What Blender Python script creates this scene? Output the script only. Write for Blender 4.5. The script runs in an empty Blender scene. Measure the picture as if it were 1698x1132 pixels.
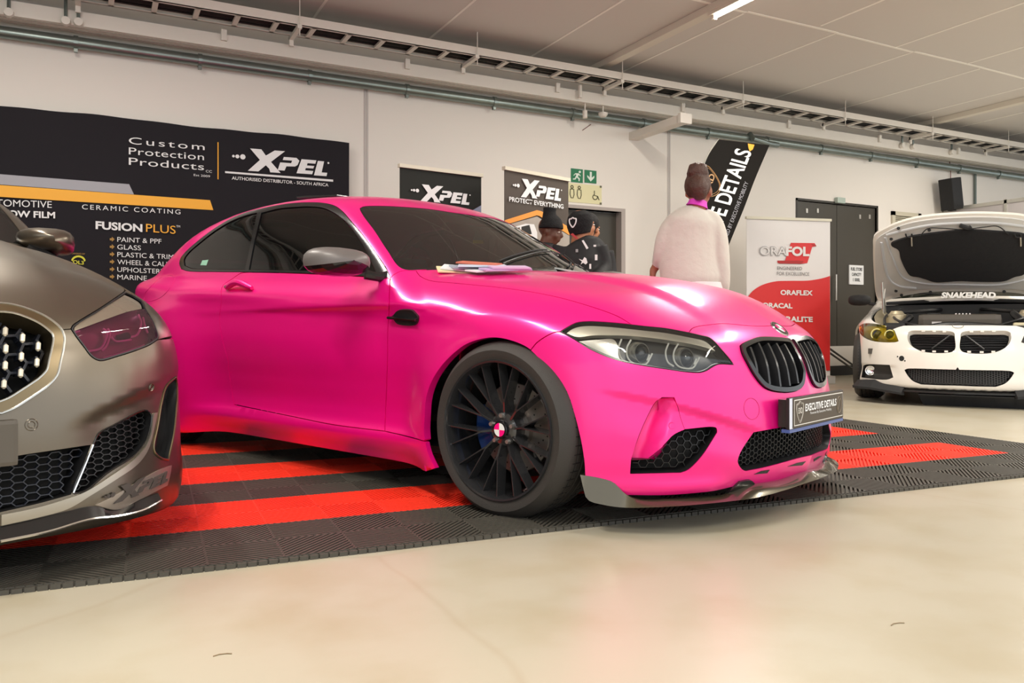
import bpy, bmesh, math, random
import numpy as np
from mathutils import Vector, Matrix, geometry, kdtree
random.seed(7)
sc = bpy.context.scene
COL = sc.collection

# ---------------------------------------------------------------- camera (eye 0.71 m above the floor, 28.4 mm lens)
FOC = 1340.0; EYE = 0.712; HOR = 540.0; YAW = math.radians(27.5)
camd = bpy.data.cameras.new('camera'); cam = bpy.data.objects.new('camera', camd); COL.objects.link(cam)
cam.location = (0, 0, EYE); cam.rotation_euler = (math.pi/2, 0, -YAW)
camd.sensor_width = 36; camd.lens = FOC/1698*36
camd.shift_y = -(566-HOR)/1698
camd.clip_start = .05
sc.camera = cam

# ---------------------------------------------------------------- world: bright overcast daylight seen through the open garage front
sc.view_settings.view_transform = 'Standard'; sc.view_settings.look = 'None'
sc.view_settings.gamma = 1; sc.view_settings.use_curve_mapping = False
sc.view_settings.exposure = 0.36
world = bpy.data.worlds.new('daylight'); sc.world = world; world.use_nodes = True
wn = world.node_tree.nodes; wl = world.node_tree.links
bg = wn['Background']; bg.inputs[0].default_value = (.93, .965, 1.0, 1); bg.inputs[1].default_value = 1.2
# ceiling luminaires of the garage (rows of tubes; one of them is in view)
def area(name, loc, sx, sy, power, col=(1, .95, .86), rot=(0, 0, 0)):
    d = bpy.data.lights.new(name, 'AREA'); d.shape = 'RECTANGLE'; d.size = sx; d.size_y = sy
    d.energy = power; d.color = col
    o = bpy.data.objects.new(name, d); o.location = loc; o.rotation_euler = rot; COL.objects.link(o); return o
for X in (-.54, 5.11, 10.76):
    for Y in (-1.0, 2.0, 5.0):
        area('tube_light', (X, Y, 3.55), .10, 1.45, 80)

# ---------------------------------------------------------------- geometry helpers in the room
FV = Vector((math.sin(YAW), math.cos(YAW), 0)); RV = Vector((math.cos(YAW), -math.sin(YAW), 0))
def ray(px, py): return FV+RV*((px-849)/FOC)+Vector((0, 0, (HOR-py)/FOC))
def at_depth(px, py, D): return Vector((0, 0, EYE))+ray(px, py)*D
def on_wall(px, py, Y):
    d = ray(px, py); return Vector((0, 0, EYE))+d*(Y/d.y)
def on_z(px, py, z=0):
    d = ray(px, py); return Vector((0, 0, EYE))+d*((z-EYE)/d.z)

# ---------------------------------------------------------------- materials
def sr(r, g, b):
    f = lambda c: (c/255/12.92) if c/255 <= .04045 else ((c/255+.055)/1.055)**2.4
    return (f(r), f(g), f(b), 1)
MATS = {}
def mat(name, col, rough=.5, metal=0, coat=0, coatr=.05, var=0, vs=8, bump=0, bs=60, emit=0, spec=.5, sheen=0, aniso=None):
    if name in MATS: return MATS[name]
    m = bpy.data.materials.new(name); m.use_nodes = True; nt = m.node_tree; b = nt.nodes['Principled BSDF']
    c = col if len(col) == 4 else (*col, 1)
    b.inputs['Base Color'].default_value = c
    b.inputs['Roughness'].default_value = rough; b.inputs['Metallic'].default_value = metal
    b.inputs['Coat Weight'].default_value = coat; b.inputs['Coat Roughness'].default_value = coatr
    b.inputs['Specular IOR Level'].default_value = spec
    if sheen: b.inputs['Sheen Weight'].default_value = sheen
    tc = nt.nodes.new('ShaderNodeTexCoord')
    nz = nt.nodes.new('ShaderNodeTexNoise'); nz.inputs['Scale'].default_value = vs; nz.inputs['Detail'].default_value = 5
    nt.links.new(tc.outputs['Object'], nz.inputs['Vector'])
    mx = nt.nodes.new('ShaderNodeMix'); mx.data_type = 'RGBA'
    v = var if var else .02
    mx.inputs['A'].default_value = tuple(max(0, x*(1-v)) for x in c[:3])+(1,)
    mx.inputs['B'].default_value = tuple(min(1, x*(1+v)) for x in c[:3])+(1,)
    nt.links.new(nz.outputs['Fac'], mx.inputs['Factor']); nt.links.new(mx.outputs['Result'], b.inputs['Base Color'])
    if bump:
        n2 = nt.nodes.new('ShaderNodeTexNoise'); n2.inputs['Scale'].default_value = bs; n2.inputs['Detail'].default_value = 3
        nt.links.new(tc.outputs['Object'], n2.inputs['Vector'])
        bp = nt.nodes.new('ShaderNodeBump'); bp.inputs['Strength'].default_value = bump; bp.inputs['Distance'].default_value = .01
        nt.links.new(n2.outputs['Fac'], bp.inputs['Height']); nt.links.new(bp.outputs['Normal'], b.inputs['Normal'])
    if emit:
        b.inputs['Emission Color'].default_value = c; b.inputs['Emission Strength'].default_value = emit
    MATS[name] = m; return m
def glass(name, tint, opac=.5, rough=.0, refl=1.0):
    """thin tinted pane: a coloured transparent sheet with fresnel reflection"""
    if name in MATS: return MATS[name]
    m = bpy.data.materials.new(name); m.use_nodes = True; nt = m.node_tree; nt.nodes.clear()
    o = nt.nodes.new('ShaderNodeOutputMaterial'); tr = nt.nodes.new('ShaderNodeBsdfTransparent'); gl = nt.nodes.new('ShaderNodeBsdfGlossy')
    df = nt.nodes.new('ShaderNodeBsdfDiffuse'); fr = nt.nodes.new('ShaderNodeFresnel'); m1 = nt.nodes.new('ShaderNodeMixShader'); m2 = nt.nodes.new('ShaderNodeMixShader')
    tr.inputs[0].default_value = (*tint, 1); gl.inputs['Roughness'].default_value = rough; gl.inputs['Color'].default_value = (refl, refl, refl, 1)
    df.inputs[0].default_value = (*[t*.3 for t in tint], 1); fr.inputs[0].default_value = 1.5
    nt.links.new(tr.outputs[0], m1.inputs[1]); nt.links.new(df.outputs[0], m1.inputs[2]); m1.inputs[0].default_value = opac
    nt.links.new(m1.outputs[0], m2.inputs[1]); nt.links.new(gl.outputs[0], m2.inputs[2]); nt.links.new(fr.outputs[0], m2.inputs[0])
    nt.links.new(m2.outputs[0], o.inputs[0]); MATS[name] = m; return m

PINK = mat('pink_satin_wrap', (.95, .003, .245), .33, .30, .6, .15)
GBLK = mat('gloss_black', (.008, .008, .009), .2, 0, .3, .1)
RIMM = mat('rim_gloss_black', (.035, .035, .037), .16, .35, 1.0)
SBLK = mat('satin_black', (.012, .012, .013), .38)
MBLK = mat('matt_black', (.014, .014, .015), .75)
VOID = mat('unlit_black', (.004, .004, .004), .9)
RUB = mat('tyre_rubber', sr(50, 47, 44), .62, bump=.15, bs=200, var=.1)
CHROME = mat('chrome', (.75, .75, .74), .12, 1)
SILV = mat('brushed_silver', (.62, .60, .56), .33, .9)
CARB = mat('carbon_lip', sr(84, 78, 62), .20, .5, .6)
CAPGREY = mat('mirror_cap_grey', sr(105, 100, 98), .48, .2, .25, .3)
WHITE = mat('white_print', sr(235, 235, 235), .5)
BLUE = mat('caliper_blue', (.005, .05, .24), .3, .3, .4)
DISC = mat('brake_steel', (.30, .27, .25), .4, .9, var=.2)
PLAST = mat('grey_plastic', sr(70, 70, 70), .5)

# ---------------------------------------------------------------- mesh helpers
def link(name, me, m, parent=None):
    o = bpy.data.objects.new(name, me); COL.objects.link(o)
    if m is not None and not me.materials:
        for q in (m if isinstance(m, (list, tuple)) else [m]): me.materials.append(q)
    if parent is not None: o.parent = parent
    return o
def empty(name, loc=(0, 0, 0), rz=0, parent=None):
    o = bpy.data.objects.new(name, None); COL.objects.link(o); o.location = loc; o.rotation_euler = (0, 0, rz); o.empty_display_size = .2
    if parent is not None: o.parent = parent
    return o
def tag(o, label=None, cat=None, group=None, kind=None):
    if label: o['label'] = label
    if cat: o['category'] = cat
    if group: o['group'] = group
    if kind: o['kind'] = kind
    return o
class MB:
    def __init__(s): s.v = []; s.f = []; s.mi = []
    def add(s, vs, fs, mi=0):
        b = len(s.v); s.v += [tuple(q) for q in vs]; s.f += [[b+i for i in f] for f in fs]; s.mi += [mi]*len(fs); return s
    def box(s, a, b, mi=0, M=None):
        x0, y0, z0 = a; x1, y1, z1 = b
        vs = [Vector(q) for q in ((x0,y0,z0),(x1,y0,z0),(x1,y1,z0),(x0,y1,z0),(x0,y0,z1),(x1,y0,z1),(x1,y1,z1),(x0,y1,z1))]
        if M is not None: vs = [M@q for q in vs]
        return s.add(vs, [(0,3,2,1),(4,5,6,7),(0,1,5,4),(1,2,6,5),(2,3,7,6),(3,0,4,7)], mi)
    def bar(s, p, q, w, h, up=(0, 0, 1), mi=0):
        p = Vector(p); q = Vector(q); d = (q-p).normalized(); u = Vector(up); sd = d.cross(u)
        if sd.length < 1e-4: sd = d.cross(Vector((1, 0, 0)))
        sd.normalize(); u = sd.cross(d).normalized(); vs = []
        for c in (p, q):
            for (i, j) in ((-1,-1),(1,-1),(1,1),(-1,1)): vs.append(c+sd*(i*w/2)+u*(j*h/2))
        return s.add(vs, [(3,2,1,0),(4,5,6,7),(0,1,5,4),(1,2,6,5),(2,3,7,6),(3,0,4,7)], mi)
    def tube(s, pts, r, n=8, cap=True, mi=0, closed=False):
        pts = [Vector(p) for p in pts]; N = len(pts); rr = r if hasattr(r, '__len__') else [r]*N; vs = []; prev = None
        for i, p in enumerate(pts):
            if closed: d = (pts[(i+1) % N]-pts[i-1]).normalized()
            else: d = (pts[min(i+1, N-1)]-pts[max(i-1, 0)]).normalized()
            a = Vector((0, 0, 1)) if abs(d.z) < .9 else Vector((1, 0, 0))
            u = d.cross(a).normalized() if prev is None else (prev-d*prev.dot(d)).normalized()
            prev = u; w = d.cross(u)
            for k in range(n):
                t = 2*math.pi*k/n; vs.append(p+u*(math.cos(t)*rr[i])+w*(math.sin(t)*rr[i]))
        fs = []
        for i in range(N if closed else N-1):
            j = (i+1) % N
            for k in range(n): fs.append((i*n+k, i*n+(k+1) % n, j*n+(k+1) % n, j*n+k))
        if cap and not closed: fs += [tuple(range(n-1, -1, -1)), tuple((N-1)*n+k for k in range(n))]
        return s.add(vs, fs, mi)
    def lathe(s, prof, n=48, M=None, mi=0, closed=False):
        """prof: (r, h) pairs round local Y axis"""
        vs = []; N = len(prof)
        for k in range(n):
            t = 2*math.pi*k/n
            for r, h in prof:
                q = Vector((math.cos(t)*r, h, math.sin(t)*r)); vs.append(M@q if M else q)
        fs = []
        for k in range(n):
            k2 = (k+1) % n
            for i in range(N if closed else N-1):
                j = (i+1) % N; fs.append((k*N+i, k*N+j, k2*N+j, k2*N+i))
        return s.add(vs, fs, mi)
    def prism(s, poly, thick, M=None, mi=0):
        """poly in local xz plane, extruded along +y"""
        n = len(poly); vs = [Vector((a, 0, b)) for a, b in poly]+[Vector((a, thick, b)) for a, b in poly]
        if M is not None: vs = [M@q for q in vs]
        return s.add(vs, [tuple(range(n)), tuple(range(2*n-1, n-1, -1))]+[(i, i+n, (i+1) % n+n, (i+1) % n) for i in range(n)], mi)
    def build(s, name, m, parent=None, smooth=False, bevel=0, ang=35):
        me = bpy.data.meshes.new(name); me.from_pydata(s.v, [], s.f); me.update()
        for q in (m if isinstance(m, (list, tuple)) else [m]): me.materials.append(q)
        if any(s.mi): me.polygons.foreach_set('material_index', s.mi)
        bm = bmesh.new(); bm.from_mesh(me)
        bmesh.ops.recalc_face_normals(bm, faces=bm.faces)
        if bevel:
            es = [e for e in bm.edges if len(e.link_faces) == 2 and e.calc_face_angle(0) > math.radians(ang)]
            bmesh.ops.bevel(bm, geom=es, offset=bevel, segments=2, profile=.7, affect='EDGES', clamp_overlap=True)
        bm.to_mesh(me); bm.free()
        if smooth:
            me.polygons.foreach_set('use_smooth', [True]*len(me.polygons))
            try: me.set_sharp_from_angle(angle=math.radians(ang))
            except Exception: pass
        me.update()
        return link(name, me, None, parent)
def crv(pts, step, closed=False):
    """Catmull-Rom through pts, sampled about every step"""
    P = [np.array(p, float) for p in pts]; n = len(P); out = []
    if n == 2 and not closed:
        k = max(1, int(np.linalg.norm(P[1]-P[0])/step)); return [P[0]+(P[1]-P[0])*i/k for i in range(k+1)]
    rng = range(n) if closed else range(n-1)
    for i in rng:
        p1 = P[i]; p2 = P[(i+1) % n]
        p0 = P[i-1] if (i > 0 or closed) else 2*p1-p2
        p3 = P[(i+2) % n] if (closed or i+2 < n) else 2*p2-p1
        k = max(1, int(math.ceil(np.linalg.norm(p2-p1)/step)))
        t0 = 0; d = lambda a, b: max(np.linalg.norm(b-a), 1e-6)**.5
        t1 = t0+d(p0, p1); t2 = t1+d(p1, p2); t3 = t2+d(p2, p3)
        for j in range(k):
            t = t1+(t2-t1)*j/k
            A1 = (t1-t)/(t1-t0)*p0+(t-t0)/(t1-t0)*p1; A2 = (t2-t)/(t2-t1)*p1+(t-t1)/(t2-t1)*p2; A3 = (t3-t)/(t3-t2)*p2+(t-t2)/(t3-t2)*p3
            B1 = (t2-t)/(t2-t0)*A1+(t-t0)/(t2-t0)*A2; B2 = (t3-t)/(t3-t1)*A2+(t-t1)/(t3-t1)*A3
            out.append((t2-t)/(t2-t1)*B1+(t-t1)/(t2-t1)*B2)
    if not closed: out.append(P[-1])
    return out
def text_mesh(s, p0, ux, uy, m, name='lettering', parent=None, bold=0, shear=0, space=1.0, thick=.0015):
    """letters filling the box p0, p0+ux, p0+uy (world or parent space), standing thick proud of the surface"""
    cu = bpy.data.curves.new('t', 'FONT'); cu.body = s; cu.size = 1; cu.offset = bold; cu.shear = shear; cu.space_character = space
    cu.resolution_u = 4; cu.fill_mode = 'FRONT'
    ob = bpy.data.objects.new('t', cu); COL.objects.link(ob)
    dg = bpy.context.evaluated_depsgraph_get(); me = bpy.data.meshes.new_from_object(ob.evaluated_get(dg))
    bpy.data.objects.remove(ob); bpy.data.curves.remove(cu)
    co = np.zeros(len(me.vertices)*3); me.vertices.foreach_get('co', co); co = co.reshape(-1, 3)
    lo = co.min(0); hi = co.max(0); p0 = np.array(p0); ux = np.array(ux); uy = np.array(uy)
    nn = np.cross(ux, uy); nn /= np.linalg.norm(nn)
    q = p0+(co[:, :1]-lo[0])/(hi[0]-lo[0])*ux+(co[:, 1:2]-lo[1])/(hi[1]-lo[1])*uy+nn*thick
    me.vertices.foreach_set('co', q.ravel()); me.name = name; me.materials.clear(); me.materials.append(m); me.update()
    return link(name, me, None, parent)
def crest(parent, c, u, v, s, m, txt, thick=.0016):
    sh = [(-.5, .42), (-.25, .46), (0, .6), (.25, .46), (.5, .42), (.48, -.05), (.3, -.4), (0, -.68), (-.3, -.4), (-.48, -.05)]
    for r in (1, .86):
        mb = MB(); mb.tube([c+u*a*s*r+v*b*s*r for a, b in crv(sh, .12, True)], thick if r == 1 else thick*.6, 4, closed=True); o = mb.build('crest_outline', m, parent)
    if txt: text_mesh(txt, c-u*.3*s-v*.13*s, u*.6*s, v*.34*s, m, 'crest_lettering', parent, bold=.02)
# ================================================================ THE GARAGE
WY = 8.13; CZ = 3.68
def struct(o): o['kind'] = 'structure'; return o
# floor: glossy painted concrete with scuffs
m = mat('painted_concrete', sr(184, 177, 158), .30, var=.05, vs=.8, bump=.02, bs=30, spec=.45)
nt = m.node_tree; b = nt.nodes['Principled BSDF']; tc = nt.nodes['Texture Coordinate']
n1 = nt.nodes.new('ShaderNodeTexVoronoi'); n1.feature = 'DISTANCE_TO_EDGE'; n1.inputs['Scale'].default_value = .35
n0 = nt.nodes.new('ShaderNodeTexNoise'); n0.inputs['Scale'].default_value = .9; mp = nt.nodes.new('ShaderNodeMix'); mp.data_type = 'RGBA'; mp.inputs['Factor'].default_value = .25
nt.links.new(tc.outputs['Object'], n0.inputs['Vector']); nt.links.new(tc.outputs['Object'], mp.inputs['A']); nt.links.new(n0.outputs['Color'], mp.inputs['B']); nt.links.new(mp.outputs['Result'], n1.inputs['Vector'])
cr = nt.nodes.new('ShaderNodeValToRGB'); cr.color_ramp.elements[0].position = 0; cr.color_ramp.elements[0].color = (.80, .70, .60, 1); cr.color_ramp.elements[1].position = .0035; cr.color_ramp.elements[1].color = (1, 1, 1, 1)
nt.links.new(n1.outputs['Distance'], cr.inputs[0])
n3 = nt.nodes.new('ShaderNodeTexNoise'); n3.inputs['Scale'].default_value = 3.2; n3.inputs['Detail'].default_value = 8; c3 = nt.nodes.new('ShaderNodeValToRGB'); c3.color_ramp.elements[0].position = .33; c3.color_ramp.elements[0].color = (.90, .86, .78, 1); c3.color_ramp.elements[1].position = .55; c3.color_ramp.elements[1].color = (1, 1, 1, 1)
nt.links.new(tc.outputs['Object'], n3.inputs['Vector']); nt.links.new(n3.outputs['Fac'], c3.inputs[0])
src = b.inputs['Base Color'].links[0].from_socket; mu = nt.nodes.new('ShaderNodeMix'); mu.data_type = 'RGBA'; mu.blend_type = 'MULTIPLY'; mu.inputs['Factor'].default_value = .28
nt.links.new(src, mu.inputs['A']); nt.links.new(cr.outputs[0], mu.inputs['B']); m3 = nt.nodes.new('ShaderNodeMix'); m3.data_type = 'RGBA'; m3.blend_type = 'MULTIPLY'; m3.inputs['Factor'].default_value = .8
nt.links.new(mu.outputs['Result'], m3.inputs['A']); nt.links.new(c3.outputs[0], m3.inputs['B']); nt.links.new(m3.outputs['Result'], b.inputs['Base Color'])
struct(MB().box((-12, -5, -.06), (22, WY, 0)).build('floor', m))
WALLM = mat('white_wall_paint', sr(236, 230, 222), .75, var=.02, vs=.6, bump=.05, bs=4)
# back wall, built round its two doors
D1 = (on_wall(926, 500, WY).x, on_wall(1030, 500, WY).x); D1T = 2.10
D2 = (on_wall(1322, 450, WY).x, on_wall(1453, 450, WY).x); D2B = .42; D2T = on_wall(1390, 338.5, WY).z
mb = MB(); seg = [(-12, D1[0], 0), (D1[1], D2[0], 0), (D2[1], 22, 0)]
for a, b_, z in seg: mb.box((a, WY, 0), (b_, WY+.25, CZ))
mb.box((D1[0], WY, D1T), (D1[1], WY+.25, CZ)); mb.box((D2[0], WY, D2T), (D2[1], WY+.25, CZ)); mb.box((D2[0], WY, 0), (D2[1], WY+.25, D2B))
struct(mb.build('wall_back', WALLM))
struct(MB().box((-12.2, -5, 0), (-12, WY, CZ)).build('wall_left', WALLM))
# expansion joints of the wall
JM = mat('joint_grey', sr(196, 190, 186), .8)  # joint strips slightly greyer than the wall paint
for k, px in enumerate((607, 1109)):
    X = on_wall(px, 200, WY).x; mb = MB(); mb.box((X-.022, WY-.006, 0), (X-.004, WY+.001, 3.2)); mb.box((X+.004, WY-.006, 0), (X+.022, WY+.001, 3.2)); struct(mb.build('trim_%d' % (k+1), JM))
struct(MB().box((D1[1]+.05, WY-.015, 0), (22, WY, .14)).build('baseboard_back', mat('black_skirting', sr(28, 26, 24), .5)))
# ceiling: shuttered concrete painted white, thin fins where the boards met
CM = mat('ceiling_paint', sr(212, 206, 200), .6, var=.03, vs=.5, bump=.12, bs=2.5)
cl = struct(MB().box((-12, -2.2, CZ), (22, WY, CZ+.2)).build('ceiling', CM)); FM = mat('ceiling_fin_lightened', sr(246, 242, 234), .6)  # fin colour lifted above the ceiling paint, so shaded ridges still read as light
random.seed(3)
def fin(x0, y0, x1, y1, w=.024):
    MB().bar((x0, y0, CZ-.001), (x1, y1, CZ-.001), w, .006).build('board_fin', FM, cl)
yy = (-1.4, .95, 3.35, 5.75, 7.9)
for i in range(4):
    y0, y1 = yy[i], yy[i+1]; x = -2.0+.3*(i % 2)
    while x < 18:
        fin(x, y0+random.uniform(0, .08), x, y1-random.uniform(0, .1)); fin(x, y0, x+1.2, y0+random.uniform(-.03, .03), .03); x += 1.2
for yb, xa in ((yy[1]+.12, 3.2), (yy[2]-.1, 4.4), (yy[2]+.12, 7.2)): fin(xa, yb, xa+2.4, yb, .022)
# battens across the ceiling that carry the tube lights
BM = mat('cream_batten', sr(222, 214, 200), .5); TUBE = mat('lit_tube', (1, .93, .80), .4, emit=9)
for i, X in enumerate((-.54, 5.11, 10.76)):
    t = empty('tube_light', (X, 2.9, CZ)); tag(t, ['white ceiling batten over the left half of the room, above the grey hatchback', 'white ceiling batten with a glowing fluorescent tube near its camera end', 'unlit-looking white ceiling batten above the white car, farthest right'][i], 'light', None)
    MB().box((-.055, -5.0, -.07), (.055, 5.1, -.001)).build('batten', BM, t, bevel=.006)
    for y in (1.35, -.9, -3.9):
        if i == 2 and y > 1: continue
        f = MB().box((-.045, y+.0, -.10), (.045, y+1.55, -.07)).build('fitting', BM, t)
        mb = MB(); mb.tube([(0, y+.05, -.118), (0, y+1.5, -.118)], .015, 10); mb.build('tube', TUBE, f, smooth=True)
        mb = MB(); mb.box((-.02, y+.01, -.14), (.02, y+.05, -.09)); mb.build('tube_holder', BM, f); mb = MB(); mb.box((-.02, y+1.5, -.14), (.02, y+1.54, -.09)); mb.build('tube_holder', BM, f)
# cable ladder
SW = mat('white_steel', sr(228, 222, 212), .45); CAB = mat('black_cable', sr(24, 24, 24), .6)
t = empty('cable_ladder', (0, 7.45, 3.45)); tag(t, 'white perforated cable ladder full of black cables hung from the ceiling along the wall', 'cable tray')
for y in (-.02, .29):
    mb = MB(); mb.box((-10, y-.004, 0), (21.5, y+.004, .085)); mb.box((-10, y-.004 if y < 0 else y-.03, 0), (21.5, y+.03 if y < 0 else y+.004, .006)); mb.build('side_rail', SW, t)
x = -9.9; r0 = None; k = 0
while x < 21.3:
    rg = MB().box((x-.022, -.015, .0), (x+.022, .285, .022)).build('rung', SW, t) if r0 is None else None
    if r0 is None: r0 = rg; rx = x
    else:
        c = r0.copy(); COL.objects.link(c); c.parent = t; c.location = (x-rx, 0, 0)
    x += .335; k += 1
mb = MB()
for i in range(16):
    y = .02+.016*i; z = .035+random.uniform(0, .035); mb.tube([(xx, y+random.uniform(-.006, .006), z+random.uniform(-.004, .004)) for xx in np.arange(-10, 21.5, .9)], .011, 5)
o = mb.build('cable_bundle', CAB, t, smooth=True); o['kind'] = 'stuff'
# hangers below and above the ladder
for i, x in enumerate(np.arange(-9, 21, 1.78)):
    mb = MB(); mb.box((x-.02, -.05, -.035), (x+.02, .34, -.002)); mb.build('hanger_arm', SW, t)
    mb = MB(); mb.tube([(x, -.045, -.10), (x, -.045, CZ-3.45)], .005, 6); mb.build('hanger_rod', SW, t); mb = MB(); mb.box((x-.02, .296, -.09), (x+.02, .32, .05)); mb.build('hanger_bracket', SW, t)
# boxed trunking
t = empty('wall_trunking', (0, 7.82, 3.27)); tag(t, 'long white boxed trunking running along the wall under the cable ladder', 'trunking')
MB().box((-10, 0, 0), (21.5, .20, .125)).build('trunking_body', SW, t, bevel=.004)
for y in (.05, .13): MB().box((-10, y, -.004), (21.5, y+.004, .002)).build('trunking_seam', mat('seam_grey', sr(170, 164, 155), .6), t)
for i, x in enumerate(np.arange(-9.6, 21, 1.78)): MB().box((x-.025, -.03, .06), (x+.025, -.001, .16)).build('trunking_bracket', SW, t)
# galvanised pipe
GALV = mat('galvanised_steel', sr(128, 138, 134), .32, .75, var=.18, vs=6)
t = empty('wall_pipe', (0, 8.04, 3.19)); tag(t, 'long galvanised pipe clipped to the wall directly under the trunking', 'pipe')
mb = MB(); mb.tube([(-11, 0, 0), (21.5, 0, 0)], .052, 20); mb.build('pipe_run', GALV, t, smooth=True)
for x in np.arange(-9.3, 21, 1.02):
    mb = MB(); mb.tube([(x-.018, 0, 0), (x+.018, 0, 0)], .060, 16); mb.box((x-.015, -.02, -.085), (x+.015, .02, -.045)); mb.build('pipe_clamp', GALV, t, smooth=False)
mb = MB(); Xe = on_wall(1240, 255, 8.05).x
mb.tube([(Xe, -.02, .05), (Xe, -.09, -.03), (Xe+.25, -.09, -.06), (Xe+.5, -.02, -.04)], .04, 10); mb.build('pipe_branch', GALV, t, smooth=True)
# conduits dropping to round boxes in front of the trunking
def drop(px, py, lab):
    p = on_wall(px, py, 7.79); t = empty('conduit_drop', tuple(p)); tag(t, lab, 'conduit', None)
    mb = MB(); mb.tube([(0, 0, 0), (0, 0, .32)], .014, 8); mb.build('conduit', GALV, t, smooth=True); mb = MB(); mb.lathe([(.0001, -.025), (.034, -.025), (.038, .02), (.0001, .02)], 20); mb.build('junction_box', SW, t, smooth=True)
drop(14.5, 21, 'first conduit drop with round box, at the left edge above the pipe'); drop(109, 35, 'conduit drop with round box, left one of the close pair near the left edge'); drop(130, 37, 'conduit drop with round box, right one of the close pair near the left edge')
drop(1496, 241, 'conduit drop left of the white clamp block above the vent'); drop(1514, 243, 'conduit drop just right of the white clamp block above the vent'); drop(1578, 252, 'rightmost curved conduit drop above the speaker')
# bracket arm sticking out under the trunking
p0 = on_wall(1045, 226, WY); p1 = on_wall(1146, 203, 7.2)
t = empty('bracket_arm', tuple(p0)); tag(t, 'white square steel arm jutting from the wall below the trunking', 'bracket')
MB().box((-.02, -.95, -.045), (.11, 0, .045)).build('arm_tube', SW, t, bevel=.004); MB().box((-.035, -1.0, -.055), (.125, -.95, .055)).build('arm_cap', SW, t)
# small sensors under the trunking
for px, py, nm, lab in ((970, 190, 'motion_sensor', 'small white cylindrical sensor under the trunking'), (1000, 193, 'smoke_detector', 'small white domed detector right of the cylindrical sensor'), (962, 152, 'conduit_stub', 'short white conduit stub in front of the trunking above the sensor')):
    p = on_wall(px, py, 7.86 if nm != 'conduit_stub' else 7.76); mb = MB(); n = 16
    if nm != 'conduit_stub': mb.tube([p, Vector((p.x, p.y, 3.272))], .008, 6)
    if nm == 'motion_sensor': mb.tube([p+Vector((0, 0, .045)), p-Vector((0, 0, .04))], .028, n)
    elif nm == 'smoke_detector': mb.tube([p+Vector((0, 0, .04)), p+Vector((0, 0, .02)), p-Vector((0, 0, .005))], [.055, .055, .035], n)
    else: mb.tube([p+Vector((0, 0, .07)), p-Vector((0, 0, .07))], .022, n)
    tag(mb.build(nm, SW, None, smooth=True, ang=40), lab, 'sensor' if nm != 'conduit_stub' else 'conduit')
# doors
DK = mat('dark_door_paint', sr(66, 62, 54), .45); FRM = mat('grey_door_frame', sr(176, 166, 160), .5)
d = empty('door_1', (D1[0], WY, 0)); struct(d); w = D1[1]-D1[0]
MB().box((.0, .10, 0), (w-.006, .14, D1T-.006)).build('door_leaf', DK, d)
mb = MB(); mb.box((w-.004, -.012, 0), (w+.055, .12, D1T)); mb.box((-.04, -.012, D1T), (w+.055, .12, D1T+.04)); mb.box((-.06, -.012, 0), (.0, .12, D1T)); mb.build('door_frame', FRM, d)
mb = MB(); mb.tube([(w-.17, .08, 1.02), (w-.17, .095, 1.02)], .028, 16); mb.build('door_lock', MBLK, d)
d = empty('door_2', (D2[0], WY, D2B)); struct(d); w = D2[1]-D2[0]; hh = D2T-D2B
for a, b_ in ((.0, w/2-.004), (w/2+.004, w)): MB().box((a, .02, 0), (b_, .06, hh-.005)).build('door_leaf', DK, d, bevel=.004)
mb = MB(); mb.box((-.03, -.01, -.02), (0, .06, hh+.03)); mb.box((w, -.01, -.02), (w+.03, .06, hh+.03)); mb.box((-.03, -.01, hh), (w+.03, .06, hh+.03)); mb.build('door_frame', mat('dark_frame', sr(50, 46, 40), .5), d)
h0 = on_wall(1386.5, 478, WY-.04); mb = MB(); mb.tube([(h0.x-D2[0], -.04, h0.z-D2B-.17), (h0.x-D2[0], -.04, h0.z-D2B+.2)], .013, 10); mb.build('pull_handle', SILV, d, smooth=True)
for px in (1339, 1357, 1427, 1443):
    q = on_wall(px, 349 if px < 1400 else 359, WY); MB().box((q.x-D2[0]-.018, .008, q.z-D2B-.03), (q.x-D2[0]+.018, .022, q.z-D2B+.03)).build('door_fitting', SILV, d)
q = on_wall(1390, 334, WY); MB().box((q.x-D2[0]-.08, -.06, q.z-D2B-.03), (q.x-D2[0]+.08, .0, q.z-D2B+.05)).build('door_closer', mat('pale_green_box', sr(180, 195, 185), .4), d, bevel=.008)
a = on_wall(1408.5, 439, WY); b_ = on_wall(1432, 472, WY)
sg_ = empty('fuel_store_notice', ((a.x+b_.x)/2, WY, (a.z+b_.z)/2)); tag(sg_, 'white notice with three lines of black capitals on the dark double door', 'sign')
sw, sh = (b_.x-a.x)/2, (a.z-b_.z)/2; MB().box((-sw, -.0, -sh), (sw, .018, sh)).build('notice_board', WHITE, sg_)
BK = mat('black_print', sr(30, 30, 30), .6)
for i, s_ in enumerate(('FUEL STORE', 'CAPACITY', '1 000L')):
    ww = (.8, .66, .5)[i]*sw; text_mesh(s_, (-ww, -.001, sh*(.42-.55*i)), (2*ww, 0, 0), (0, 0, sh*.34), BK, 'notice_lettering', sg_, bold=.02)
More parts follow.
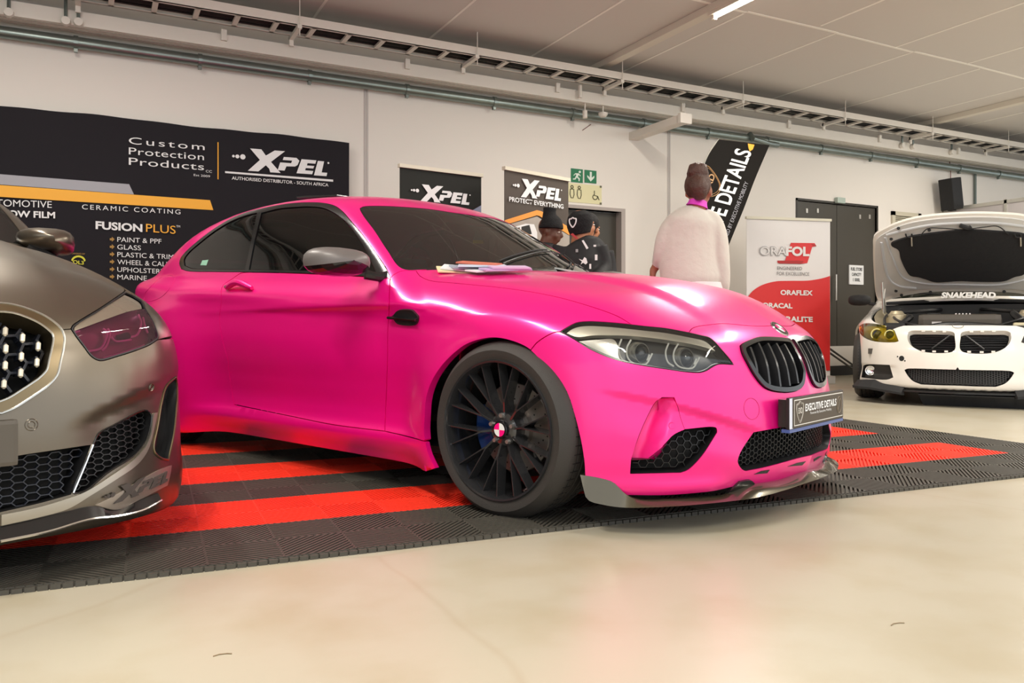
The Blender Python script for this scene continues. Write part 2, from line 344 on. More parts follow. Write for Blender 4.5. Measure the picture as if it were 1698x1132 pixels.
# louvred vent right of the double door
a = on_wall(1477, 350, WY); b_ = on_wall(1525, 392, WY); v = empty('wall_vent', (a.x, WY, b_.z)); tag(v, 'cream louvred vent in the wall right of the dark double door', 'vent')
W_, H_ = b_.x-a.x, a.z-b_.z; CRM = mat('cream_vent', sr(205, 198, 178), .5)
mb = MB(); mb.box((0, -.03, 0), (.07, 0, H_)); mb.box((W_-.07, -.03, 0), (W_, 0, H_)); mb.box((0, -.03, H_-.06), (W_, 0, H_)); mb.box((0, -.03, 0), (W_, 0, .05)); mb.build('vent_frame', CRM, v)
MB().box((.07, -.004, .05), (W_-.07, .0, H_-.06)).build('vent_backing', VOID, v)
for i in range(8): z = .08+i*(H_-.16)/7; MB().bar((.07, -.014, z), (W_-.07, -.014, z), .03, .008, up=(0, -.6, .8)).build('louvre', CRM, v)
# grey partition running out from the wall at the right, its post, the loudspeaker above it
p = on_wall(1564, 343, WY); PXX = p.x; pt = empty('partition_screen', (PXX, WY, 0)); tag(pt, 'tall grey exhibition partition standing behind the open white bonnet', 'partition')
PG_ = mat('partition_grey', sr(190, 184, 184), .5); AL = mat('aluminium_post', sr(200, 198, 190), .35, .6)
for i in range(4): MB().box((-.015, -.98*(i+1)+.01, .06), (.015, -.98*i-.03, 2.50)).build('partition_panel', PG_, pt)
for i in range(5): MB().box((-.03, -.98*i-.03, 0), (.03, -.98*i+.01, 2.56)).build('partition_post', AL, pt)
MB().box((-.03, -3.95, 2.5), (.03, 0, 2.55)).build('partition_rail', AL, pt)
q = on_wall(1576, 322, 7.9); sp = empty('wall_speaker', tuple(q)); tag(sp, 'black loudspeaker hung tilted on the wall above the partition', 'speaker')
MB().box((-.12, -.12, -.24), (.12, .10, .24), M=Matrix.Rotation(math.radians(-9), 4, 'Y')).build('speaker_box', MBLK, sp, bevel=.015); MB().box((.08, 0, -.24), (.20, .1, -.02)).build('speaker_bracket', MBLK, sp)
mb = MB(); mb.tube(crv([(.14, .15, 0), (.2, .2, .1), (.3, .2, .32), (.3, .22, .6)], .1), .006, 5); mb.build('speaker_cable', mat('red_cable', sr(120, 60, 50), .5), sp)
q = on_wall(1617, 290, WY-.03); mb = MB(); mb.tube([(q.x, q.y, 2.3), (q.x, q.y, 3.15)], .022, 8); tag(mb.build('wall_conduit', GALV, None, smooth=True), 'vertical metal conduit on the wall right of the loudspeaker', 'conduit')
mb = MB(); mb.tube([on_wall(966, 216, WY-.005), on_wall(980, 206, WY-.005)], .004, 4); tag(mb.build('loose_wire', mat('red_cable', sr(120, 60, 50), .5), None), 'short reddish wire end on the wall under the sensors', 'wire')
# handrail poles leaning behind the pink car, right
mb = MB(); 
for dy in (0, 7): mb.tube([on_wall(1376, 578+dy, 7.6), on_wall(1416, 606+dy, 7.9)], .014, 8)
tag(mb.build('trolley_handle', mat('dark_tube', sr(60, 58, 55), .4), None, smooth=True), 'pair of thin dark metal tubes leaning left of the white car', 'rail')

# ================================================================ SIGNS AND BANNERS
GRN = mat('exit_green', sr(30, 120, 80), .5); PHO = mat('glow_cream', sr(228, 222, 178), .5)
def wallsign(name, lab, x0, y0, x1, y1, m, Y=WY):
    a = on_wall(x0, y0, Y); b = on_wall(x1, y1, Y); s_ = empty(name, (a.x, Y, b.z)); tag(s_, lab, 'sign'); W, H = b.x-a.x, a.z-b.z
    MB().box((0, -.008, 0), (W, 0, H)).build('sign_board', m, s_); return s_, W, H
PW = mat('pictogram_white', sr(225, 235, 225), .5); OL = mat('pictogram_olive', sr(100, 100, 75), .5)
def poly(s_, pts, W, H, m, y=-.012, nm='pictogram'):
    mb = MB(); mb.prism([(a*W, b*H) for a, b in pts], .004, M=Matrix.Translation((0, y, 0))); return mb.build(nm, m, s_)
s_, W, H = wallsign('exit_sign', 'green and white running man exit sign on the wall above the single door', 946.5, 279, 966, 303.5, GRN)
poly(s_, [(.62,.80),(.70,.88),(.80,.86),(.82,.76),(.74,.70),(.64,.72)], W, H, PW)
poly(s_, [(.34,.66),(.62,.68),(.80,.52),(.76,.47),(.62,.57),(.56,.42),(.72,.30),(.70,.10),(.62,.10),(.62,.26),(.46,.36),(.36,.20),(.14,.18),(.14,.26),(.30,.28),(.44,.56),(.32,.58),(.24,.46),(.18,.50)], W, H, PW)
s_, W, H = wallsign('exit_arrow_sign', 'green sign with a white downward arrow right of the running man', 969, 281.5, 988.5, 304.5, GRN)
poly(s_, [(.42,.88),(.58,.88),(.58,.42),(.80,.60),(.80,.44),(.5,.12),(.20,.44),(.20,.60),(.42,.42)], W, H, PW)
s_, W, H = wallsign('toilet_sign', 'cream washroom sign with two figures and a wheelchair below the green signs', 941, 303, 997, 339, PHO)
for cx in (.12, .33):
    c = [(cx+.035*math.cos(t), .80+.07*math.sin(t)) for t in np.linspace(0, 6.28, 12, endpoint=False)]
    mb = MB(); mb.tube([(a*W, -.011, b*H) for a, b in c], .006, 4, closed=True); mb.build('figure_head', OL, s_)
    mb = MB(); mb.tube([(a*W, -.011, b*H) for a, b in [(cx-.05,.68),(cx-.06,.4),(cx-.03,.22),(cx+.03,.22),(cx+.06,.4),(cx+.05,.68)]], .006, 4, closed=True); mb.build('figure_body', OL, s_)
mb = MB(); mb.tube([((.80+.07*math.cos(t))*W, -.011, (.36+.13*math.sin(t))*H) for t in np.linspace(2, 6.6, 14)], .006, 4); mb.tube([(.78*W, -.011, .70*H), (.78*W, -.011, .45*H), (.88*W, -.011, .42*H), (.92*W, -.011, .22*H)], .006, 4); mb.build('wheelchair_symbol', OL, s_)
for a, b in ((.97, .04), (.97, .95)): MB().box((a*W-.012, -.014, b*H-.012), (a*W+.012, -.008, b*H+.012)).build('screw', OL, s_)
# --- the bold italic brand lettering used on several boards, fitted into a unit frame
XP = {'X': [(.0,.0),(.14,.0),(.235,.18),(.29,.0),(.42,.0),(.345,.40),(.50,.62),(.36,.62),(.30,.52),(.27,.62),(.235,.74),(.40,1.0),(.235,1.0),(.17,.90),(.115,.74),(.17,.45)],}
def xpel(parent, p0, ux, uy, m, nm='logo_letter', dots=True, reg=True, th=.002):
    """three dots and heavy slanted capitals; frame p0..ux..uy is the whole logo"""
    p0 = Vector(p0); ux = Vector(ux); uy = Vector(uy); nn = ux.cross(uy).normalized()
    def P(a, b): return p0+ux*a+uy*b+nn*th
    def shape(pts, name):
        mb = MB(); n = len(pts); vs = [P(a, b) for a, b in pts]+[P(a, b)-nn*th*.9 for a, b in pts]
        mb.add(vs, [tuple(range(n)), tuple(range(2*n-1, n-1, -1))]+[(i, n+i, n+(i+1) % n, (i+1) % n) for i in range(n)]); return mb.build(name, m, parent)
    L = ux.length; Hh = uy.length; asp = Hh/L
    if dots:
        for cx, r in ((.012, .015), (.055, .022), (.115, .030)): shape([(cx+r*math.cos(t), .60+r*math.sin(t)/asp) for t in np.linspace(0, 6.28, 16, endpoint=False)], 'logo_dot')
    b = .12 if dots else -.06; k = 1.06 if not dots else .845
    def S(pts): return [(b+a*k, c) for a, c in pts]
    # X: two crossing strokes
    shape(S([(.06,0),(.20,0),(.30,.30),(.345,.16),(.50,.16) if False else (.36,0),(.50,0),(.37,.47),(.56,1.0),(.42,1.0),(.33,.80),(.27,1.0) if False else (.30,.74),(.255,1.0) if False else (.24,1.0),(.09,1.0),(.22,.52)]), nm)
    shape(S([(.46,.12),(.555,.12),(.58,.32),(.70,.34),(.735,.42),(.76,.62),(.72,.74),(.545,.74),(.53,.60),(.66,.60),(.645,.48),(.495,.48)]), nm)
    shape(S([(.72,.04),(.94,.04),(.955,.20),(.84,.20),(.85,.31),(.955,.31),(.97,.43),(.865,.43),(.875,.54),(.985,.54),(1.0,.70),(.79,.70)]), nm)
    shape(S([(.965,.0),(1.145,.0) if dots else (1.02,.0),(1.155,.16) if dots else (1.03,.16),(1.075,.16),(1.11,.68),(1.02,.68)]), nm)
    if reg: shape([(1.11+.012*math.cos(t), .62+.012*math.sin(t)/asp) for t in np.linspace(0, 6.28, 10, endpoint=False)], 'registered_dot')
class Board:
    """a flat board seen in perspective: (u, v) are metres right and up from its lower left corner"""
    def __init__(s, name, lab, cat, org, ax, W, H, m, thick=.01, wav=0):
        s.ax = Vector(ax).normalized(); s.W = W; s.H = H; rz = math.atan2(s.ax.y, s.ax.x); s.org = Vector(org); s.n = Vector((s.ax.y, -s.ax.x, 0))
        s.e = empty(name, tuple(org), rz); tag(s.e, lab, cat)
        mb = MB(); nx, nz = (80, 40) if wav else (1, 1); vs = []; random.seed(5)
        for j in range(nz+1):
            for i in range(nx+1):
                u = i/nx; v = j/nz; y = wav*(.35*math.sin(u*23+v*2)+.3*math.sin(u*61+v*5)+.5*math.sin(v*9+u*7)) if wav else 0
                dz = 0 if not wav else (v*(.006*math.sin(u*17)+.003*math.sin(u*47)))
                vs.append((u*W, y, v*H+dz))
        fs = [(j*(nx+1)+i, j*(nx+1)+i+1, (j+1)*(nx+1)+i+1, (j+1)*(nx+1)+i) for j in range(nz) for i in range(nx)]
        n = len(vs); mb.add(vs+[(a, b+thick, c) for a, b, c in vs], fs+[tuple(n+k for k in reversed(f)) for f in fs])
        ring = [i for i in range(nx+1)]+[j*(nx+1)+nx for j in range(1, nz+1)]+[nz*(nx+1)+i for i in range(nx-1, -1, -1)]+[j*(nx+1) for j in range(nz-1, 0, -1)]
        mb.f += [[ring[k], n+ring[k], n+ring[(k+1) % len(ring)], ring[(k+1) % len(ring)]] for k in range(len(ring))]; mb.mi += [0]*len(ring)
        s.panel = mb.build('banner_cloth', m, s.e, smooth=bool(wav))
    def uv(s, px, py):
        d = ray(px, py); o = Vector((0, 0, EYE)); t = ((s.org-o).dot(s.n))/d.dot(s.n); p = o+d*t
        return (p-s.org).dot(s.ax), p.z-s.org.z
    def txt(s, st, a, b, hpx, m, y=-.012, **k):
        """a, b: pixels of the left and right end of the baseline; hpx: letter height in pixels at the left end"""
        u0, v0 = s.uv(*a); u1, v1 = s.uv(*b); _, v2 = s.uv(a[0], a[1]-hpx)
        return text_mesh(st, (u0, y, v0), (u1-u0, 0, v1-v0), (0, 0, v2-v0), m, 'lettering', s.e, **k)
    def shape(s, pix, m, nm='printed_shape', y=-.010, th=.003):
        pts = [s.uv(*q) for q in pix]; mb = MB(); mb.prism(pts, th, M=Matrix.Translation((0, y, 0))); return mb.build(nm, m, s.e)
    def logo(s, a, b, top, m, **k):
        u0, v0 = s.uv(*a); u1, v1 = s.uv(*b); _, v2 = s.uv(*top); xpel(s.e, (u0, -.010, v0), (u1-u0, 0, v1-v0), (0, 0, v2-v0), m, **k)
BCL = mat('banner_black', sr(40, 38, 42), .85, var=.06, vs=2, spec=.15); ORG = mat('banner_orange', sr(250, 180, 55), .6); GRY = mat('banner_grey', sr(165, 165, 172), .6)
o0 = on_wall(-260, 420, 8.0); r0_ = on_wall(579, 420, 8.0); topz = on_wall(579, 236, 8.0).z
B = Board('backdrop_banner', 'huge black cloth backdrop with white film-brand lettering and an orange stripe', 'banner', (o0.x, 8.0, .35), (1, 0, 0), r0_.x-o0.x, topz-.35, BCL, .008, wav=.006)
for i, (st, y0, y1, x1) in enumerate((('Custom', 244, 250, 339), ('Protection', 261, 266.5, 338), ('Products', 273, 282, 338))):
    B.txt(st, (213.5, 239+i*17.3), (x1, 249.5+i*16.6), 11.5 if i < 2 else 12, WHITE, bold=.0, space=1.25 if i == 0 else 1.05)
B.txt('CC', (341, 286), (351, 286.8), 4, WHITE); B.txt('Est 2009', (321, 292), (348, 294.5), 3.5, WHITE)
B.shape([(360.5,236),(362.2,236.2),(362.2,297.5),(360.5,297.2)], ORG, 'orange_rule')
B.logo((385, 281.5), (529, 291.5), (385, 244), WHITE)
B.shape([(373,284),(552,298),(552,301.5),(373,287)], WHITE, 'white_rule')
B.txt('AUTHORISED DISTRIBUTOR - SOUTH AFRICA', (384, 298), (544, 309.5), 5.5, WHITE, bold=.01)
B.shape([(-250,268),(0,289),(214,305.5),(222,322.5),(0,306),(-250,288)], GRY, 'grey_stripe')
B.shape([(-250,287),(0,307),(348,332),(353.5,348.5),(0,326.5),(-250,311)], ORG, 'orange_stripe', y=-.011)
B.txt('CERAMIC COATING', (136, 347), (299, 355.5), 8, WHITE, space=1.3)
B.txt('AUTOMOTIVE', (-33, 341), (86, 345), 11.5, WHITE); B.txt('WINDOW FILM', (-43, 358), (91.5, 362.5), 11.5, WHITE, bold=.03)
B.txt('PRIME', (-12, 390), (51, 390), 12, WHITE, bold=.03); B.txt('CS', (58, 391), (85, 392), 12, ORG)
B.txt('FUSION', (158.5, 380), (236, 385), 13.5, WHITE, bold=.035); B.txt('PLUS', (242, 384.5), (291, 388), 13.5, ORG); B.txt('TM', (292, 377), (298.5, 377.5), 3.5, WHITE)
for i, st in enumerate(('PAINT & PPF', 'GLASS', 'PLASTIC & TRIM', 'WHEEL & CALIPER', 'UPHOLSTERY', 'MARINE')):
    y = 399.5+12.4*i; w = (73, 39, 93, 103, 79, 49)[i]
    B.txt(st, (194.5, y+1.5), (194.5+w, y+1.5+w*.045), 8, WHITE)
    B.shape([(182,y-4.5),(185.5,y-4.5),(185.5,y-7),(190,y-2.8),(185.5,y+1.4),(185.5,y-1),(182,y-1)], mat('arrow_gold', sr(170, 130, 60), .6), 'arrow_mark')
YEL = mat('badge_yellow', sr(220, 215, 60), .6)
c = [(130+12*math.cos(t), 433+9.5*math.sin(t)) for t in np.linspace(3.3, 6.2, 14)]+[(130+9.5*math.cos(t), 434.5+8*math.sin(t)) for t in np.linspace(6.2, 3.3, 14)]
B.shape(c, YEL, 'yellow_arc'); B.txt('POWERED BY', (117, 421.5), (141, 422.5), 2.6, mat('arrow_gold', sr(170, 130, 60), .6)); B.txt('OL3', (121, 437), (139, 439), 6, YEL, bold=.02)
# roll-up banners
def rollup(name, lab, tl, tr, dl, dr, topz, m, H):
    a = at_depth(tl[0], tl[1], dl); b = at_depth(tr[0], tr[1], dr); a.z = b.z = topz-H; ax = b-a; W = ax.length
    R_ = Board(name, lab, 'banner', a, ax, W, H, m, .004)
    MB().box((-.01, -.02, H-.005), (W+.01, .02, H+.025)).build('top_rail', mat('rail_ivory', sr(215, 210, 190), .4), R_.e); MB().box((-.02, -.08, -(topz-H)+.0), (W+.02, .08, .0)).build('base_cassette', AL, R_.e, bevel=.01)
    mb = MB(); mb.tube([(W/2, .03, 0), (W/2, .03, H)], .01, 8); mb.build('support_pole', AL, R_.e); return R_
BK2 = mat('rollup_black', sr(42, 43, 40), .6, spec=.15); BR2 = mat('rollup_brown_grey', sr(88, 80, 74), .6, spec=.15)
R1 = rollup('rollup_banner', 'narrow black roll-up banner with white logo, right of the big backdrop', (663,276), (798,293), 6.55, 6.99, 2.0, BK2, 1.9)
R1.logo((680.5, 332), (769, 339.5), (680.5, 304), WHITE); R1.txt('PROTECTION FILM', (735, 346.5), (767, 348.5), 2.5, GRY)
R1.shape([(770,356),(797,340.5),(797,362),(770,362)], mat('steel_blue_print', sr(150, 160, 185), .5), 'grey_wedge')
R2 = rollup('rollup_banner', 'grey-brown roll-up banner with orange chevron behind the two men in beanies', (836.5,281), (942.5,300.5), 6.66, 7.20, 2.0, BR2, 1.9)
R2.logo((849, 325.5), (922, 333), (849, 294.5), WHITE); R2.txt('PROTECT EVERYTHING', (842.5, 334), (932.5, 346.5), 8, WHITE, bold=.02)
R2.shape([(836,365),(889,348.5),(896,350),(943,377),(943,390),(893,358),(889,357),(836,373)], mat('chevron_orange', sr(240, 155, 60), .5), 'orange_chevron')
R2.shape([(836,374),(889,359),(943,391),(943,440),(836,440)], mat('van_scene', sr(170, 160, 150), .5, var=.2, vs=9), 'photo_print')
R2.shape([(845,378),(870,371),(884,372),(889,385),(890,425),(845,425)], WHITE, 'van_print', y=-.012); R2.shape([(849,380),(860,377),(860,392),(849,394)], BK, 'van_window', y=-.014); R2.shape([(863,376),(876,373),(880,388),(863,391)], BK, 'van_window', y=-.014)
RED = mat('banner_red', sr(212, 40, 42), .5); WB = mat('banner_white', sr(226, 222, 220), .5)
R3 = rollup('rollup_banner', 'white over red roll-up banner beside the dark double door', (1238,364.5), (1376.5,368), 9.7, 9.95, 2.0, WB, 1.9)
wave = crv([(1237,495),(1247,483),(1262,473),(1285,466.5),(1310,465.5),(1340,465),(1362,461.5),(1375.5,457.5)], 6)
R3.shape([tuple(q) for q in wave]+[(1375.5,614),(1237,614)], RED, 'red_field')
R3.shape([(1311,402.5),(1350,403),(1353,408),(1346,409.5),(1338,436),(1327,437.5),(1289,436),(1288.5,432),(1301,432)], RED, 'scroll_emblem'); R3.shape([(1344,404),(1351,405),(1353,408.5),(1347,407.5)], mat('dark_red', sr(170, 30, 30), .5), 'scroll_curl', y=-.012)
R3.shape([(1288.5,432),(1322,432),(1332,433),(1328,437.5),(1291,436.8)], mat('dark_red', sr(170, 30, 30), .5), 'scroll_foot', y=-.012)
OUTL = mat('letter_grey', sr(165, 162, 162), .5)
R3.txt('ORA', (1258, 424), (1304, 424.5), 16, OUTL, bold=.03, y=-.014); R3.txt('ORA', (1259.5, 422.8), (1302.5, 423.2), 13.5, WB, bold=.0, y=-.016); R3.txt('FOL', (1302, 424.5), (1341, 425), 16, WB, bold=.045, y=-.016)
R3.txt('ENGINEERED', (1288, 447), (1329, 448), 5.5, mat('text_grey', sr(110, 108, 108), .5)); R3.txt('FOR EXCELLENCE', (1287.5, 456), (1341, 457), 5.5, mat('text_grey', sr(110, 108, 108), .5))
R3.txt('ORAFLEX', (1293, 489), (1346.5, 490), 8.5, WB, bold=.04, y=-.014); R3.txt('ORACAL', (1263, 510), (1313, 511.5), 8.5, WB, bold=.04, y=-.014); R3.txt('ORALITE', (1290, 533), (1346.5, 534), 9, WB, bold=.04, y=-.014)
# feather flag
fl = Board('feather_flag', 'tall slanting black feather flag with white capitals beside the woman in the pale sweater', 'flag', at_depth(1140, 420, 8.6)-Vector((0, 0, 0)), RV, .01, .01, BK2, .002)
bpy.data.objects.remove(fl.panel)
FP = [tuple(q) for q in crv([(1192,231),(1176,255),(1164,285),(1156,320),(1150,380),(1144,430),(1140,520),(1160,540)], 10)]+[tuple(q) for q in crv([(1160,540),(1203,421),(1216,388),(1233,347),(1252,297),(1276,240.5)], 10)]
fl.shape(FP, mat('flag_black', sr(32, 30, 28), .8, var=.1, vs=3, spec=.1), 'flag_cloth', y=0, th=.003)
def slant(st, a, b, up, m, nm='lettering', **k):
    u0 = Vector((*fl.uv(*a), 0)); u1 = Vector((*fl.uv(*b), 0)); u2 = Vector((*fl.uv(*up), 0))
    cv = lambda q: (q.x, -.006, q.y)
    return text_mesh(st, cv(u0), tuple(np.array(cv(u1))-np.array(cv(u0))), tuple(np.array(cv(u2))-np.array(cv(u0))), m, nm, fl.e, thick=.001, **k)
slant('EXECUTIVE DETAILS', (1158, 470), (1247, 252), (1131, 463), WHITE, bold=.02); slant('POWERED BY EXECUTIVE MOBILITY', (1199, 413), (1241, 303), (1193, 410.5), GRY)
crest(fl.e, Vector((*fl.uv(1180, 301), 0)).xzy+Vector((0, -.008, 0)), Vector((.35, 0, -.94)).normalized()*-1, Vector((.94, 0, .35)).normalized()*-1, .26, mat('flag_gold', sr(185, 145, 100), .5), 'EXD', .004) if False else None
GO = mat('flag_gold', sr(185, 145, 100), .5)
for k_, rr in ((1, .004), (.86, .0025)):
    pts = [(1180+(x-1180)*k_, 300+(y-300)*k_) for x, y in crv([(1172,275),(1182,284),(1190,296),(1195,310),(1190,321),(1178,326),(1170,322),(1160,300)], 4, True)]
    mb = MB(); mb.tube([(fl.uv(*q)[0], -.004, fl.uv(*q)[1]) for q in pts], rr, 4, closed=True); mb.build('crest_outline', GO, fl.e)
slant('EXD', (1176, 318), (1186, 291), (1167, 314), GO, 'crest_lettering', bold=.02)
fl.shape([(1240,238),(1251,240),(1248,248),(1243,251),(1241,245)], ORG, 'gold_mark', y=-.004)
mb = MB(); mb.tube([(fl.uv(*q)[0], .012, fl.uv(*q)[1]) for q in crv([(1150,560),(1142,500),(1146,420),(1155,320),(1163,285),(1176,254),(1193,231)], 15)], .012, 6); mb.build('flag_pole', AL, fl.e, smooth=True)
_b = fl.uv(1150, 560); MB().box((_b[0]-.25, -.25, -fl.org.z), (_b[0]+.25, .25, -fl.org.z+.03)).build('flag_base', MBLK, fl.e); mb = MB(); mb.tube([(_b[0], .012, -fl.org.z+.02), (_b[0], .012, _b[1]+.02)], .014, 8); mb.build('flag_stem', AL, fl.e)

# ================================================================ FLOOR TILES
TRED = mat('tile_red', sr(248, 62, 40), .42, var=.06, vs=3, spec=.4); TBLK = mat('tile_black', sr(76, 73, 66), .45, var=.12, vs=3, spec=.4)
def tile_mesh(name, m, flip):
    bm = MB(); T = .4; S = .2
    for i in range(2):
        for j in range(2):
            x0, y0 = i*S, j*S; d = 1 if (i+j+flip) % 2 else -1
            n = 9
            for k in range(2*n-1):       # diagonal ribs clipped to the square
                c = (k+1)*S/n
                if d > 0: a = (max(0, c-S), min(c, S)); b = (min(c, S), max(0, c-S))
                else: a = (max(0, c-S), S-min(c, S)); b = (min(c, S), S-max(0, c-S))
                bm.bar((x0+a[0], y0+a[1], .010), (x0+b[0], y0+b[1], .010), .0085, .012)
    for k in (0, 1, 2):
        bm.box((k*S-.003 if k else .0, 0, .002), (k*S+.003 if k < 2 else T, T, .0155)); bm.box((0, k*S-.003 if k else 0, .002), (T, k*S+.003 if k < 2 else T, .0155))
    bm.box((.001, .001, 0), (T-.001, T-.001, .004))
    me = bpy.data.meshes.new(name); me.from_pydata(bm.v, [], bm.f); me.materials.append(m); me.update(); return me
tm = {(c, f): tile_mesh('floor_tile', TRED if c else TBLK, f) for c in (0, 1) for f in (0, 1)}
mata = math.radians(-3.6)
mt = empty('interlocking_floor', (4.87, 2.208, 0), mata); tag(mt, 'interlocking ribbed floor of black plastic tiles with red bands under the pink car', 'floor tiles')
NX, NY = 18, 12; LASTX = 0; TS = .436
for j in range(NY):
    for i in range(NX):
        red = 1 if (j in (1, 3, 5, 8) and i >= 1) else 0
        o = bpy.data.objects.new('tile', tm[(red, j % 2)]); COL.objects.link(o); o.parent = mt; o.location = (LASTX-TS*(i+1), TS*j, 0); o.scale = (1.09, 1.09, 1)
mb = MB()
for i in range(int(NX*TS/.03)): mb.box((-.03*(i+1)+.0025, -.014, 0), (-.03*i-.0025, .0, .013))
mb.box((-NX*TS, -.006, 0), (0, 0, .011))
o = mb.build('edge_loops', TBLK, mt); o['kind'] = 'stuff'
# small stains and scuffs lying on the floor in front
for px, py, s in ((1487, 1034, 1), (368, 1085, .9)):
    p = on_z(px, py, .0015); mb = MB(); mb.tube([p+Vector((-.02*s, 0, 0)), p+Vector((-.005, .005, 0)), p+Vector((.012*s, .002, 0)), p+Vector((.022*s, -.004, 0))], .0012, 5)
    tag(mb.build('scrap_of_tape', mat('tan_scrap', sr(140, 120, 90), .7), None), 'small brownish scrap lying on the pale floor, %s foreground' % ('right' if px > 1000 else 'left'), 'debris')
# ---------------------------------------------------------------- numeric helpers for the car bodies
def curve1(xs, ys):
    xs = np.array(xs, float); ys = np.array(ys, float)
    h = np.diff(xs); d = np.diff(ys)/h
    m = np.zeros_like(ys)
    m[1:-1] = (d[:-1]*h[1:]+d[1:]*h[:-1])/(h[:-1]+h[1:])
    m[0] = d[0]; m[-1] = d[-1]
    def fn(x):
        x = np.clip(x, xs[0], xs[-1]) if False else x
        i = np.clip(np.searchsorted(xs, x)-1, 0, len(h)-1)
        t = (x-xs[i])/h[i]
        lo = x < xs[0]; hi = x > xs[-1]
        tt = np.clip(t, 0, 1)
        a = ys[i]; b = ys[i+1]; ma = m[i]*h[i]; mb = m[i+1]*h[i]
        r = a*(1+2*tt)*(1-tt)**2 + ma*tt*(1-tt)**2 + b*tt*tt*(3-2*tt) + mb*tt*tt*(tt-1)
        r = np.where(lo, ys[0]+m[0]*(x-xs[0]), r)
        return np.where(hi, ys[-1]+m[-1]*(x-xs[-1]), r)
    return fn
def smax(a, b, k):
    h = np.maximum(k-np.abs(a-b), 0)/k
    return np.maximum(a, b)+h*h*k*0.25
def smin(a, b, k): return -smax(-a, -b, k)
def sstep(x, a, b):
    t = np.clip((x-a)/(b-a), 0, 1); return t*t*(3-2*t)
def gauss(x, c, w): return np.exp(-((x-c)/w)**2)

# ---------------------------------------------------------------- the pink coupe: one implicit surface (x forward, y left, z up)
m2W = curve1([-3.75,-3.5,-3.1,-2.7,-2.0,-1.3,-.6,0,.3,.6,.9],[.70,.80,.865,.885,.885,.885,.885,.885,.875,.84,.76])
m2zc = curve1([-3.7,-.6,0,.5,.9],[1.0,.80,.745,.68,.62])
m2low = curve1([.08,.13,.16,.20,.23,.25,.28,.33,.44,.55,.65,.8,1.2],[-.09,-.05,-.035,-.012,-.003,-.006,-.022,-.032,-.026,-.009,0,0,0])
m2hi = curve1([-1,-.26,-.13,-.07,-.015,0,.015,.05,.10,.15,.20,.35],[0,0,-.010,-.011,-.001,0,-.004,-.022,-.055,-.088,-.13,-.27])
m2N = curve1([0,.2,.4,.55,.7,.8,.87,.92,1.1],[.822,.795,.74,.68,.575,.45,.315,.12,-.7])
m2V = curve1([.05,.12,.2,.3,.42,.5,.6,.68,.75,.9],[-.075,-.045,-.012,0,-.010,-.026,-.050,-.085,-.16,-.35])
m2top = curve1([-1.2,-.9,-.6,-.3,0,.2,.4,.55,.709,.76,.85,.95],[1.0,.985,.98,.963,.93,.897,.85,.80,.720,.675,.60,.50])
m2crown = curve1([-3.7,-1.0,-.6,0,.4,.8],[.04,.05,.045,.07,.09,.10])
m2roof = curve1([-3.7,-3.35,-3.2,-3.05,-2.7,-2.4,-2.1,-1.8,-1.5,-1.3,-1.15,-.7],[1.04,1.10,1.155,1.225,1.365,1.425,1.448,1.450,1.430,1.398,1.362,1.23])
m2belt = curve1([-3.7,-3.4,-3.1,-2.7,-1.4,-.7,-.4],[1.03,1.055,1.06,1.045,.985,.94,.92])
def m2_body(x, y, z):
    a = np.sqrt(y*y+1e-4)
    rf = np.hypot(x, z-.327); rr = np.hypot(x+2.80, z-.334)
    ff = np.exp(-(np.maximum(rf-.345, 0)/.15)**2)
    fr = np.exp(-(np.maximum(rr-.36, 0)/.24)**2)
    zc = m2zc(x)
    side = m2W(x) + m2low(z)*(1-np.maximum(ff, fr)) + m2hi(z-zc) + .042*ff*(1-sstep(z, .66, .86)) + .055*fr*(1-sstep(z, .80, .98))
    fs = (a-side)
    zt = np.where(x > -.5, m2top(x), np.minimum(m2top(np.maximum(x, -1.1)), 3))
    zt = zt*sstep(x, -1.1, -.7)+(1-sstep(x, -1.1, -.7))*m2belt(x)
    cr = m2crown(x)*(a/.7)**2.2
    dome = .016*(1-sstep(a, .34, .43))*sstep(x, -.4, .1)*(1-sstep(x, .45, .72))
    ft = z-(zt-cr+dome)
    zl = .365+(a-.42)*.33; dl = zl-z
    fold = -.016*sstep(dl, -.008, .022)*(1-sstep(dl, .04, .15))*sstep(a, .28, .42)*(1-sstep(a, .76, .84))
    tray = .022*gauss(z, .15, .035)*sstep(a, .40, .56)
    fn = (x-(m2N(a)+m2V(z)+fold+tray))*.8
    f = smax(fs, ft, .10+.03*sstep(x, -.8, -.4)+.07*sstep(x, -.1, .35))
    f = smax(f, fn, .13)
    f = smax(f, (-3.67+.25*(a/.8)**3+np.abs(z-.75)*.12)-x, .15)
    f = smax(f, .10-z, .03)
    # cabin
    g = .815-(z-.95)*(.53-.24*sstep(-x, 1.15, 2.1))+.02*gauss(z,1.2,.15)
    plan = .08*sstep(-x, 2.6, 3.6)
    gs = (a-(g-plan))/1.1
    gr = z-(m2roof(x)-.045*(a/.55)**2.5)
    gw = (x-(-.44-(z-.97)*1.82-.45*a*a))/2.0
    h = smax(gs, gr, .08)
    h = smax(h, gw, .045)
    h = smax(smax(h, .8-z, .02), -3.45-x, .1)
    return smin(f, h, .035)
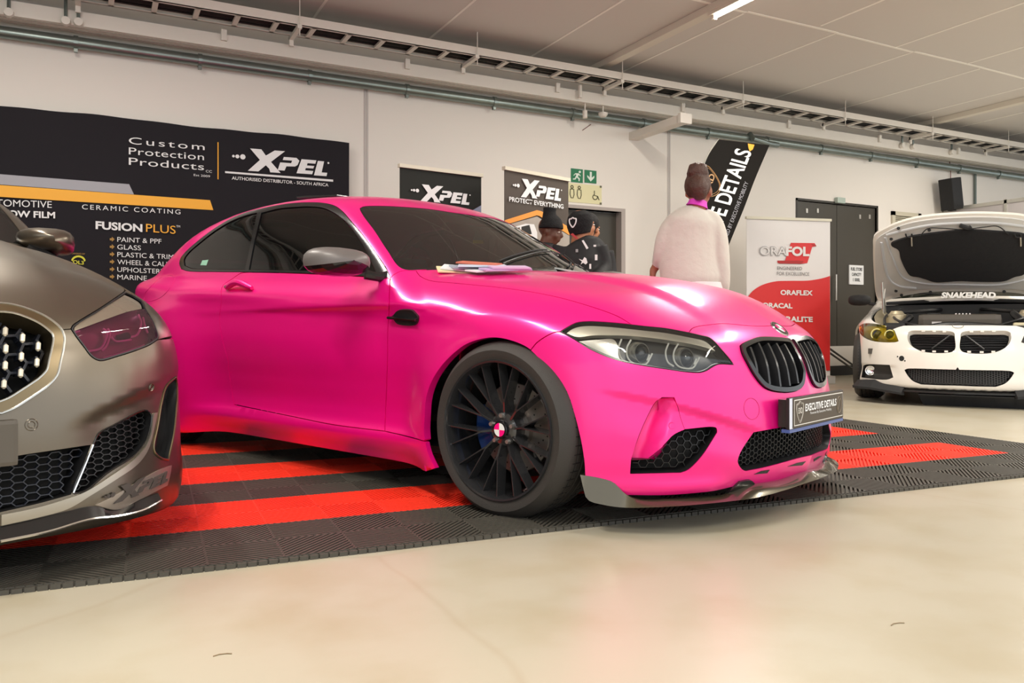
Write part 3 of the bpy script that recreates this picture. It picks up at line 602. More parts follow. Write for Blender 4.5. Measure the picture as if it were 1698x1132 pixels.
# ---------------------------------------------------------------- panels cut out of an implicit body surface
def inpoly(P, Q):
    x, y = P[:, 0], P[:, 1]; r = np.zeros(len(P), bool); n = len(Q)
    for i in range(n):
        x1, y1 = Q[i]; x2, y2 = Q[(i+1) % n]
        if y1 == y2: continue
        c = ((y1 > y) != (y2 > y)) & (x < (x2-x1)*(y-y1)/(y2-y1)+x1); r ^= c
    return r
class Body:
    def __init__(s, F, O, h, l, near, far, zax=.45, ball=(-.15, 0, .30)):
        s.F = F; s.O = np.array(O); s.h = np.array(h); s.l = np.array(l); s.near = near; s.far = far; s.zax = zax; s.ball = np.array(ball)
    def root(s, name):
        return empty(name, (s.O[0], s.O[1], 0), math.atan2(s.h[1], s.h[0]))
    def cast(s, pix, F=None):
        F = F or s.F
        pix = np.array(pix, float); n = len(pix)
        d = np.array(FV)[None]+((pix[:, 0]-849)/FOC)[:, None]*np.array(RV)[None]; d[:, 2] = (HOR-pix[:, 1])/FOC
        o = np.array([0, 0, EYE])-s.O
        ox, oy, oz = o@s.h, o@s.l, EYE; dx, dy, dz = d@s.h, d@s.l, d[:, 2]
        ev = lambda t: F(ox+dx*t, oy+dy*t, oz+dz*t)
        ts = np.linspace(s.near, s.far, 200); V = np.stack([ev(np.full(n, t)) for t in ts])
        hit = (V < 0).any(0); i1 = np.where(hit, np.argmax(V < 0, 0), 1); i1 = np.maximum(i1, 1)
        a = ts[i1-1]; b = ts[i1]
        for _ in range(22):
            m = .5*(a+b); ins = ev(m) < 0; b = np.where(ins, m, b); a = np.where(ins, a, m)
        # rays that just miss: take their closest approach, then drop on to the surface
        im = np.argmin(V, 0); t = np.where(hit, .5*(a+b), ts[im])
        p = np.stack([ox+dx*t, oy+dy*t, oz+dz*t], 1)
        for k in np.where(~hit)[0]:
            q = p[k:k+1].copy()
            for _ in range(6):
                g = s.grad(q, F); q = q-g*F(q[:, 0], q[:, 1], q[:, 2])[:, None]*.9
            p[k] = q[0]
        return p
    def grad(s, p, F=None, e=1.5e-3):
        F = F or s.F
        x, y, z = p[:, 0], p[:, 1], p[:, 2]
        g = np.stack([F(x+e, y, z)-F(x-e, y, z), F(x, y+e, z)-F(x, y-e, z), F(x, y, z+e)-F(x, y, z-e)], 1)
        return g/np.maximum(np.linalg.norm(g, axis=1), 1e-9)[:, None]
    def dom(s, P, proj):
        if proj == 'long': return np.stack([P[:, 0], np.arctan2(-P[:, 1], P[:, 2]-s.zax)*.8], 1)
        if proj == 'top': return P[:, :2].copy()
        q = P-(s.ball if proj == 'ball' else np.array([-2.9, 0, .5])); sg = 1 if proj == 'ball' else -1
        return np.stack([np.arctan2(-q[:, 1], q[:, 0]*sg), np.arctan2(q[:, 2], np.hypot(q[:, 0], q[:, 1]))], 1)*.9
    def solve(s, uv, proj, F=None):
        F = F or s.F
        n = len(uv)
        if proj == 'long':
            c = np.stack([uv[:, 0], np.zeros(n), np.full(n, s.zax)], 1); ph = uv[:, 1]/.8
            d = np.stack([np.zeros(n), -np.sin(ph), np.cos(ph)], 1); R = 1.5
        elif proj == 'top':
            c = np.stack([uv[:, 0], uv[:, 1], np.full(n, .4)], 1); d = np.tile([0, 0, 1.], (n, 1)); R = 1.3
        else:
            sg = 1 if proj == 'ball' else -1
            c = np.tile(s.ball if proj == 'ball' else np.array([-2.9, 0, .5]), (n, 1)); a = uv[:, 0]/.9; e = uv[:, 1]/.9
            d = np.stack([np.cos(a)*np.cos(e)*sg, -np.sin(a)*np.cos(e), np.sin(e)], 1); R = 1.9
        ts = np.linspace(.05, R, 36)
        V = np.stack([F(*(c+d*t).T) for t in ts]); out = V > 0
        i1 = np.where(out.any(0), np.argmax(out, 0), len(ts)-1); i1 = np.maximum(i1, 1); a = ts[i1-1]; b = ts[i1]
        for _ in range(17):
            m = .5*(a+b); o = F(*(c+d*m[:, None]).T) > 0; b = np.where(o, m, b); a = np.where(o, a, m)
        p = c+d*(.5*(a+b))[:, None]; return p, s.grad(p, F)
    def px(s, *curves, step=5):
        """pixel curves of an outline, smoothed one by one, cast on the body"""
        out = []
        for c in curves:
            q = crv(c, step)
            out += q[:-1] if len(q) > 1 else q
        return s.cast(out)
    def line(s, c, step=5): return s.cast(crv(c, step))
    def panel(s, name, inc, exc, proj, h, m, parent, off=0, inset=.0015, flange=.014, mirror=False, label=None, F=None, fmat=None):
        D = [s.dom(P, proj) for P in inc]; X = [s.dom(P, proj) for P in exc]
        verts = []; edges = []
        for Q in D+X:
            keep = []
            for i in range(len(Q)):
                a = Q[i]; b = Q[(i+1) % len(Q)]; L = np.linalg.norm(b-a)
                if L < 1e-4: continue
                k = max(1, int(L/h))
                for j in range(k): keep.append(a+(b-a)*j/k)
            b0 = len(verts); verts += keep; n = len(keep); edges += [(b0+i, b0+(i+1) % n) for i in range(n)]
        al = np.array(verts); lo = np.concatenate(D).min(0); hi = np.concatenate(D).max(0)
        gx = np.arange(lo[0]+h/2, hi[0], h); gy = np.arange(lo[1]+h/2, hi[1], h)
        G = np.array([(x+(h/2 if j % 2 else 0), y) for j, y in enumerate(gy) for x in gx]).reshape(-1, 2)
        if len(G):
            k = np.zeros(len(G), bool)
            for Q in D: k |= inpoly(G, Q)
            for Q in X: k &= ~inpoly(G, Q)
            G = G[k]
        kd = kdtree.KDTree(len(al))
        for i, q in enumerate(al): kd.insert((q[0], q[1], 0), i)
        kd.balance()
        G = [q for q in G if kd.find((q[0], q[1], 0))[2] > h*.55]
        allv = [Vector(q) for q in verts]+[Vector(q) for q in G]
        r = geometry.delaunay_2d_cdt(allv, edges, [], 0, 1e-5)
        V = np.array([tuple(q) for q in r[0]]); T = np.array([f for f in r[2] if len(f) == 3])
        cen = V[T].mean(1); k = np.zeros(len(T), bool)
        for Q in D: k |= inpoly(cen, Q)
        for Q in X: k &= ~inpoly(cen, Q)
        T = T[k]; used = np.unique(T); rm = -np.ones(len(V), int); rm[used] = np.arange(len(used)); V = V[used]; T = rm[T]
        P, N = s.solve(V, proj, F)
        fn = np.cross(P[T[:, 1]]-P[T[:, 0]], P[T[:, 2]]-P[T[:, 0]])
        fl = (fn*N[T[:, 0]]).sum(1) < 0; T[fl] = T[fl][:, ::-1]
        # boundary edges
        E = {}
        for t in T:
            for a, b in ((t[0], t[1]), (t[1], t[2]), (t[2], t[0])): E[(a, b)] = 1
        B = [(a, b) for (a, b) in E if (b, a) not in E]
        if inset:
            mv = np.zeros_like(P); ct = np.zeros(len(P))
            for a, b in B:
                t = P[b]-P[a]; q = np.cross(N[a], t); L = np.linalg.norm(q)
                if L < 1e-9: continue
                q /= L
                mv[a] += q; mv[b] += q; ct[a] += 1; ct[b] += 1
            g = ct > 0; L = np.linalg.norm(mv[g], axis=1); mv[g] /= np.maximum(L, .3)[:, None]; P = P+mv*inset
        o = off(P, V) if callable(off) else off
        P = P+N*(o[:, None] if hasattr(o, '__len__') else o)
        if callable(off):   # the offset changes the slope: take normals from the mesh
            N2 = np.zeros_like(P); fn = np.cross(P[T[:, 1]]-P[T[:, 0]], P[T[:, 2]]-P[T[:, 0]])
            for c in range(3): np.add.at(N2, T[:, c], fn)
            N = N2/np.maximum(np.linalg.norm(N2, axis=1), 1e-12)[:, None]
        nv = len(P); faces = [tuple(int(i) for i in t) for t in T]; ln = [N[i] for t in T for i in t]; ex = []; midx = [0]*len(faces)
        if flange:
            bi = {}
            for a, b in B:
                for i in (a, b):
                    if i not in bi: bi[i] = nv+len(ex); ex.append(P[i]-N[i]*flange)
            for a, b in B:
                faces.append((int(b), int(a), bi[a], bi[b])); midx.append(1 if fmat else 0)
                t = P[b]-P[a]; q = np.cross(t, N[a]); q /= max(np.linalg.norm(q), 1e-9)
                ln += [q]*4
        allp = np.vstack([P]+([np.array(ex)] if ex else []))
        def mk(sgn):
            me = bpy.data.meshes.new(name)
            q = allp*np.array([1, sgn, 1]); fs = faces if sgn > 0 else [tuple(reversed(f)) for f in faces]
            me.from_pydata(q.tolist(), [], fs)
            for mm in ([m, fmat] if fmat else [m]): me.materials.append(mm)
            if fmat: me.polygons.foreach_set('material_index', midx)
            me.polygons.foreach_set('use_smooth', [True]*len(fs))
            if sgn > 0: nn = ln
            else:
                nn = []; i = 0
                for f in faces:
                    seg = ln[i:i+len(f)]; i += len(f); nn += [v*np.array([1, -1, 1]) for v in reversed(seg)]
            me.normals_split_custom_set([tuple(v) for v in nn]); me.update()
            o = link(name, me, None, parent)
            if label: o['label'] = label
            return o
        r = mk(1)
        if mirror: mk(-1)
        return r
    def offs(s, P, d, F=None):
        return P+s.grad(P, F)*d
    def wall(s, name, P, o0, o1, m, parent, mirror=False, closed=True, taper=0):
        """ribbon that runs from offset o0 to o1 along an outline (the walls of a recess)"""
        g = s.grad(P); A = P+g*o0; Bq = P+g*o1; n = len(P)
        if taper: c = P.mean(0); Bq = Bq+(c-Bq)*taper
        r = None
        for sg in ((1, -1) if mirror else (1,)):
            mb = MB(); k = np.array([1, sg, 1])
            mb.add(list(A*k)+list(Bq*k), [(i, (i+1) % n, n+(i+1) % n, n+i) for i in range(n if closed else n-1)])
            o = mb.build(name, m, parent, smooth=True, ang=50); r = r or o
        return r
    def shrink(s, P, d, proj):
        Q = s.dom(P, proj); n = len(Q); A = .5*np.sum(Q[:, 0]*np.roll(Q[:, 1], -1)-np.roll(Q[:, 0], -1)*Q[:, 1]); sg = 1 if A > 0 else -1
        e = np.roll(Q, -1, 0)-Q; e /= np.maximum(np.linalg.norm(e, axis=1), 1e-9)[:, None]; nn = np.stack([-e[:, 1], e[:, 0]], 1)*sg
        v = nn+np.roll(nn, 1, 0); L = np.linalg.norm(v, axis=1); v /= np.maximum(L, .8)[:, None]
        return s.solve(Q+v*d*(2/np.maximum(L, .8))[:, None], proj)[0]
    def hexmesh(s, name, P, proj, cell, off, m, parent, wid=.003, dep=.008, asp=1.0, mirror=False, label=None):
        Q = s.dom(P, proj); lo = Q.min(0); hi = Q.max(0); segs = []
        dx = cell*1.5; dy = cell*math.sqrt(3)*asp; i = 0; x = lo[0]
        while x < hi[0]+cell:
            y = lo[1]-(dy/2 if i % 2 else 0)
            while y < hi[1]+dy:
                c = [(x+cell*math.cos(a*math.pi/3), y+cell*math.sin(a*math.pi/3)*asp) for a in range(6)]
                for a in range(3): segs.append((c[a], c[a+1]))
                y += dy
            x += dx; i += 1
        S = np.array(segs); k = inpoly(S[:, 0], Q) & inpoly(S[:, 1], Q); S = S[k]
        if not len(S): return
        A, NA = s.solve(S[:, 0], proj); B, NB = s.solve(S[:, 1], proj); A = A+NA*off; B = B+NB*off; r = None
        for sg in ((1, -1) if mirror else (1,)):
            kk = np.array([1, sg, 1]); mb = MB()
            for a, b, n in zip(A*kk, B*kk, NA*kk): mb.bar(a, b, wid, dep, up=n)
            o = mb.build(name, m, parent); r = r or o
            if label: o['label'] = label
        return r
MIR = np.array([1., -1., 1.])
def both(P): return [P, P*MIR]
def sym(P):
    """closed loop from a half outline that starts and ends near the centre line"""
    P = P.copy(); P[0, 1] = 0; P[-1, 1] = 0
    return np.vstack([P, (P*MIR)[::-1][1:-1]])
# ================================================================ PINK COUPE
PO = (2.1755972, 2.98672903, 0); PH = (0.35013923, -0.93648947, 0); PL = (0.93648947, 0.35013923, 0)
m2 = Body(m2_body, PO, PH, PL, 1.6, 7.5)
pink = m2.root('coupe_car')
tag(pink, 'large pink satin two-door coupe on black wheels, parked on the black and red tiles', 'car')
DLO = m2.px([(300.4,445.8),(297.2,437.8),(299,428.5),(307,418),(329.5,398),(356,378.2),(382.5,362.3),(409,351.7),(432.9,345.6),(462,339.8),(488.5,336.3),(515,335.3),(536,336.3),(554.8,341),(568,350.4),(581,365),(599.9,387.5),(621,416.6),(639.6,443),(647.6,460.3)],
            [(647.6,460.3),(621,459),(568,456.4),(515,453.7),(462,451.9),(409,451),(356,450.5),(311,449.2),(300.4,445.8)])
GLF = m2.px([(433.5,353),(462,346),(488.5,343.5),(515,342.6),(534,344.6),(553,352.5),(571,366),(590,389),(604,411),(624,452)], [(624,452),(568,450),(515,448.5),(462,447.5),(413,447)], [(413,447),(420,410),(433.5,353)])
GLR = m2.px([(306,440),(305,430),(312,419.5),(333,401),(359,381),(385,366),(409,357),(426,353)], [(426,353),(414,410),(406,447)], [(406,447),(356,446),(318,445),(306,440)])
WSR = m2.line([(748.4,351.7),(706,345.6),(626.5,341),(601,342.5),(597,345),(602.5,357),(621,382),(642,414),(666,444.5),(706,446.6),(743,448.4),(838.6,452.4),(870,453.4)])
WSR[:, 1] = np.minimum(WSR[:, 1], 0)
WS = sym(WSR)
HOODS = m2.line([(690,448.4),(695.4,456.4),(711,464.3),(759,469.6),(838.6,477.6),(918,490.8),(984.4,509.4),(1024,524),(1047.8,538)])
HLT = m2.line([(1047.8,538),(1075,541),(1102.6,543.7),(1142.7,551)])
HOODF = m2.line([(1142.7,551),(1147,545),(1155,541.5),(1175,538.5),(1198,536)])
hc = np.array([[.655, -.17, 0], [.668, 0, 0]]); hc = m2.solve(hc[:, :2], 'top')[0]
hr = m2.solve(np.array([(-.40, 0), (-.42, -.2), (-.475, -.4), (-.545, -.55), (-.60, -.64)]), 'top')[0]
HR = np.vstack([np.array(crv(hr, .03)), HOODS, HLT[1:], HOODF[1:], np.array(crv(np.vstack([HOODF[-1:], hc]), .03))[1:]])
HOOD = sym(HR)
DF = m2.line([(646.8,461.7),(645.7,485.5),(645,512),(642.8,551.8),(642.3,599.5),(638,714.8)])
DR = m2.line([(415,451),(400,452.5),(385,462),(368.5,475),(366.6,501.4),(364,525),(364.5,538.5),(369,565),(377,594),(381,626.5),(388,670.5)])
SILL = m2.line([(388,670.5),(482.7,690),(553.4,704.2),(638,714.8)])
DOOR = np.vstack([DF[::-1], m2.line([(646.8,461.7),(568,456.4),(462,451.9),(415,451)])[1:], DR[1:], SILL[1:-1]])
ARCH = m2.line([(722,776),(710,750),(704,720),(704.6,690),(707,660),(716,633),(731,609),(749,589.6),(773,571.5),(800,562.5),(821,560.4),(848,565.5),(875,577.5),(896,597),(917.4,621),(938.4,651),(950.4,681),(959.4,714),(965.5,744),(968.5,765),(970,789)])
kgap = int(np.argmin(np.linalg.norm(ARCH-m2.cast([(880,580.6)])[0], axis=1)))
GAP = m2.line([(880,580.6),(890,568.5),(905,558),(920,551),(928.8,550)])
HL = m2.px([(928.8,550),(942,542),(956.5,535),(974.8,533),(1011,534.6),(1047.8,538)], [(1047.8,538),(1075,541),(1102.6,543.7),(1142.7,551)], [(1142.7,551),(1162.8,555.6),(1175.6,558.7),(1184.7,565.6),(1199.3,582),(1210.3,594.9),(1216.7,604.4)],
           [(1216.7,604.4),(1190.2,604),(1179.3,609.5),(1172,614),(1161,617.3),(1139,616.4),(1102.6,611.3),(1066,605.8),(1029.5,598.5),(1002,589.4),(974.8,576.6),(952.9,562.9),(938.3,554.7),(928.8,550)])
FB = m2.line([(638,714.8),(675,723.5),(703,731.5)])
k0 = int(np.argmin(np.linalg.norm(ARCH-FB[-1], axis=1)))
HLTIP = m2.line([(928.8,550),(942,542),(956.5,535),(974.8,533),(1011,534.6),(1047.8,538)])
PIL = m2.line([(646.8,461.7),(652,456),(666,449),(690,448.4)])
FENDER = np.vstack([PIL, HOODS[1:], HLTIP[::-1][1:], GAP[::-1][1:], ARCH[:kgap+1][::-1][:kgap+1-k0], FB[::-1], DF[::-1][1:-1]])
BOT = m2.solve(m2.dom(np.array([(.40,-.83,.13),(.52,-.74,.13),(.66,-.60,.13),(.76,-.42,.13),(.80,-.2,.13),(.82,0,.13)]), 'ball'), 'ball')[0]
BOT = m2.line([(970,789),(985,800)]).tolist()+crv(BOT, .03); BOT = np.array(BOT)
hi_ = HL[int(len(HL)*0)]
HLB = m2.line([(1142.7,551),(1162.8,555.6),(1175.6,558.7),(1184.7,565.6),(1199.3,582),(1210.3,594.9),(1216.7,604.4)])
HLC = m2.line([(1216.7,604.4),(1190.2,604),(1179.3,609.5),(1172,614),(1161,617.3),(1139,616.4),(1102.6,611.3),(1066,605.8),(1029.5,598.5),(1002,589.4),(974.8,576.6),(952.9,562.9),(938.3,554.7),(928.8,550)])
hf = np.array(crv(np.vstack([HOODF[-1:], hc]), .03))
BR = np.vstack([hf[::-1], HOODF[::-1][1:], HLB[1:], HLC[1:], GAP[::-1][1:], ARCH[kgap+1:], BOT[1:]])
BUMP = sym(BR)
KID = m2.px([(1226.8,573),(1233,568.6),(1254.2,560.7),(1279,560.3),(1303.7,562.4),(1321.4,566.3),(1331,573),(1334.5,582),(1334.5,600),(1333,619),(1330,638.2),(1323,646.4),(1307.3,650.4),(1289.6,650),(1275.4,646.9),(1264.8,641),(1250.7,624.3),(1238.3,603),(1229.5,585.4),(1226.8,573)], step=4)
KID[:, 1] = np.minimum(KID[:, 1], -.014)
SI = m2.px([(1116.5,721),(1135,711.8)], [(1135,711.8),(1187.6,709.6),(1189,716.5)], [(1189,716.5),(1162.8,756.6),(1141,778.3),(1128.8,783)], [(1128.8,783),(1045.3,785)], [(1045.3,785),(1046.9,762.8)], [(1046.9,762.8),(1076,761.3)], [(1076,761.3),(1098,741),(1116.5,721)])
REC = m2.px([(1046.9,762.8),(1060,722),(1078,682),(1087,667),(1098,659)], [(1098,659),(1118,659)], [(1118,659),(1124,676),(1128,692),(1135,711.8)], [(1135,711.8),(1116.5,721),(1098,741),(1076,761.3)], [(1076,761.3),(1046.9,762.8)])
LOWR = np.vstack([m2.solve(np.array([(0, .045)]), 'ball')[0]*0+m2.solve(m2.dom(np.array([[.82,0,.365]]), 'ball'), 'ball')[0],
    m2.line([(1298,708.5),(1250,717)]), m2.line([(1250,717),(1241.4,729.2),(1232.7,742.3),(1226,755.4),(1224,766),(1230.5,777),(1237,780.4)])[1:],
    m2.line([(1237,780.4),(1269.7,773.9),(1302.4,765.2),(1322,759.5)])[1:], m2.solve(m2.dom(np.array([[.82,0,.215]]), 'ball'), 'ball')[0]])
LOW = sym(LOWR)
# ---- painted panels
m2.panel('bonnet', [HOOD], [], 'long', .022, PINK, pink)
m2.panel('door', [DOOR], [DLO], 'long', .013, PINK, pink, inset=.0028, mirror=True)
m2.panel('front_fender', [FENDER], [], 'long', .013, PINK, pink, inset=.0028, mirror=True, flange=.03)
m2.panel('front_bumper', [BUMP], both(HL)+both(KID)+both(SI)+both(REC)+[LOW], 'ball', .0105, PINK, pink, flange=.025)
# rest of the shell: roof, pillars, quarters and sills in one pressing
def longloop(pts): return m2.solve(np.array(pts), 'long')[0]
xs = np.linspace(-.33, -3.42, 90)
bot = np.array([(x, math.radians(112)*.8) for x in xs]); back = np.array([(-3.42, v) for v in np.linspace(math.radians(112)*.8, 0, 40)])
botP = m2.solve(m2.dom(np.array([(x, -.84, .135) for x in xs]), 'long'), 'long')[0]
backv = np.linspace(m2.dom(botP[-1:], 'long')[0, 1], 0, 40); backP = m2.solve(np.array([(-3.42, v) for v in backv]), 'long')[0]
fr0 = m2.solve(np.array([(-.43, 0), (-.45, -.2), (-.5, -.4), (-.57, -.55), (-.62, -.66)]), 'top')[0]
SH = np.vstack([np.array(crv(fr0, .03)), m2.line([(690,448.4),(666,449),(652,456),(646.8,461.7)]), DF[1:-1], FB, ARCH[:k0][::-1], botP[3:], backP[1:]])
SHELL = sym(SH)
th = np.linspace(math.radians(-28), math.radians(208), 60)
RARCH = np.array([(-2.80+.375*math.cos(t), -.9, .334+.375*math.sin(t)) for t in th])
RARCH = m2.solve(np.stack([RARCH[:, 0], np.arctan2(.93, RARCH[:, 2]-.45)*.8], 1), 'long')[0]
bw = m2.solve(np.array([(-2.42, 0), (-2.44, -.3), (-2.52, -.53), (-2.62, -.58), (-2.95, -.64), (-3.1, -.60), (-3.17, -.3), (-3.18, 0)]), 'top')[0]
BW = sym(np.array(crv(bw, .03)))
m2.panel('body_shell', [SHELL], both(DLO)+both(DOOR)+[WS, BW]+both(RARCH), 'long', .022, PINK, pink, flange=.02)
rl = m2.solve(m2.dom(np.vstack([backP[::-1]]), 'rear'), 'rear')[0]
bb = m2.solve(m2.dom(np.array(crv([(-3.42,-.7,.16),(-3.6,-.5,.16),(-3.66,-.25,.16),(-3.67,0,.16)], .04)), 'rear'), 'rear')[0]
REAR = sym(np.vstack([rl, bb[1:]]))
TL = m2.solve(np.array([(-.78,.20),(-.50,.22),(-.30,.215),(-.30,.30),(-.55,.345),(-.80,.33)])*.9, 'rear')[0]
m2.panel('rear_bumper', [REAR], both(TL), 'rear', .03, PINK, pink)
m2.panel('tail_lamp', [TL], [], 'rear', .03, mat('red_lens', (.35, .005, .01), .1, 0, .5), pink, mirror=True)
# ---- glass
TINT = glass('dark_side_glass', (.035, .038, .038), .25, .0)
WGL = glass('windscreen_glass', (.26, .29, .275), .12, .0)
m2.panel('windscreen', [WS], [], 'long', .03, WGL, pink, off=-.002, flange=0)
m2.wall('windscreen_seal', WS, -.001, -.02, SBLK, pink)
m2.panel('rear_window', [BW], [], 'long', .03, TINT, pink, off=-.002, flange=0)
m2.panel('window_trim', [DLO], [GLF, GLR], 'long', .02, GBLK, pink, off=.001, flange=.01, mirror=True)
m2.panel('side_window', [GLF], [], 'long', .03, TINT, pink, off=-.004, flange=0, mirror=True)
m2.panel('quarter_window', [GLR], [], 'long', .03, TINT, pink, off=-.004, flange=0, mirror=True)
# black sash between the two side panes and scuttle panel below the screen
SC = sym(np.vstack([m2.solve(np.array([(-.395, 0)]), 'top')[0], np.array(crv(hr, .03)), m2.line([(690,448.4),(675,446.5)]), np.array(crv(m2.solve(np.array([(-.66,-.66), (-.60,-.55), (-.53,-.4), (-.475,-.2), (-.46,0)]), 'top')[0], .03))]))
m2.panel('scuttle', [SC], [], 'top', .03, SBLK, pink, off=-.012, flange=.01)

# ---- kidney grilles
KI = m2.shrink(KID, .019, 'ball')
def kframe(P, V): return .012
m2.panel('kidney_frame', [KID], [KI], 'ball', .01, GBLK, pink, off=.010, flange=.06, mirror=True)
m2.panel('grille_backing', [KID], [], 'ball', .03, VOID, pink, off=-.075, flange=0, mirror=True)
SLATM = mat('slat_black', (.022, .022, .024), .22); Q = m2.dom(KI, 'ball'); lo = Q.min(0); hi = Q.max(0)
for sg in (1, -1):
    for i in range(5):
        u = lo[0]+(hi[0]-lo[0])*(i+.75)/5.3
        vv = np.linspace(lo[1]-.01, hi[1]+.01, 60); line = np.stack([np.full(60, u)+.004*np.sin((vv-lo[1])/(hi[1]-lo[1])*3.1)*-1, vv], 1); k = inpoly(line, Q); line = line[k]
        if len(line) < 6: continue
        P, N = m2.solve(line[::3], 'ball'); mb = MB(); w = .0085; t = np.array([0, 1., 0]); vs = []
        for p, n in zip(P, N):
            tt = t-n*(n@t); tt /= np.linalg.norm(tt)
            vs += [p+n*.004-tt*w*.6, p+n*.004+tt*w*.6, p-n*.055+tt*w, p-n*.055-tt*w]
        vs = [v*np.array([1, sg, 1]) for v in vs]; fs = []
        for j in range(len(P)-1):
            for a in range(4): fs.append((j*4+a, j*4+(a+1) % 4, j*4+4+(a+1) % 4, j*4+4+a))
        mb.add(vs, fs); mb.build('grille_slat', SLATM, pink, smooth=True)
# ---- lower intakes
m2.wall('intake_surround', SI, -.002, -.07, SBLK, pink, mirror=True)
m2.panel('intake_backing', [SI], [], 'ball', .03, VOID, pink, off=-.06, flange=0, mirror=True)
m2.hexmesh('honeycomb_mesh', SI, 'ball', .0165, -.030, SBLK, pink, .0022, .010, mirror=True)
m2.wall('intake_surround', LOW, -.002, -.08, SBLK, pink)
m2.panel('intake_backing', [LOW], [], 'ball', .03, VOID, pink, off=-.075, flange=0)
m2.hexmesh('honeycomb_mesh', LOW, 'ball', .0115, -.035, SBLK, pink, .002, .010)
# recessed blade beside the side intake: deep along its rear edge, flush at the front
rd = m2.dom(REC, 'ball'); e0 = m2.dom(m2.cast([(1050,765)]), 'ball')[0]; e1 = m2.dom(m2.cast([(1090,662)]), 'ball')[0]
ax = (e1-e0)/np.linalg.norm(e1-e0); nx = np.array([-ax[1], ax[0]])
if ((rd.mean(0)-e0)@nx) < 0: nx = -nx
def recoff(P, V): d = (V-e0)@nx; return -.040*(1-sstep(d, .0, .075))*sstep(P[:, 2], .2, .25)
m2.panel('air_curtain_blade', [REC], [], 'ball', .012, PINK, pink, off=recoff, flange=.05, mirror=True, inset=.0)
m2.wall('air_curtain_wall', m2.line([(1045.3,785),(1046.9,762.8),(1060,722),(1078,682),(1087,667),(1098,659),(1118,659)]), 0, -.06, PINK, pink, mirror=True, closed=False)

# ---- headlights
LENS = glass('lamp_cover_glass', (.93, .94, .93), .02, .0)
HD = mat('lamp_housing', (.05, .05, .05), .3, .4); HREF = mat('lamp_reflector', (.55, .54, .50), .25, .85); DRL = mat('lamp_light_guide', (.75, .73, .66), .35)
def hl_parts():
    m2.panel('headlamp_housing', [HL], [], 'ball', .02, HD, pink, off=-.045, flange=0, mirror=True)
    m2.wall('headlamp_surround', HL, -.001, -.045, GBLK, pink, mirror=True)
    IN = m2.shrink(HL, .004, 'ball')
    m2.panel('headlamp_rim', [HL], [IN], 'ball', .01, SBLK, pink, off=.001, flange=.004, mirror=True)
    brow = m2.px([(938,549.5),(946,543),(958,538),(976,536),(1011,537.5),(1047,541),(1075,544),(1103,547),(1143,554.5),(1170,561),(1181,569),(1190,580)], [(1190,580),(1170,573),(1140,566),(1110,561),(1080,557),(1050,554),(1015,553),(985,553.5),(955,556.5),(938,549.5)])
    m2.panel('daylight_brow', [brow], [], 'ball', .015, mat('brow_silver', (.66, .62, .52), .3, .55), pink, off=-.012, flange=.02, mirror=True)
    foot = m2.px([(945,558),(975,573),(1003,586),(1030,595),(1066,602),(1103,608),(1139,613),(1160,614),(1172,610),(1186,601),(1205,601)], [(1205,601),(1185,604.5),(1172,613),(1160,616.5),(1139,616),(1103,611),(1066,605.5),(1030,598.5),(1003,590),(975,577),(945,558)])
    m2.panel('lower_lamp_trim', [foot], [], 'ball', .015, HREF, pink, off=-.008, flange=.01, mirror=True)
    side = m2.px([(957,561),(990,557),(1018,556),(1026,570),(1030,594)], [(1030,594),(1003,585),(975,572),(957,561)])
    m2.panel('side_reflector', [side], [], 'ball', .015, HREF, pink, off=-.025, flange=.01, mirror=True)
    for (cx, cy, w) in ((1063, 581, 20), (1143, 589, 20)):
        c = m2.cast([(cx, cy)]); n = m2.grad(c)[0]; c = c[0]; fw = np.array([.93, -.2, .1]); fw /= np.linalg.norm(fw)
        for sg in (1, -1):
            k = np.array([1, sg, 1]); cc = Vector((c-n*.036)*k); f = Vector(fw*k)
            R = f.to_track_quat('Y', 'Z').to_matrix().to_4x4(); M = Matrix.Translation(cc) @ R
            mb = MB(); prof = [(.0001, .030), (.012, .028), (.021, .020), (.0265, .006), (.028, -.01)]
            mb.lathe(prof, 28, M=M); mb.build('projector_lens', mat('projector_lens', (.03, .035, .04), .04, 0, 1), pink, smooth=True)
            mb = MB(); mb.lathe([(.033, .012), (.037, .012), (.040, .0), (.042, -.02), (.030, -.02), (.033, .012)], 28, M=M); mb.build('projector_ring', HREF, pink, smooth=True)
    for base in (0, 80):
        dy = base*.085
        for pts in ([(1047,560),(1040,575),(1041,590),(1050,600),(1072,602),(1079,592),(1083,584)], [(1031,559),(1026,575),(1030,592),(1040,599)], [(1090-12,586),(1074,596)]):
            pp = [(a+base, b+dy) for a, b in pts]; P = m2.line(pp, 4); g = m2.grad(P); P = P-g*.014
            for sg in (1, -1):
                mb = MB(); mb.tube([q*np.array([1, sg, 1]) for q in P], .0032, 6); mb.build('light_guide', DRL, pink, smooth=True)
    m2.panel('headlamp_lens', [IN], [], 'ball', .02, LENS, pink, off=.000, flange=0, mirror=True)
hl_parts()
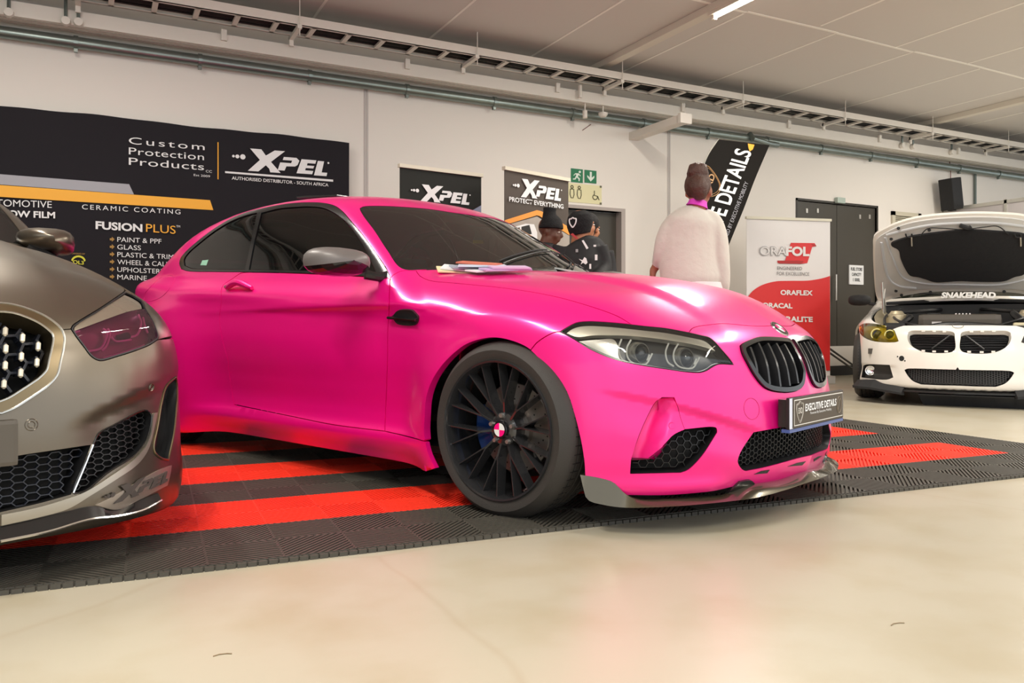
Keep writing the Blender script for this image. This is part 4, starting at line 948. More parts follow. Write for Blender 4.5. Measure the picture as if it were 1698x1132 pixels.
# ---- carbon front lip
lipt = m2.cast([(985,800)])
def strip(name, inner, outer, m, parent, mirror=True, thick=.006):
    A = np.array(crv(inner, .02)); n = len(A); Bq = np.array(crv(outer, .02)); t = np.linspace(0, len(Bq)-1, n); i = np.clip(t.astype(int), 0, len(Bq)-2); fr = (t-i)[:, None]; Bq = Bq[i]*(1-fr)+Bq[i+1]*fr
    if mirror:
        A = np.vstack([A, (A*MIR)[::-1][1:]]); Bq = np.vstack([Bq, (Bq*MIR)[::-1][1:]]); n = len(A)
    mb = MB(); up = np.array([0, 0, thick])
    vs = list(A)+list(Bq)+list(Bq-up)+list(A-up)
    fs = []
    for j in range(n-1):
        for a in range(4): fs.append((a*n+j, a*n+j+1, ((a+1) % 4)*n+j+1, ((a+1) % 4)*n+j))
    fs += [(0, n, 2*n, 3*n), (n-1, 4*n-1, 3*n-1, 2*n-1)]
    mb.add(vs, fs); return mb.build(name, m, parent, smooth=True, ang=40)
def resamp(P, n):
    P = np.array(P); L = np.concatenate([[0], np.cumsum(np.linalg.norm(np.diff(P, axis=0), axis=1))]); t = np.linspace(0, L[-1], n)
    return np.stack([np.interp(t, L, P[:, k]) for k in range(3)], 1)
def lip_part(body, name, T, B, F0, m, parent, zc, push, thick=.02):
    """blade hanging under a bumper: T, B = pixels of its upper and lower edge; the plan follows the bumper at height zc"""
    F2 = lambda x, y, z: F0(x, y, np.maximum(z, zc))-push
    F3 = lambda x, y, z: F0(x, y, np.maximum(z, zc))-.003
    A = body.cast(crv(T, 6), F3); C_ = body.cast(crv(B, 6), F2); A = A[np.abs(A[:, 1]) > .02]; C_ = C_[np.abs(C_[:, 1]) > .02]
    sg0 = np.sign(A[:, 1].mean()); 
    A = A[A[:, 1]*sg0 > 0]; C_ = C_[C_[:, 1]*sg0 > 0]
    ia = 0 if abs(A[0, 1]) < abs(A[-1, 1]) else -1
    def close(P):
        e = P[ia].copy(); e[0] += .004; e[1] = 0
        return np.vstack([e[None], P]) if ia == 0 else np.vstack([P, e[None]])
    n = 60; A = resamp(close(A), n); C_ = resamp(close(C_), n)
    if ia == 0: A = A[::-1]; C_ = C_[::-1]
    A = np.vstack([A, (A*MIR)[::-1][1:]]); C_ = np.vstack([C_, (C_*MIR)[::-1][1:]]); n = len(A)
    G = body.grad(A*[1, 1, 0]+[0, 0, zc+.05], F0); G[:, 2] = 0; In = A-G*.03; Ib = C_-G*(thick+.02); Ib[:, 2] += .002
    vs = list(A)+list(C_)+list(Ib)+list(In); fs = []; mb = MB()
    for j in range(n-1):
        for a in range(4): fs.append((a*n+j, a*n+j+1, ((a+1) % 4)*n+j+1, ((a+1) % 4)*n+j))
    fs += [(0, n, 2*n, 3*n), (n-1, 4*n-1, 3*n-1, 2*n-1)]
    mb.add(vs, fs); return mb.build(name, m, parent, smooth=True, ang=45)
lip_part(m2, 'carbon_splitter', [(962,787),(985,790.5),(1005,795),(1018,800),(1033,815.4),(1045,824),(1060.8,829.5),(1116,829),(1160,827),(1209,822),(1249.4,806),(1302,796.8),(1340,783)],
         [(966.5,806),(974,828),(1002,837),(1030,841),(1054.6,841.7),(1116,839.5),(1160,836),(1209,831),(1255.6,824.7),(1302,812.3),(1336,801)], m2_body, CARB, pink, .20, .030)
rs = m2.px([(1205,815),(1214,807),(1224.7,797)], [(1224.7,797),(1243,794.5),(1249,799)], [(1249,799),(1246,812),(1240,821)], [(1240,821),(1205,822)], [(1205,822),(1205,815)], step=3)
m2.panel('splitter_riser', [rs], [], 'ball', .01, GBLK, pink, off=.008, flange=.012, mirror=True, inset=0)
# underbody and wheel wells
mb = MB(); mb.box((-3.3, -.70, .16), (-.45, .70, .19)); mb.box((.40, -.50, .14), (.62, .50, .17)); mb.build('underbody', MBLK, pink)
for cx, R in ((0, .365), (-2.80, .372)):
    for sg in (1, -1):
        mb = MB(); pr = []
        A = [(cx+R*math.cos(t), .334+R*math.sin(t)) for t in np.linspace(math.radians(-35), math.radians(215), 40)]
        vs = [(a, sg*.80, b) for a, b in A]+[(a, sg*.52, b) for a, b in A]
        mb.add(vs, [(i, i+1, 41+i-1+0+0+0 if False else 40+i+1, 40+i) for i in range(39)]); mb.add([(a, sg*.52, b) for a, b in A], [tuple(range(40))])
        mb.build('wheel_well', MBLK, pink, smooth=True)

# ---- wheels
def make_wheel(parent, name='wheel', R=.329, W=.240, rimR=.260, nsp=10, blue=True, pinkcap=True):
    """wheel whose outer face looks along -y, centre at origin"""
    w = empty(name, parent=parent); w2 = W/2
    mb = MB(); prof = [(rimR-.004, -w2+.004), (rimR+.012, -w2-.003), (rimR+.035, -w2-.006), (R-.025, -w2+.004), (R-.008, -w2+.022), (R, -w2+.045)]
    for g in (-.055, -.018, .018, .055): prof += [(R, g-.005), (R-.007, g-.004), (R-.007, g+.004), (R, g+.005)]
    prof += [(R, w2-.045), (R-.008, w2-.022), (R-.025, w2-.004), (rimR+.035, w2+.006), (rimR, w2)]
    mb.lathe(prof, 96); mb.build('tyre', RUB, w, smooth=True, ang=40)
    mb = MB()
    for k in range(64):
        t = 2*math.pi*k/64
        for s_ in (-1, 1):
            M = Matrix.Rotation(t, 4, 'Y'); mb.box((-.002, min(s_*.030, s_*(w2-.044)), R-.006), (.002, max(s_*.030, s_*(w2-.044)), R+.0004), M=M)
    mb.build('tread_groove', VOID, w)['kind'] = 'stuff'
    mb = MB(); mb.lathe([(rimR, -w2+.002), (rimR-.003, -w2-.006), (rimR-.010, -w2-.004), (rimR-.016, -w2+.012), (rimR-.020, -w2+.05), (rimR-.028, .02), (rimR-.02, w2)], 96); mb.build('rim', RIMM, w, smooth=True, ang=50)
    y0 = -w2+.010
    for k in range(nsp):
        mb = MB(); M = Matrix.Rotation(2*math.pi*(k+.25)/nsp, 4, 'Y')
        fk = .115
        def sp(a, b, w0, w1, d0, d1, ya, yb):
            d = Vector((b[0]-a[0], 0, b[1]-a[1])); s = Vector((-d.z, 0, d.x)).normalized()
            A = Vector((a[0], ya, a[1])); B = Vector((b[0], yb, b[1]))
            vs = [A+s*w0*.35, B+s*w1*.35, B-s*w1*.35, A-s*w0*.35, A+s*w0+Vector((0, d0, 0)), B+s*w1+Vector((0, d1, 0)), B-s*w1+Vector((0, d1, 0)), A-s*w0+Vector((0, d0, 0))]
            mb.add([M@v for v in vs], [(0,1,2,3),(7,6,5,4),(0,4,5,1),(1,5,6,2),(2,6,7,3),(3,7,4,0)])
        sp((0, .045), (0, fk), .014, .011, .05, .045, y0+.032, y0+.016)
        for q in (-1, 1):
            sp((q*.002, fk-.012), (q*.037, rimR-.012), .0085, .0065, .045, .04, y0+.017, y0)
        mb.build('spoke', RIMM, w, bevel=.0012)
    mb = MB(); mb.lathe([(.0001, y0+.028), (.05, y0+.028), (.062, y0+.036), (.068, y0+.07), (.068, .05)], 40); mb.build('hub', RIMM, w, smooth=True)
    for k in range(5):
        t = 2*math.pi*k/5+.3; mb = MB(); M = Matrix.Translation((math.cos(t)*.052, 0, math.sin(t)*.052)); mb.lathe([(.0001, y0+.018), (.008, y0+.018), (.010, y0+.032)], 6, M=M); mb.build('wheel_bolt', SILV, w)
    mb = MB(); mb.lathe([(.0001, y0+.012), (.031, y0+.014), (.034, y0+.018), (.035, y0+.035)], 32); cap = mb.build('centre_cap', GBLK, w, smooth=True)
    if pinkcap: roundel(cap, Vector((0, y0+.0115, 0)), Vector((1, 0, 0)), Vector((0, 0, 1)), .025, mat('pink_gloss', (.9, .005, .2), .3), mat('white_enamel', (.8, .8, .78), .3), None)
    mb = MB(); n = 60; pf = [(.165, .022), (.168, .02), (.168, -.006), (.165, -.008), (.09, -.008), (.088, -.03), (.0001, -.03)]; mb.lathe(pf, n); dsk = mb.build('brake_disc', DISC, w, smooth=True, ang=30)
    mb = MB()
    for k in range(48):
        t = 2*math.pi*k/48; r = .108+.016*(k % 4); M = Matrix.Translation((math.cos(t)*r, -.0085, math.sin(t)*r)); mb.lathe([(.0001, 0), (.0035, 0), (.0035, .002)], 6, M=M)
    mb.build('vent_hole', VOID, dsk)['kind'] = 'stuff'
    return w
def roundel(parent, c, u, v, r, colA, colB, ringm, n=None):
    """four-quadrant enamel badge lying in the plane u, v"""
    nn = u.cross(v).normalized()
    for q in range(4):
        mb = MB(); vs = [c]; 
        for k in range(9):
            t = math.pi/2*(q+k/8); vs.append(c+u*math.cos(t)*r+v*math.sin(t)*r)
        mb.add(vs+[p-nn*.001 for p in vs], [(0, k, k+1) for k in range(1, 9)]+[(k, 10+k-1, 10+k, k+1) for k in range(1, 9)]); mb.build('badge_quadrant', colA if q % 2 else colB, parent)
def copy_part(o, parent):
    c = o.copy(); COL.objects.link(c); c.parent = parent
    for ch in list(o.children): copy_part(ch, c)
    return c
wh = make_wheel(pink); wh.location = (0, -.80, .328); wh.rotation_euler = (0, 0, math.radians(2.5))
for (x, y, rz) in ((0, .795, math.pi), (-2.80, -.805, 0), (-2.80, .805, math.pi)):
    c = copy_part(wh, pink); c.location = (x, y, .334 if x else .327); c.rotation_euler = (0, 0, rz)
    if x: c.scale = (1.02, 1.05, 1.02)
for x, sg in ((0, -1), (0, 1), (-2.80, -1), (-2.80, 1)):
    mb = MB(); a0 = math.radians(155 if x == 0 else 20); pr = []
    for t in np.linspace(a0, a0+math.radians(62), 12): pr.append((math.cos(t)*.182, math.sin(t)*.182))
    for t in np.linspace(a0+math.radians(62), a0, 12): pr.append((math.cos(t)*.105, math.sin(t)*.105))
    mb.prism(pr, .05, M=Matrix.Translation((x, sg*.795-.025-.01*(-sg), .33))); cal = mb.build('brake_caliper', BLUE, pink, bevel=.008)

# ---- mirrors, handles, vents, fuel flap, roundel, plate, wipers
def mirror_housing(sg, parent):
    k = np.array([1, sg, 1])
    c0 = np.array([-.80, -.985, .985])
    mb = MB(); n = 20; rows = []
    for i, (xx, sc_) in enumerate([(-.075, .93), (-.05, 1.0), (-.015, .98), (.03, .86), (.065, .62), (.085, .30), (.09, .02)]):
        for kk in range(n):
            t = 2*math.pi*kk/n; a = math.cos(t); b = math.sin(t)
            yy = -.03-.135*sc_*(abs(a)**.75)*np.sign(a); zz = .062*sc_*(abs(b)**.75)*np.sign(b)
            zz += .012*(-yy/.115)*.2; rows.append((c0+np.array([xx+.10*(yy+.05)*-1.0*0-.04*(yy/.11)*-1*.5, yy, zz]))*k)
    fs = []
    for i in range(6):
        for kk in range(n): fs.append((i*n+kk, i*n+(kk+1) % n, (i+1)*n+(kk+1) % n, (i+1)*n+kk))
    mb.add(rows, fs); mb.add(rows[:n], [tuple(range(n))])
    up = MB(); lowm = MB()
    V = rows; 
    for q_, f in enumerate(fs):
        (up if math.sin((q_ % n+.5)*2*math.pi/n) > -.32 else lowm).add([V[i] for i in f], [(0, 1, 2, 3)])
    lowm.add(V[:n], [tuple(range(n))])
    mr = up.build('mirror_cap', CAPGREY, parent); bm = bmesh.new(); bm.from_mesh(mr.data); bmesh.ops.remove_doubles(bm, verts=bm.verts, dist=1e-4); bmesh.ops.recalc_face_normals(bm, faces=bm.faces); bm.to_mesh(mr.data); bm.free(); mr.data.polygons.foreach_set('use_smooth', [True]*len(mr.data.polygons))
    lo_ = lowm.build('mirror_base', GBLK, mr); bm = bmesh.new(); bm.from_mesh(lo_.data); bmesh.ops.remove_doubles(bm, verts=bm.verts, dist=1e-4); bmesh.ops.recalc_face_normals(bm, faces=bm.faces); bm.to_mesh(lo_.data); bm.free()
    mb = MB(); mb.tube([np.array([-.79, -.90, .935])*k, np.array([-.765, -.85, .925])*k, np.array([-.755, -.79, .93])*k], [.022, .02, .03], 10); mb.build('mirror_arm', GBLK, mr, smooth=True)
    mb = MB(); mb.add([np.array(q)*k for q in ((-.877,-.90,.945),(-.877,-1.075,.95),(-.877,-1.075,1.03),(-.877,-.90,1.035))], [(0,1,2,3)]); mb.build('mirror_glass', mat('mirror_glass', (.7,.7,.7), .02, 1), mr)
mirror_housing(1, pink); mirror_housing(-1, pink)
H = m2.cast([(378,480),(398,476),(420,480)]); g = m2.grad(H)
for sg in (1, -1):
    k = np.array([1, sg, 1]); mb = MB()
    P = crv(H+g*np.array([[.012], [.034], [.012]]), .012); n = len(P); rad = [.010+.008*math.sin(math.pi*i/(n-1))**.5 for i in range(n)]
    mb.tube([p*k for p in P], rad, 10); dh = mb.build('door_handle', PINK, pink, smooth=True)
    mb = MB(); mb.tube([(H[0]+g[0]*.004)*k, (H[0]+g[0]*.026)*k], .0085, 12); mb.build('lock_cylinder', CHROME, dh, smooth=True)
VP_ = m2.px([(650,524.5),(655,521.5),(662,513.5),(684,513),(690,518),(695,524),(694.5,532),(690,538.5),(662,537),(655,529),(650,526.5)], step=3)
m2.panel('fender_vent', [VP_], [], 'long', .01, SBLK, pink, off=.010, flange=.012, mirror=True, inset=0)
vb = m2.line([(648,525.5),(665,526.5),(694,529.5)], 5)
for sg in (1, -1):
    mb = MB(); gg = m2.grad(vb); mb.tube([q*np.array([1, sg, 1]) for q in vb+gg*.017], .0065, 8); mb.build('vent_blade', GBLK, pink, smooth=True)
def disc_on(pix, r, m, name, off=.002, mirror=True, tubr=.0015):
    c = m2.cast([pix]); n = m2.grad(c)[0]; c = c[0]+n*off
    for sg in ((1, -1) if mirror else (1,)):
        k = np.array([1, sg, 1]); N = Vector(n*k); u = N.orthogonal().normalized(); v = N.cross(u)
        mb = MB(); mb.tube([Vector(c*k)+u*r*math.cos(t)+v*r*math.sin(t) for t in np.linspace(0, 2*math.pi, 24, endpoint=False)], tubr, 5, closed=True); mb.build(name, m, pink, smooth=True)
DPK = mat('pink_edge', (.55, .002, .13), .5, .2)
disc_on((1246.5, 677.5), .038, DPK, 'tow_eye_cover', -.0004, mirror=False, tubr=.0011)
disc_on((1114.5, 705.5), .011, PINK, 'parking_sensor', -.001, tubr=.0016)
# fuel flap line on the rear quarter
FF = m2.px([(241,485),(255,470),(270,458.5),(286,457),(290,461),(282,477),(268,492),(250,499.5),(238,499)], [(238,499),(241,485)], step=6)
mb = MB(); gg = m2.grad(FF); mb.tube(FF+gg*.0002, .0013, 4, closed=True); mb.build('fuel_flap', DPK, pink)
# bonnet roundel
c = m2.cast([(1303, 545.5)]); n = m2.grad(c)[0]; c = Vector(c[0]); c.y = 0; N = Vector(n); N.y = 0; N.normalize(); u = Vector((0, 1, 0)); v = N.cross(u)
mb = MB(); M = Matrix.Translation(c+N*.001) @ N.to_track_quat('Y', 'Z').to_matrix().to_4x4()
mb.lathe([(.0001, .003), (.037, .004), (.0405, .004), (.042, .0)], 40, M=M); rb = mb.build('bonnet_badge', CHROME, pink, smooth=True)
mb = MB(); mb.lathe([(.024, .0052), (.038, .0052), (.038, .003)], 40, M=M); mb.build('badge_ring', GBLK, rb)
roundel(rb, c+N*.0065, v, u, .024, mat('pink_gloss', (.9, .005, .2), .3), mat('white_enamel', (.8, .8, .78), .3), None)
# number plate on its holder (corners read off the front face, square to the car's nose)
def bx(a, b, m, name, par, bev=0): return MB().box(a, b).build(name, m, par, bevel=bev)
PX = .835
plate = bx((PX-.012, -.262, .338), (PX, .262, .452), SBLK, 'number_plate', pink, .002)
bx((PX-.045, -.255, .345), (PX-.012, .255, .445), GBLK, 'plate_holder', pink)
bx((PX-.03, -.262, .326), (PX+.001, .262, .338), mat('blue_plate_edge', sr(70, 90, 150), .3), 'plate_strip', plate)
bx((PX, -.262, .34), (PX+.001, -.232, .45), mat('pale_plate_edge', sr(215, 220, 235), .4), 'plate_side_strip', plate)
PLN = mat('plate_line_white', sr(225, 222, 215), .5); PB = mat('plate_face', sr(78, 68, 56), .6)
bx((PX+.001, -.238, .342), (PX+.003, .258, .450), PB, 'plate_border', plate)
bx((PX+.003, -.235, .345), (PX+.0036, .255, .447), PB, 'plate_face', plate)
bx((PX+.0034, -.229, .3485), (PX+.0042, .249, .4435), PLN, 'plate_line', plate)
bx((PX+.0042, -.226, .352), (PX+.0048, .246, .440), PB, 'plate_ground', plate)
text_mesh('EXECUTIVE DETAILS', (PX+.005, -.135, .395), (0, .31, 0), (0, 0, .028), WHITE, 'plate_lettering', plate, bold=.03)
text_mesh('Powered By Executive Mobility', (PX+.005, -.088, .378), (0, .21, 0), (0, 0, .012), WHITE, 'plate_lettering', plate)
PG = mat('plate_gold', sr(150, 135, 115), .4)
crest(plate, Vector((PX+.006, -.182, .40)), Vector((0, 1, 0)), Vector((0, 0, 1)), .062, mat('crest_white', sr(210, 205, 195), .4), 'EXD', .001)
mb = MB(); mb.tube([(PX+.006, .205+.022*math.cos(t), .396+.032*math.sin(t)) for t in np.linspace(0, 6.283, 30, endpoint=False)], .0012, 4, closed=True); mb.build('oval_emblem', PG, plate)
mb = MB(); mb.tube([(PX+.006, .195, .378), (PX+.006, .205, .41), (PX+.006, .215, .42)], .0012, 4); mb.build('oval_stroke', PG, plate)
for q in ([(1250,786),(1262,780.5),(1276,778.5),(1272,784)], [(1306,773),(1322,767),(1336,764.5),(1330,771)]):
    S_ = m2.px(*[[q[i], q[(i+1) % 4]] for i in range(4)], step=4); m2.panel('lip_slot', [S_], [], 'ball', .01, SBLK, pink, off=.0015, flange=.004, mirror=True, inset=0)
# wipers
for pts in ([(-.53,-.30),(-.60,-.05),(-.72,.28)], [(-.50,.18),(-.62,.36),(-.80,.50)]):
    P, N = m2.solve(np.array(crv(pts, .04)), 'top'); mb = MB(); mb.tube(P+N*.007, .0045, 6); wp = mb.build('wiper', SBLK, pink, smooth=True)
    P, N = m2.solve(np.array(crv([(p[0]-.03, p[1]+.01) for p in pts], .04)), 'top'); mb = MB(); mb.tube(P+N*.004, .004, 4); mb.build('wiper_blade', MBLK, wp)
# roof spoiler-like sunroof panel standing open
rp = m2.solve(np.array([(-2.15,-.36),(-2.15,.36),(-1.75,.36),(-1.75,-.36)]), 'top')[0]
mb = MB(); vs = [rp[0]+[0,0,.055], rp[1]+[0,0,.055], rp[2]+[0,0,.02], rp[3]+[0,0,.02]]; vs += [v-np.array([0,0,.012]) for v in vs]
mb.add(vs, [(0,1,2,3),(7,6,5,4),(0,4,5,1),(1,5,6,2),(2,6,7,3),(3,7,4,0)]).build('sunroof_panel', GBLK, pink, bevel=.004)
# ---- cabin seen through the glass
SEAT = mat('seat_leather', sr(45, 42, 42), .5)
def seat(sy):
    s_ = empty('front_seat', (-1.55, sy, .28), 0, pink)
    MB().box((-.25, -.24, .0), (.27, .24, .16)).build('seat_cushion', SEAT, s_, bevel=.05)
    mb = MB(); M = Matrix.Translation((-.22, 0, .12)) @ Matrix.Rotation(math.radians(-18), 4, 'Y'); mb.box((-.07, -.23, 0), (.06, .23, .58), M=M); mb.build('seat_back', SEAT, s_, bevel=.05)
    mb = MB(); M = Matrix.Translation((-.40, 0, .70)) @ Matrix.Rotation(math.radians(-12), 4, 'Y'); mb.box((-.05, -.13, 0), (.04, .13, .17), M=M); mb.build('headrest', SEAT, s_, bevel=.04)
seat(-.38); seat(.38)
mb = MB(); mb.add([(-.62,-.68,.90),(-.62,.68,.90),(-1.0,.68,.88),(-1.0,-.68,.88),(-1.05,-.68,.62),(-1.05,.68,.62)], [(0,1,2,3),(3,2,5,4)]); mb.build('dashboard', mat('dash_black', sr(38, 38, 38), .6), pink)
mb = MB(); M = Matrix.Translation((-1.17, -.38, .80)) @ Matrix.Rotation(math.radians(-25), 4, 'Y'); mb.tube([M@Vector((0, .18*math.cos(t), .18*math.sin(t))) for t in np.linspace(0, 6.283, 36, endpoint=False)], .014, 8, closed=True)
mb.tube([M@Vector((0, -.17, 0)), M@Vector((0, .17, 0))], .015, 6); mb.build('steering_wheel', SBLK, pink, smooth=True)
mb = MB(); mb.box((-.03, -.12, -.035), (.0, .12, .035), M=Matrix.Translation((-1.12, .02, 1.235))); mb.build('rear_view_mirror', SBLK, pink, bevel=.01)
mb = MB(); mb.box((-2.6,-.66,.55), (-2.2,.66,.62)); mb.box((-2.75,-.62,.6), (-2.55,.62,1.0)); mb.build('rear_seat', SEAT, pink, bevel=.04)
MB().box((-3.0,-.78,.30), (-.55,.78,.33)).build('cabin_floor', MBLK, pink)
# stickers on the glass
dk = m2.px([(784,398),(789,379),(795,379),(803,403)], step=4); dk = m2.px([(784,398),(789,379)], [(789,379),(796,381)], [(796,381),(802,402)], [(802,402),(784,401)], step=4)
m2.panel('windscreen_sticker', [dk], [], 'long', .02, mat('pale_green_sticker', sr(150, 190, 175), .5), pink, off=-.006, flange=0)
dk = m2.px([(784,396.5),(801.3,396.5)], [(801.3,396.5),(802,402.5)], [(802,402.5),(784,402)], [(784,402),(784,396.5)], step=4)
m2.panel('sticker_band', [dk], [], 'long', .02, mat('yellow_sticker', sr(225, 225, 80), .5), pink, off=-.0045, flange=0)
dk = m2.px([(331,439.5),(334.5,431)], [(334.5,431),(345,430)], [(345,430),(341.5,440)], [(341.5,440),(331,439.5)], step=4)
m2.panel('licence_sticker', [dk], [], 'long', .02, mat('mint_sticker', sr(150, 200, 175), .6), pink, off=-.003, flange=0)
# ================================================================ GREY HATCHBACK (left foreground)
gW = curve1([-3.7,-3.2,-2.6,-1.6,-.6,0,.4,.9],[.74,.84,.885,.885,.885,.862,.850,.83])
gN = curve1([0,.25,.45,.6,.72,.80,.86,.90,1.05],[.875,.86,.82,.76,.675,.57,.41,.20,-.6])
gV = curve1([.05,.10,.16,.3,.45,.55,.65,.75,.82,.95],[-.07,-.03,0,0,-.005,-.02,-.045,-.085,-.15,-.36])
gT = curve1([-1.2,-.8,-.4,0,.3,.55,.70,.80,.9],[1.13,1.10,1.065,1.015,.955,.89,.835,.775,.68])
gR = curve1([-3.7,-3.3,-2.8,-2.2,-1.8,-1.4,-1.0],[1.05,1.24,1.37,1.425,1.43,1.40,1.33])
def grey_body(x, y, z):
    a = np.sqrt(y*y+1e-4); rf = np.hypot(x, z-.33); rr = np.hypot(x+2.67, z-.33)
    fl = .004*np.exp(-(np.maximum(rf-.35, 0)/.10)**2)+.03*np.exp(-(np.maximum(rr-.35, 0)/.12)**2)
    side = gW(x)+.6*m2low(z)+.8*m2hi(z-(.88-.04*x))+fl*(1-sstep(z, .66, .8))
    fs = a-side; ft = z-(np.where(x > -1.1, gT(np.maximum(x, -1.15)), 1.12)-.11*(a/.7)**3.6+.012*(1-sstep(a, .36, .46))*sstep(x, -.9, -.2))
    zl = .56-(.80-a)*.30; dl = zl-z
    fold = -.016*sstep(dl, -.02, .03)*(1-sstep(dl, .06, .24))*sstep(a, .35, .5)
    fn = (x-(gN(a)+gV(z)+fold))*.8
    f = smax(fs, ft, .16); f = smax(f, fn, .09); f = smax(f, -3.48-x+.2*(a/.8)**3, .15); f = smax(f, .11-z, .03)
    gs = (a-(.80-(z-1.0)*.42))/1.08; gr = z-(gR(x)-.04*(a/.6)**2.5); gw = (x-(-.72-(z-1.08)*1.75-.45*a*a))/2
    hh = smax(smax(gs, gr, .10), gw, .05); hh = smax(hh, -3.42-x+(z-1.1)*.5, .1); hh = smax(hh, .9-z, .02)
    return smin(f, hh, .03)
GP = mat('satin_grey_wrap', sr(114, 106, 94), .31, .85, .25, .22)
gb = Body(grey_body, (-0.64566286, 3.30112533, 0), (0.2647468, -0.96431796, 0), (0.96431796, 0.2647468, 0), 1.3, 6.0, .45, (-.15, 0, .40))
gc = gb.root('hatchback_car'); tag(gc, 'satin brownish-grey hatchback with pink-tinted headlamp, cut off by the left edge', 'car')
GKO = gb.line([(1,506.5),(21,509),(46,516),(70.7,526),(88,536.6),(99,547),(104,559.5),(103,577),(98,600),(92,623),(76,641),(63.6,650),(44,663),(22,676.5),(1,685)])
# complete the ring on the inner side, where the frame cuts it off
def arcclose(P, d): return np.vstack([P, gb.solve(np.array(crv(np.vstack([gb.dom(P[-1:], 'ball'), gb.dom(P[-1:], 'ball')+[d*.8, .02], gb.dom(P[:1], 'ball')*.5+gb.dom(P[-1:], 'ball')*.5+[d*1.2, 0], gb.dom(P[:1], 'ball')+[d*.8, -.02], gb.dom(P[:1], 'ball')]), .02)), 'ball')[0][1:-1]])
ymin = GKO[:, 1].min()
q = GKO[-1].copy(); q0 = GKO[0].copy()
inn = gb.solve(gb.dom(np.array([(q[0], .075, q[2]+.01), (.83, .03, .57), (.83, .03, .68), (q0[0], .07, q0[2]-.004)]), 'ball'), 'ball')[0]
GKO = np.vstack([GKO, inn]); GKI = gb.shrink(GKO, .026, 'ball')
GHL = gb.px([(117.5,545.4),(120,540),(132.5,531),(159,515),(182,500),(206,483.6)], [(206,483.6),(221,490),(236.8,500)], [(236.8,500),(242,512),(251,526),(258,540),(263,558),(261.5,563)], [(261.5,563),(247.4,572),(221,582.5),(194.4,591),(168,598),(159,596),(150,589.6),(138,574),(127,559.5),(117.5,545.4)], step=4)
GHT = gb.line([(117.5,545.4),(120,540),(132.5,531),(159,515),(182,500),(206,483.6)], 4)
kt = gb.line([(1,506.5),(21,509),(46,516),(70.7,526),(88,536.6),(99,547)], 4)
cowl = gb.solve(np.array([(-.69, 0), (-.70, .2), (-.75, .4), (-.83, .58), (-.88, .66)]), 'top')[0]
hs = gb.solve(np.array([(-.88, .66), (-.6, .69), (-.3, .70), (0, .695), (.3, .67), (.46, .65)]), 'top')[0]
ht0 = gb.solve(np.array([(0.81, 0)]), 'top')[0]; ht0 = gb.solve(gb.dom(np.array([(.84, .0, .775)]), 'ball'), 'ball')[0]
def cc(P, h=.03): return np.array(crv(P, h))
GHOOD = sym(np.vstack([ht0, kt, gb.line([(99,547),(110,546),(117.5,545.4)])[1:-1], GHT, cc(np.vstack([hs[::-1]]))[1:], cc(cowl[::-1])[1:]]))
SMK = gb.px([(247.4,683),(250.7,688.7),(243,727),(232,745)], [(232,745),(221,756),(176.7,784.7),(141.4,813.5),(123.7,818)], [(123.7,818),(121.5,814.6),(154.6,736)], [(154.6,736),(163.5,718.5),(187.8,705),(238.6,680),(247.4,683)], step=4)
SLOT = gb.px([(290.8,625),(293,640),(292,679.5),(288,719),(278.8,762)], [(278.8,762),(267.7,760),(257,751),(254.4,740.5),(261,706),(267.7,666),(275.6,640),(290.8,625)], step=4)
LI0 = gb.line([(1,763),(31,756),(90,747),(150,738)], 5); LI1 = gb.line([(150,738),(117,819)], 5); LI2 = gb.line([(117,819),(66,833),(1,848)], 5)
ca = gb.solve(gb.dom(np.array([(.87, 0, LI0[0, 2]+.005)]), 'ball'), 'ball')[0]; cb = gb.solve(gb.dom(np.array([(.87, 0, LI2[-1, 2])]), 'ball'), 'ball')[0]
GLOW = sym(np.vstack([ca, LI0, LI1[1:], LI2[1:], cb]))
garch = [(.375*math.cos(t), .86, .33+.375*math.sin(t)) for t in np.linspace(math.radians(60), math.radians(-28), 24)]
garch2 = [(.375*math.cos(t), .86, .33+.375*math.sin(t)) for t in np.linspace(math.radians(60), math.radians(208), 36)]
def onlong(L): return gb.solve(gb.dom(np.array(L, float), 'long'), 'long')[0]
GA = onlong(garch); GA2 = onlong(garch2)
GOUT = gb.line([(206,483.6),(221,490),(236.8,500),(242,512),(251,526),(258,540),(263,558),(261.5,563)], 4)
GLB = gb.line([(261.5,563),(247.4,572),(221,582.5),(194.4,591),(168,598),(159,596),(150,589.6),(138,574),(127,559.5),(117.5,545.4)], 4)
gbot = gb.solve(gb.dom(np.array([(.36,.85,.13),(.48,.78,.13),(.6,.68,.13),(.74,.5,.13),(.82,.3,.13),(.85,0,.13)]), 'ball'), 'ball')[0]
gap = gb.solve(gb.dom(np.array([(.36,.83,.66), (.27,.87,.66)]), 'ball'), 'ball')[0]
GBUMP = sym(np.vstack([ht0, kt, gb.line([(99,547),(110,546),(117.5,545.4)])[1:-1], GLB[::-1], gap[:1], GA, cc(gbot)[1:]]))
gb.panel('bonnet', [GHOOD], [GKO, GKO*MIR], 'long', .03, GP, gc)
gb.panel('front_bumper', [GBUMP], both(GKO)+both(GHL)+both(SMK)+both(SLOT)+[GLOW], 'ball', .014, GP, gc, flange=.02)
xs = np.linspace(-.36, -3.3, 60); gsb = onlong([(x, .84, .14) for x in xs]); gv = np.linspace(gb.dom(gsb[-1:], 'long')[0, 1], 0, 40); gbk = gb.solve(np.array([(-3.3, v) for v in gv]), 'long')[0]
GSH = sym(np.vstack([cc(cowl), cc(hs)[1:], GOUT, gap[:1], GA[:1], GA2[1:], gsb, gbk[1:]]))
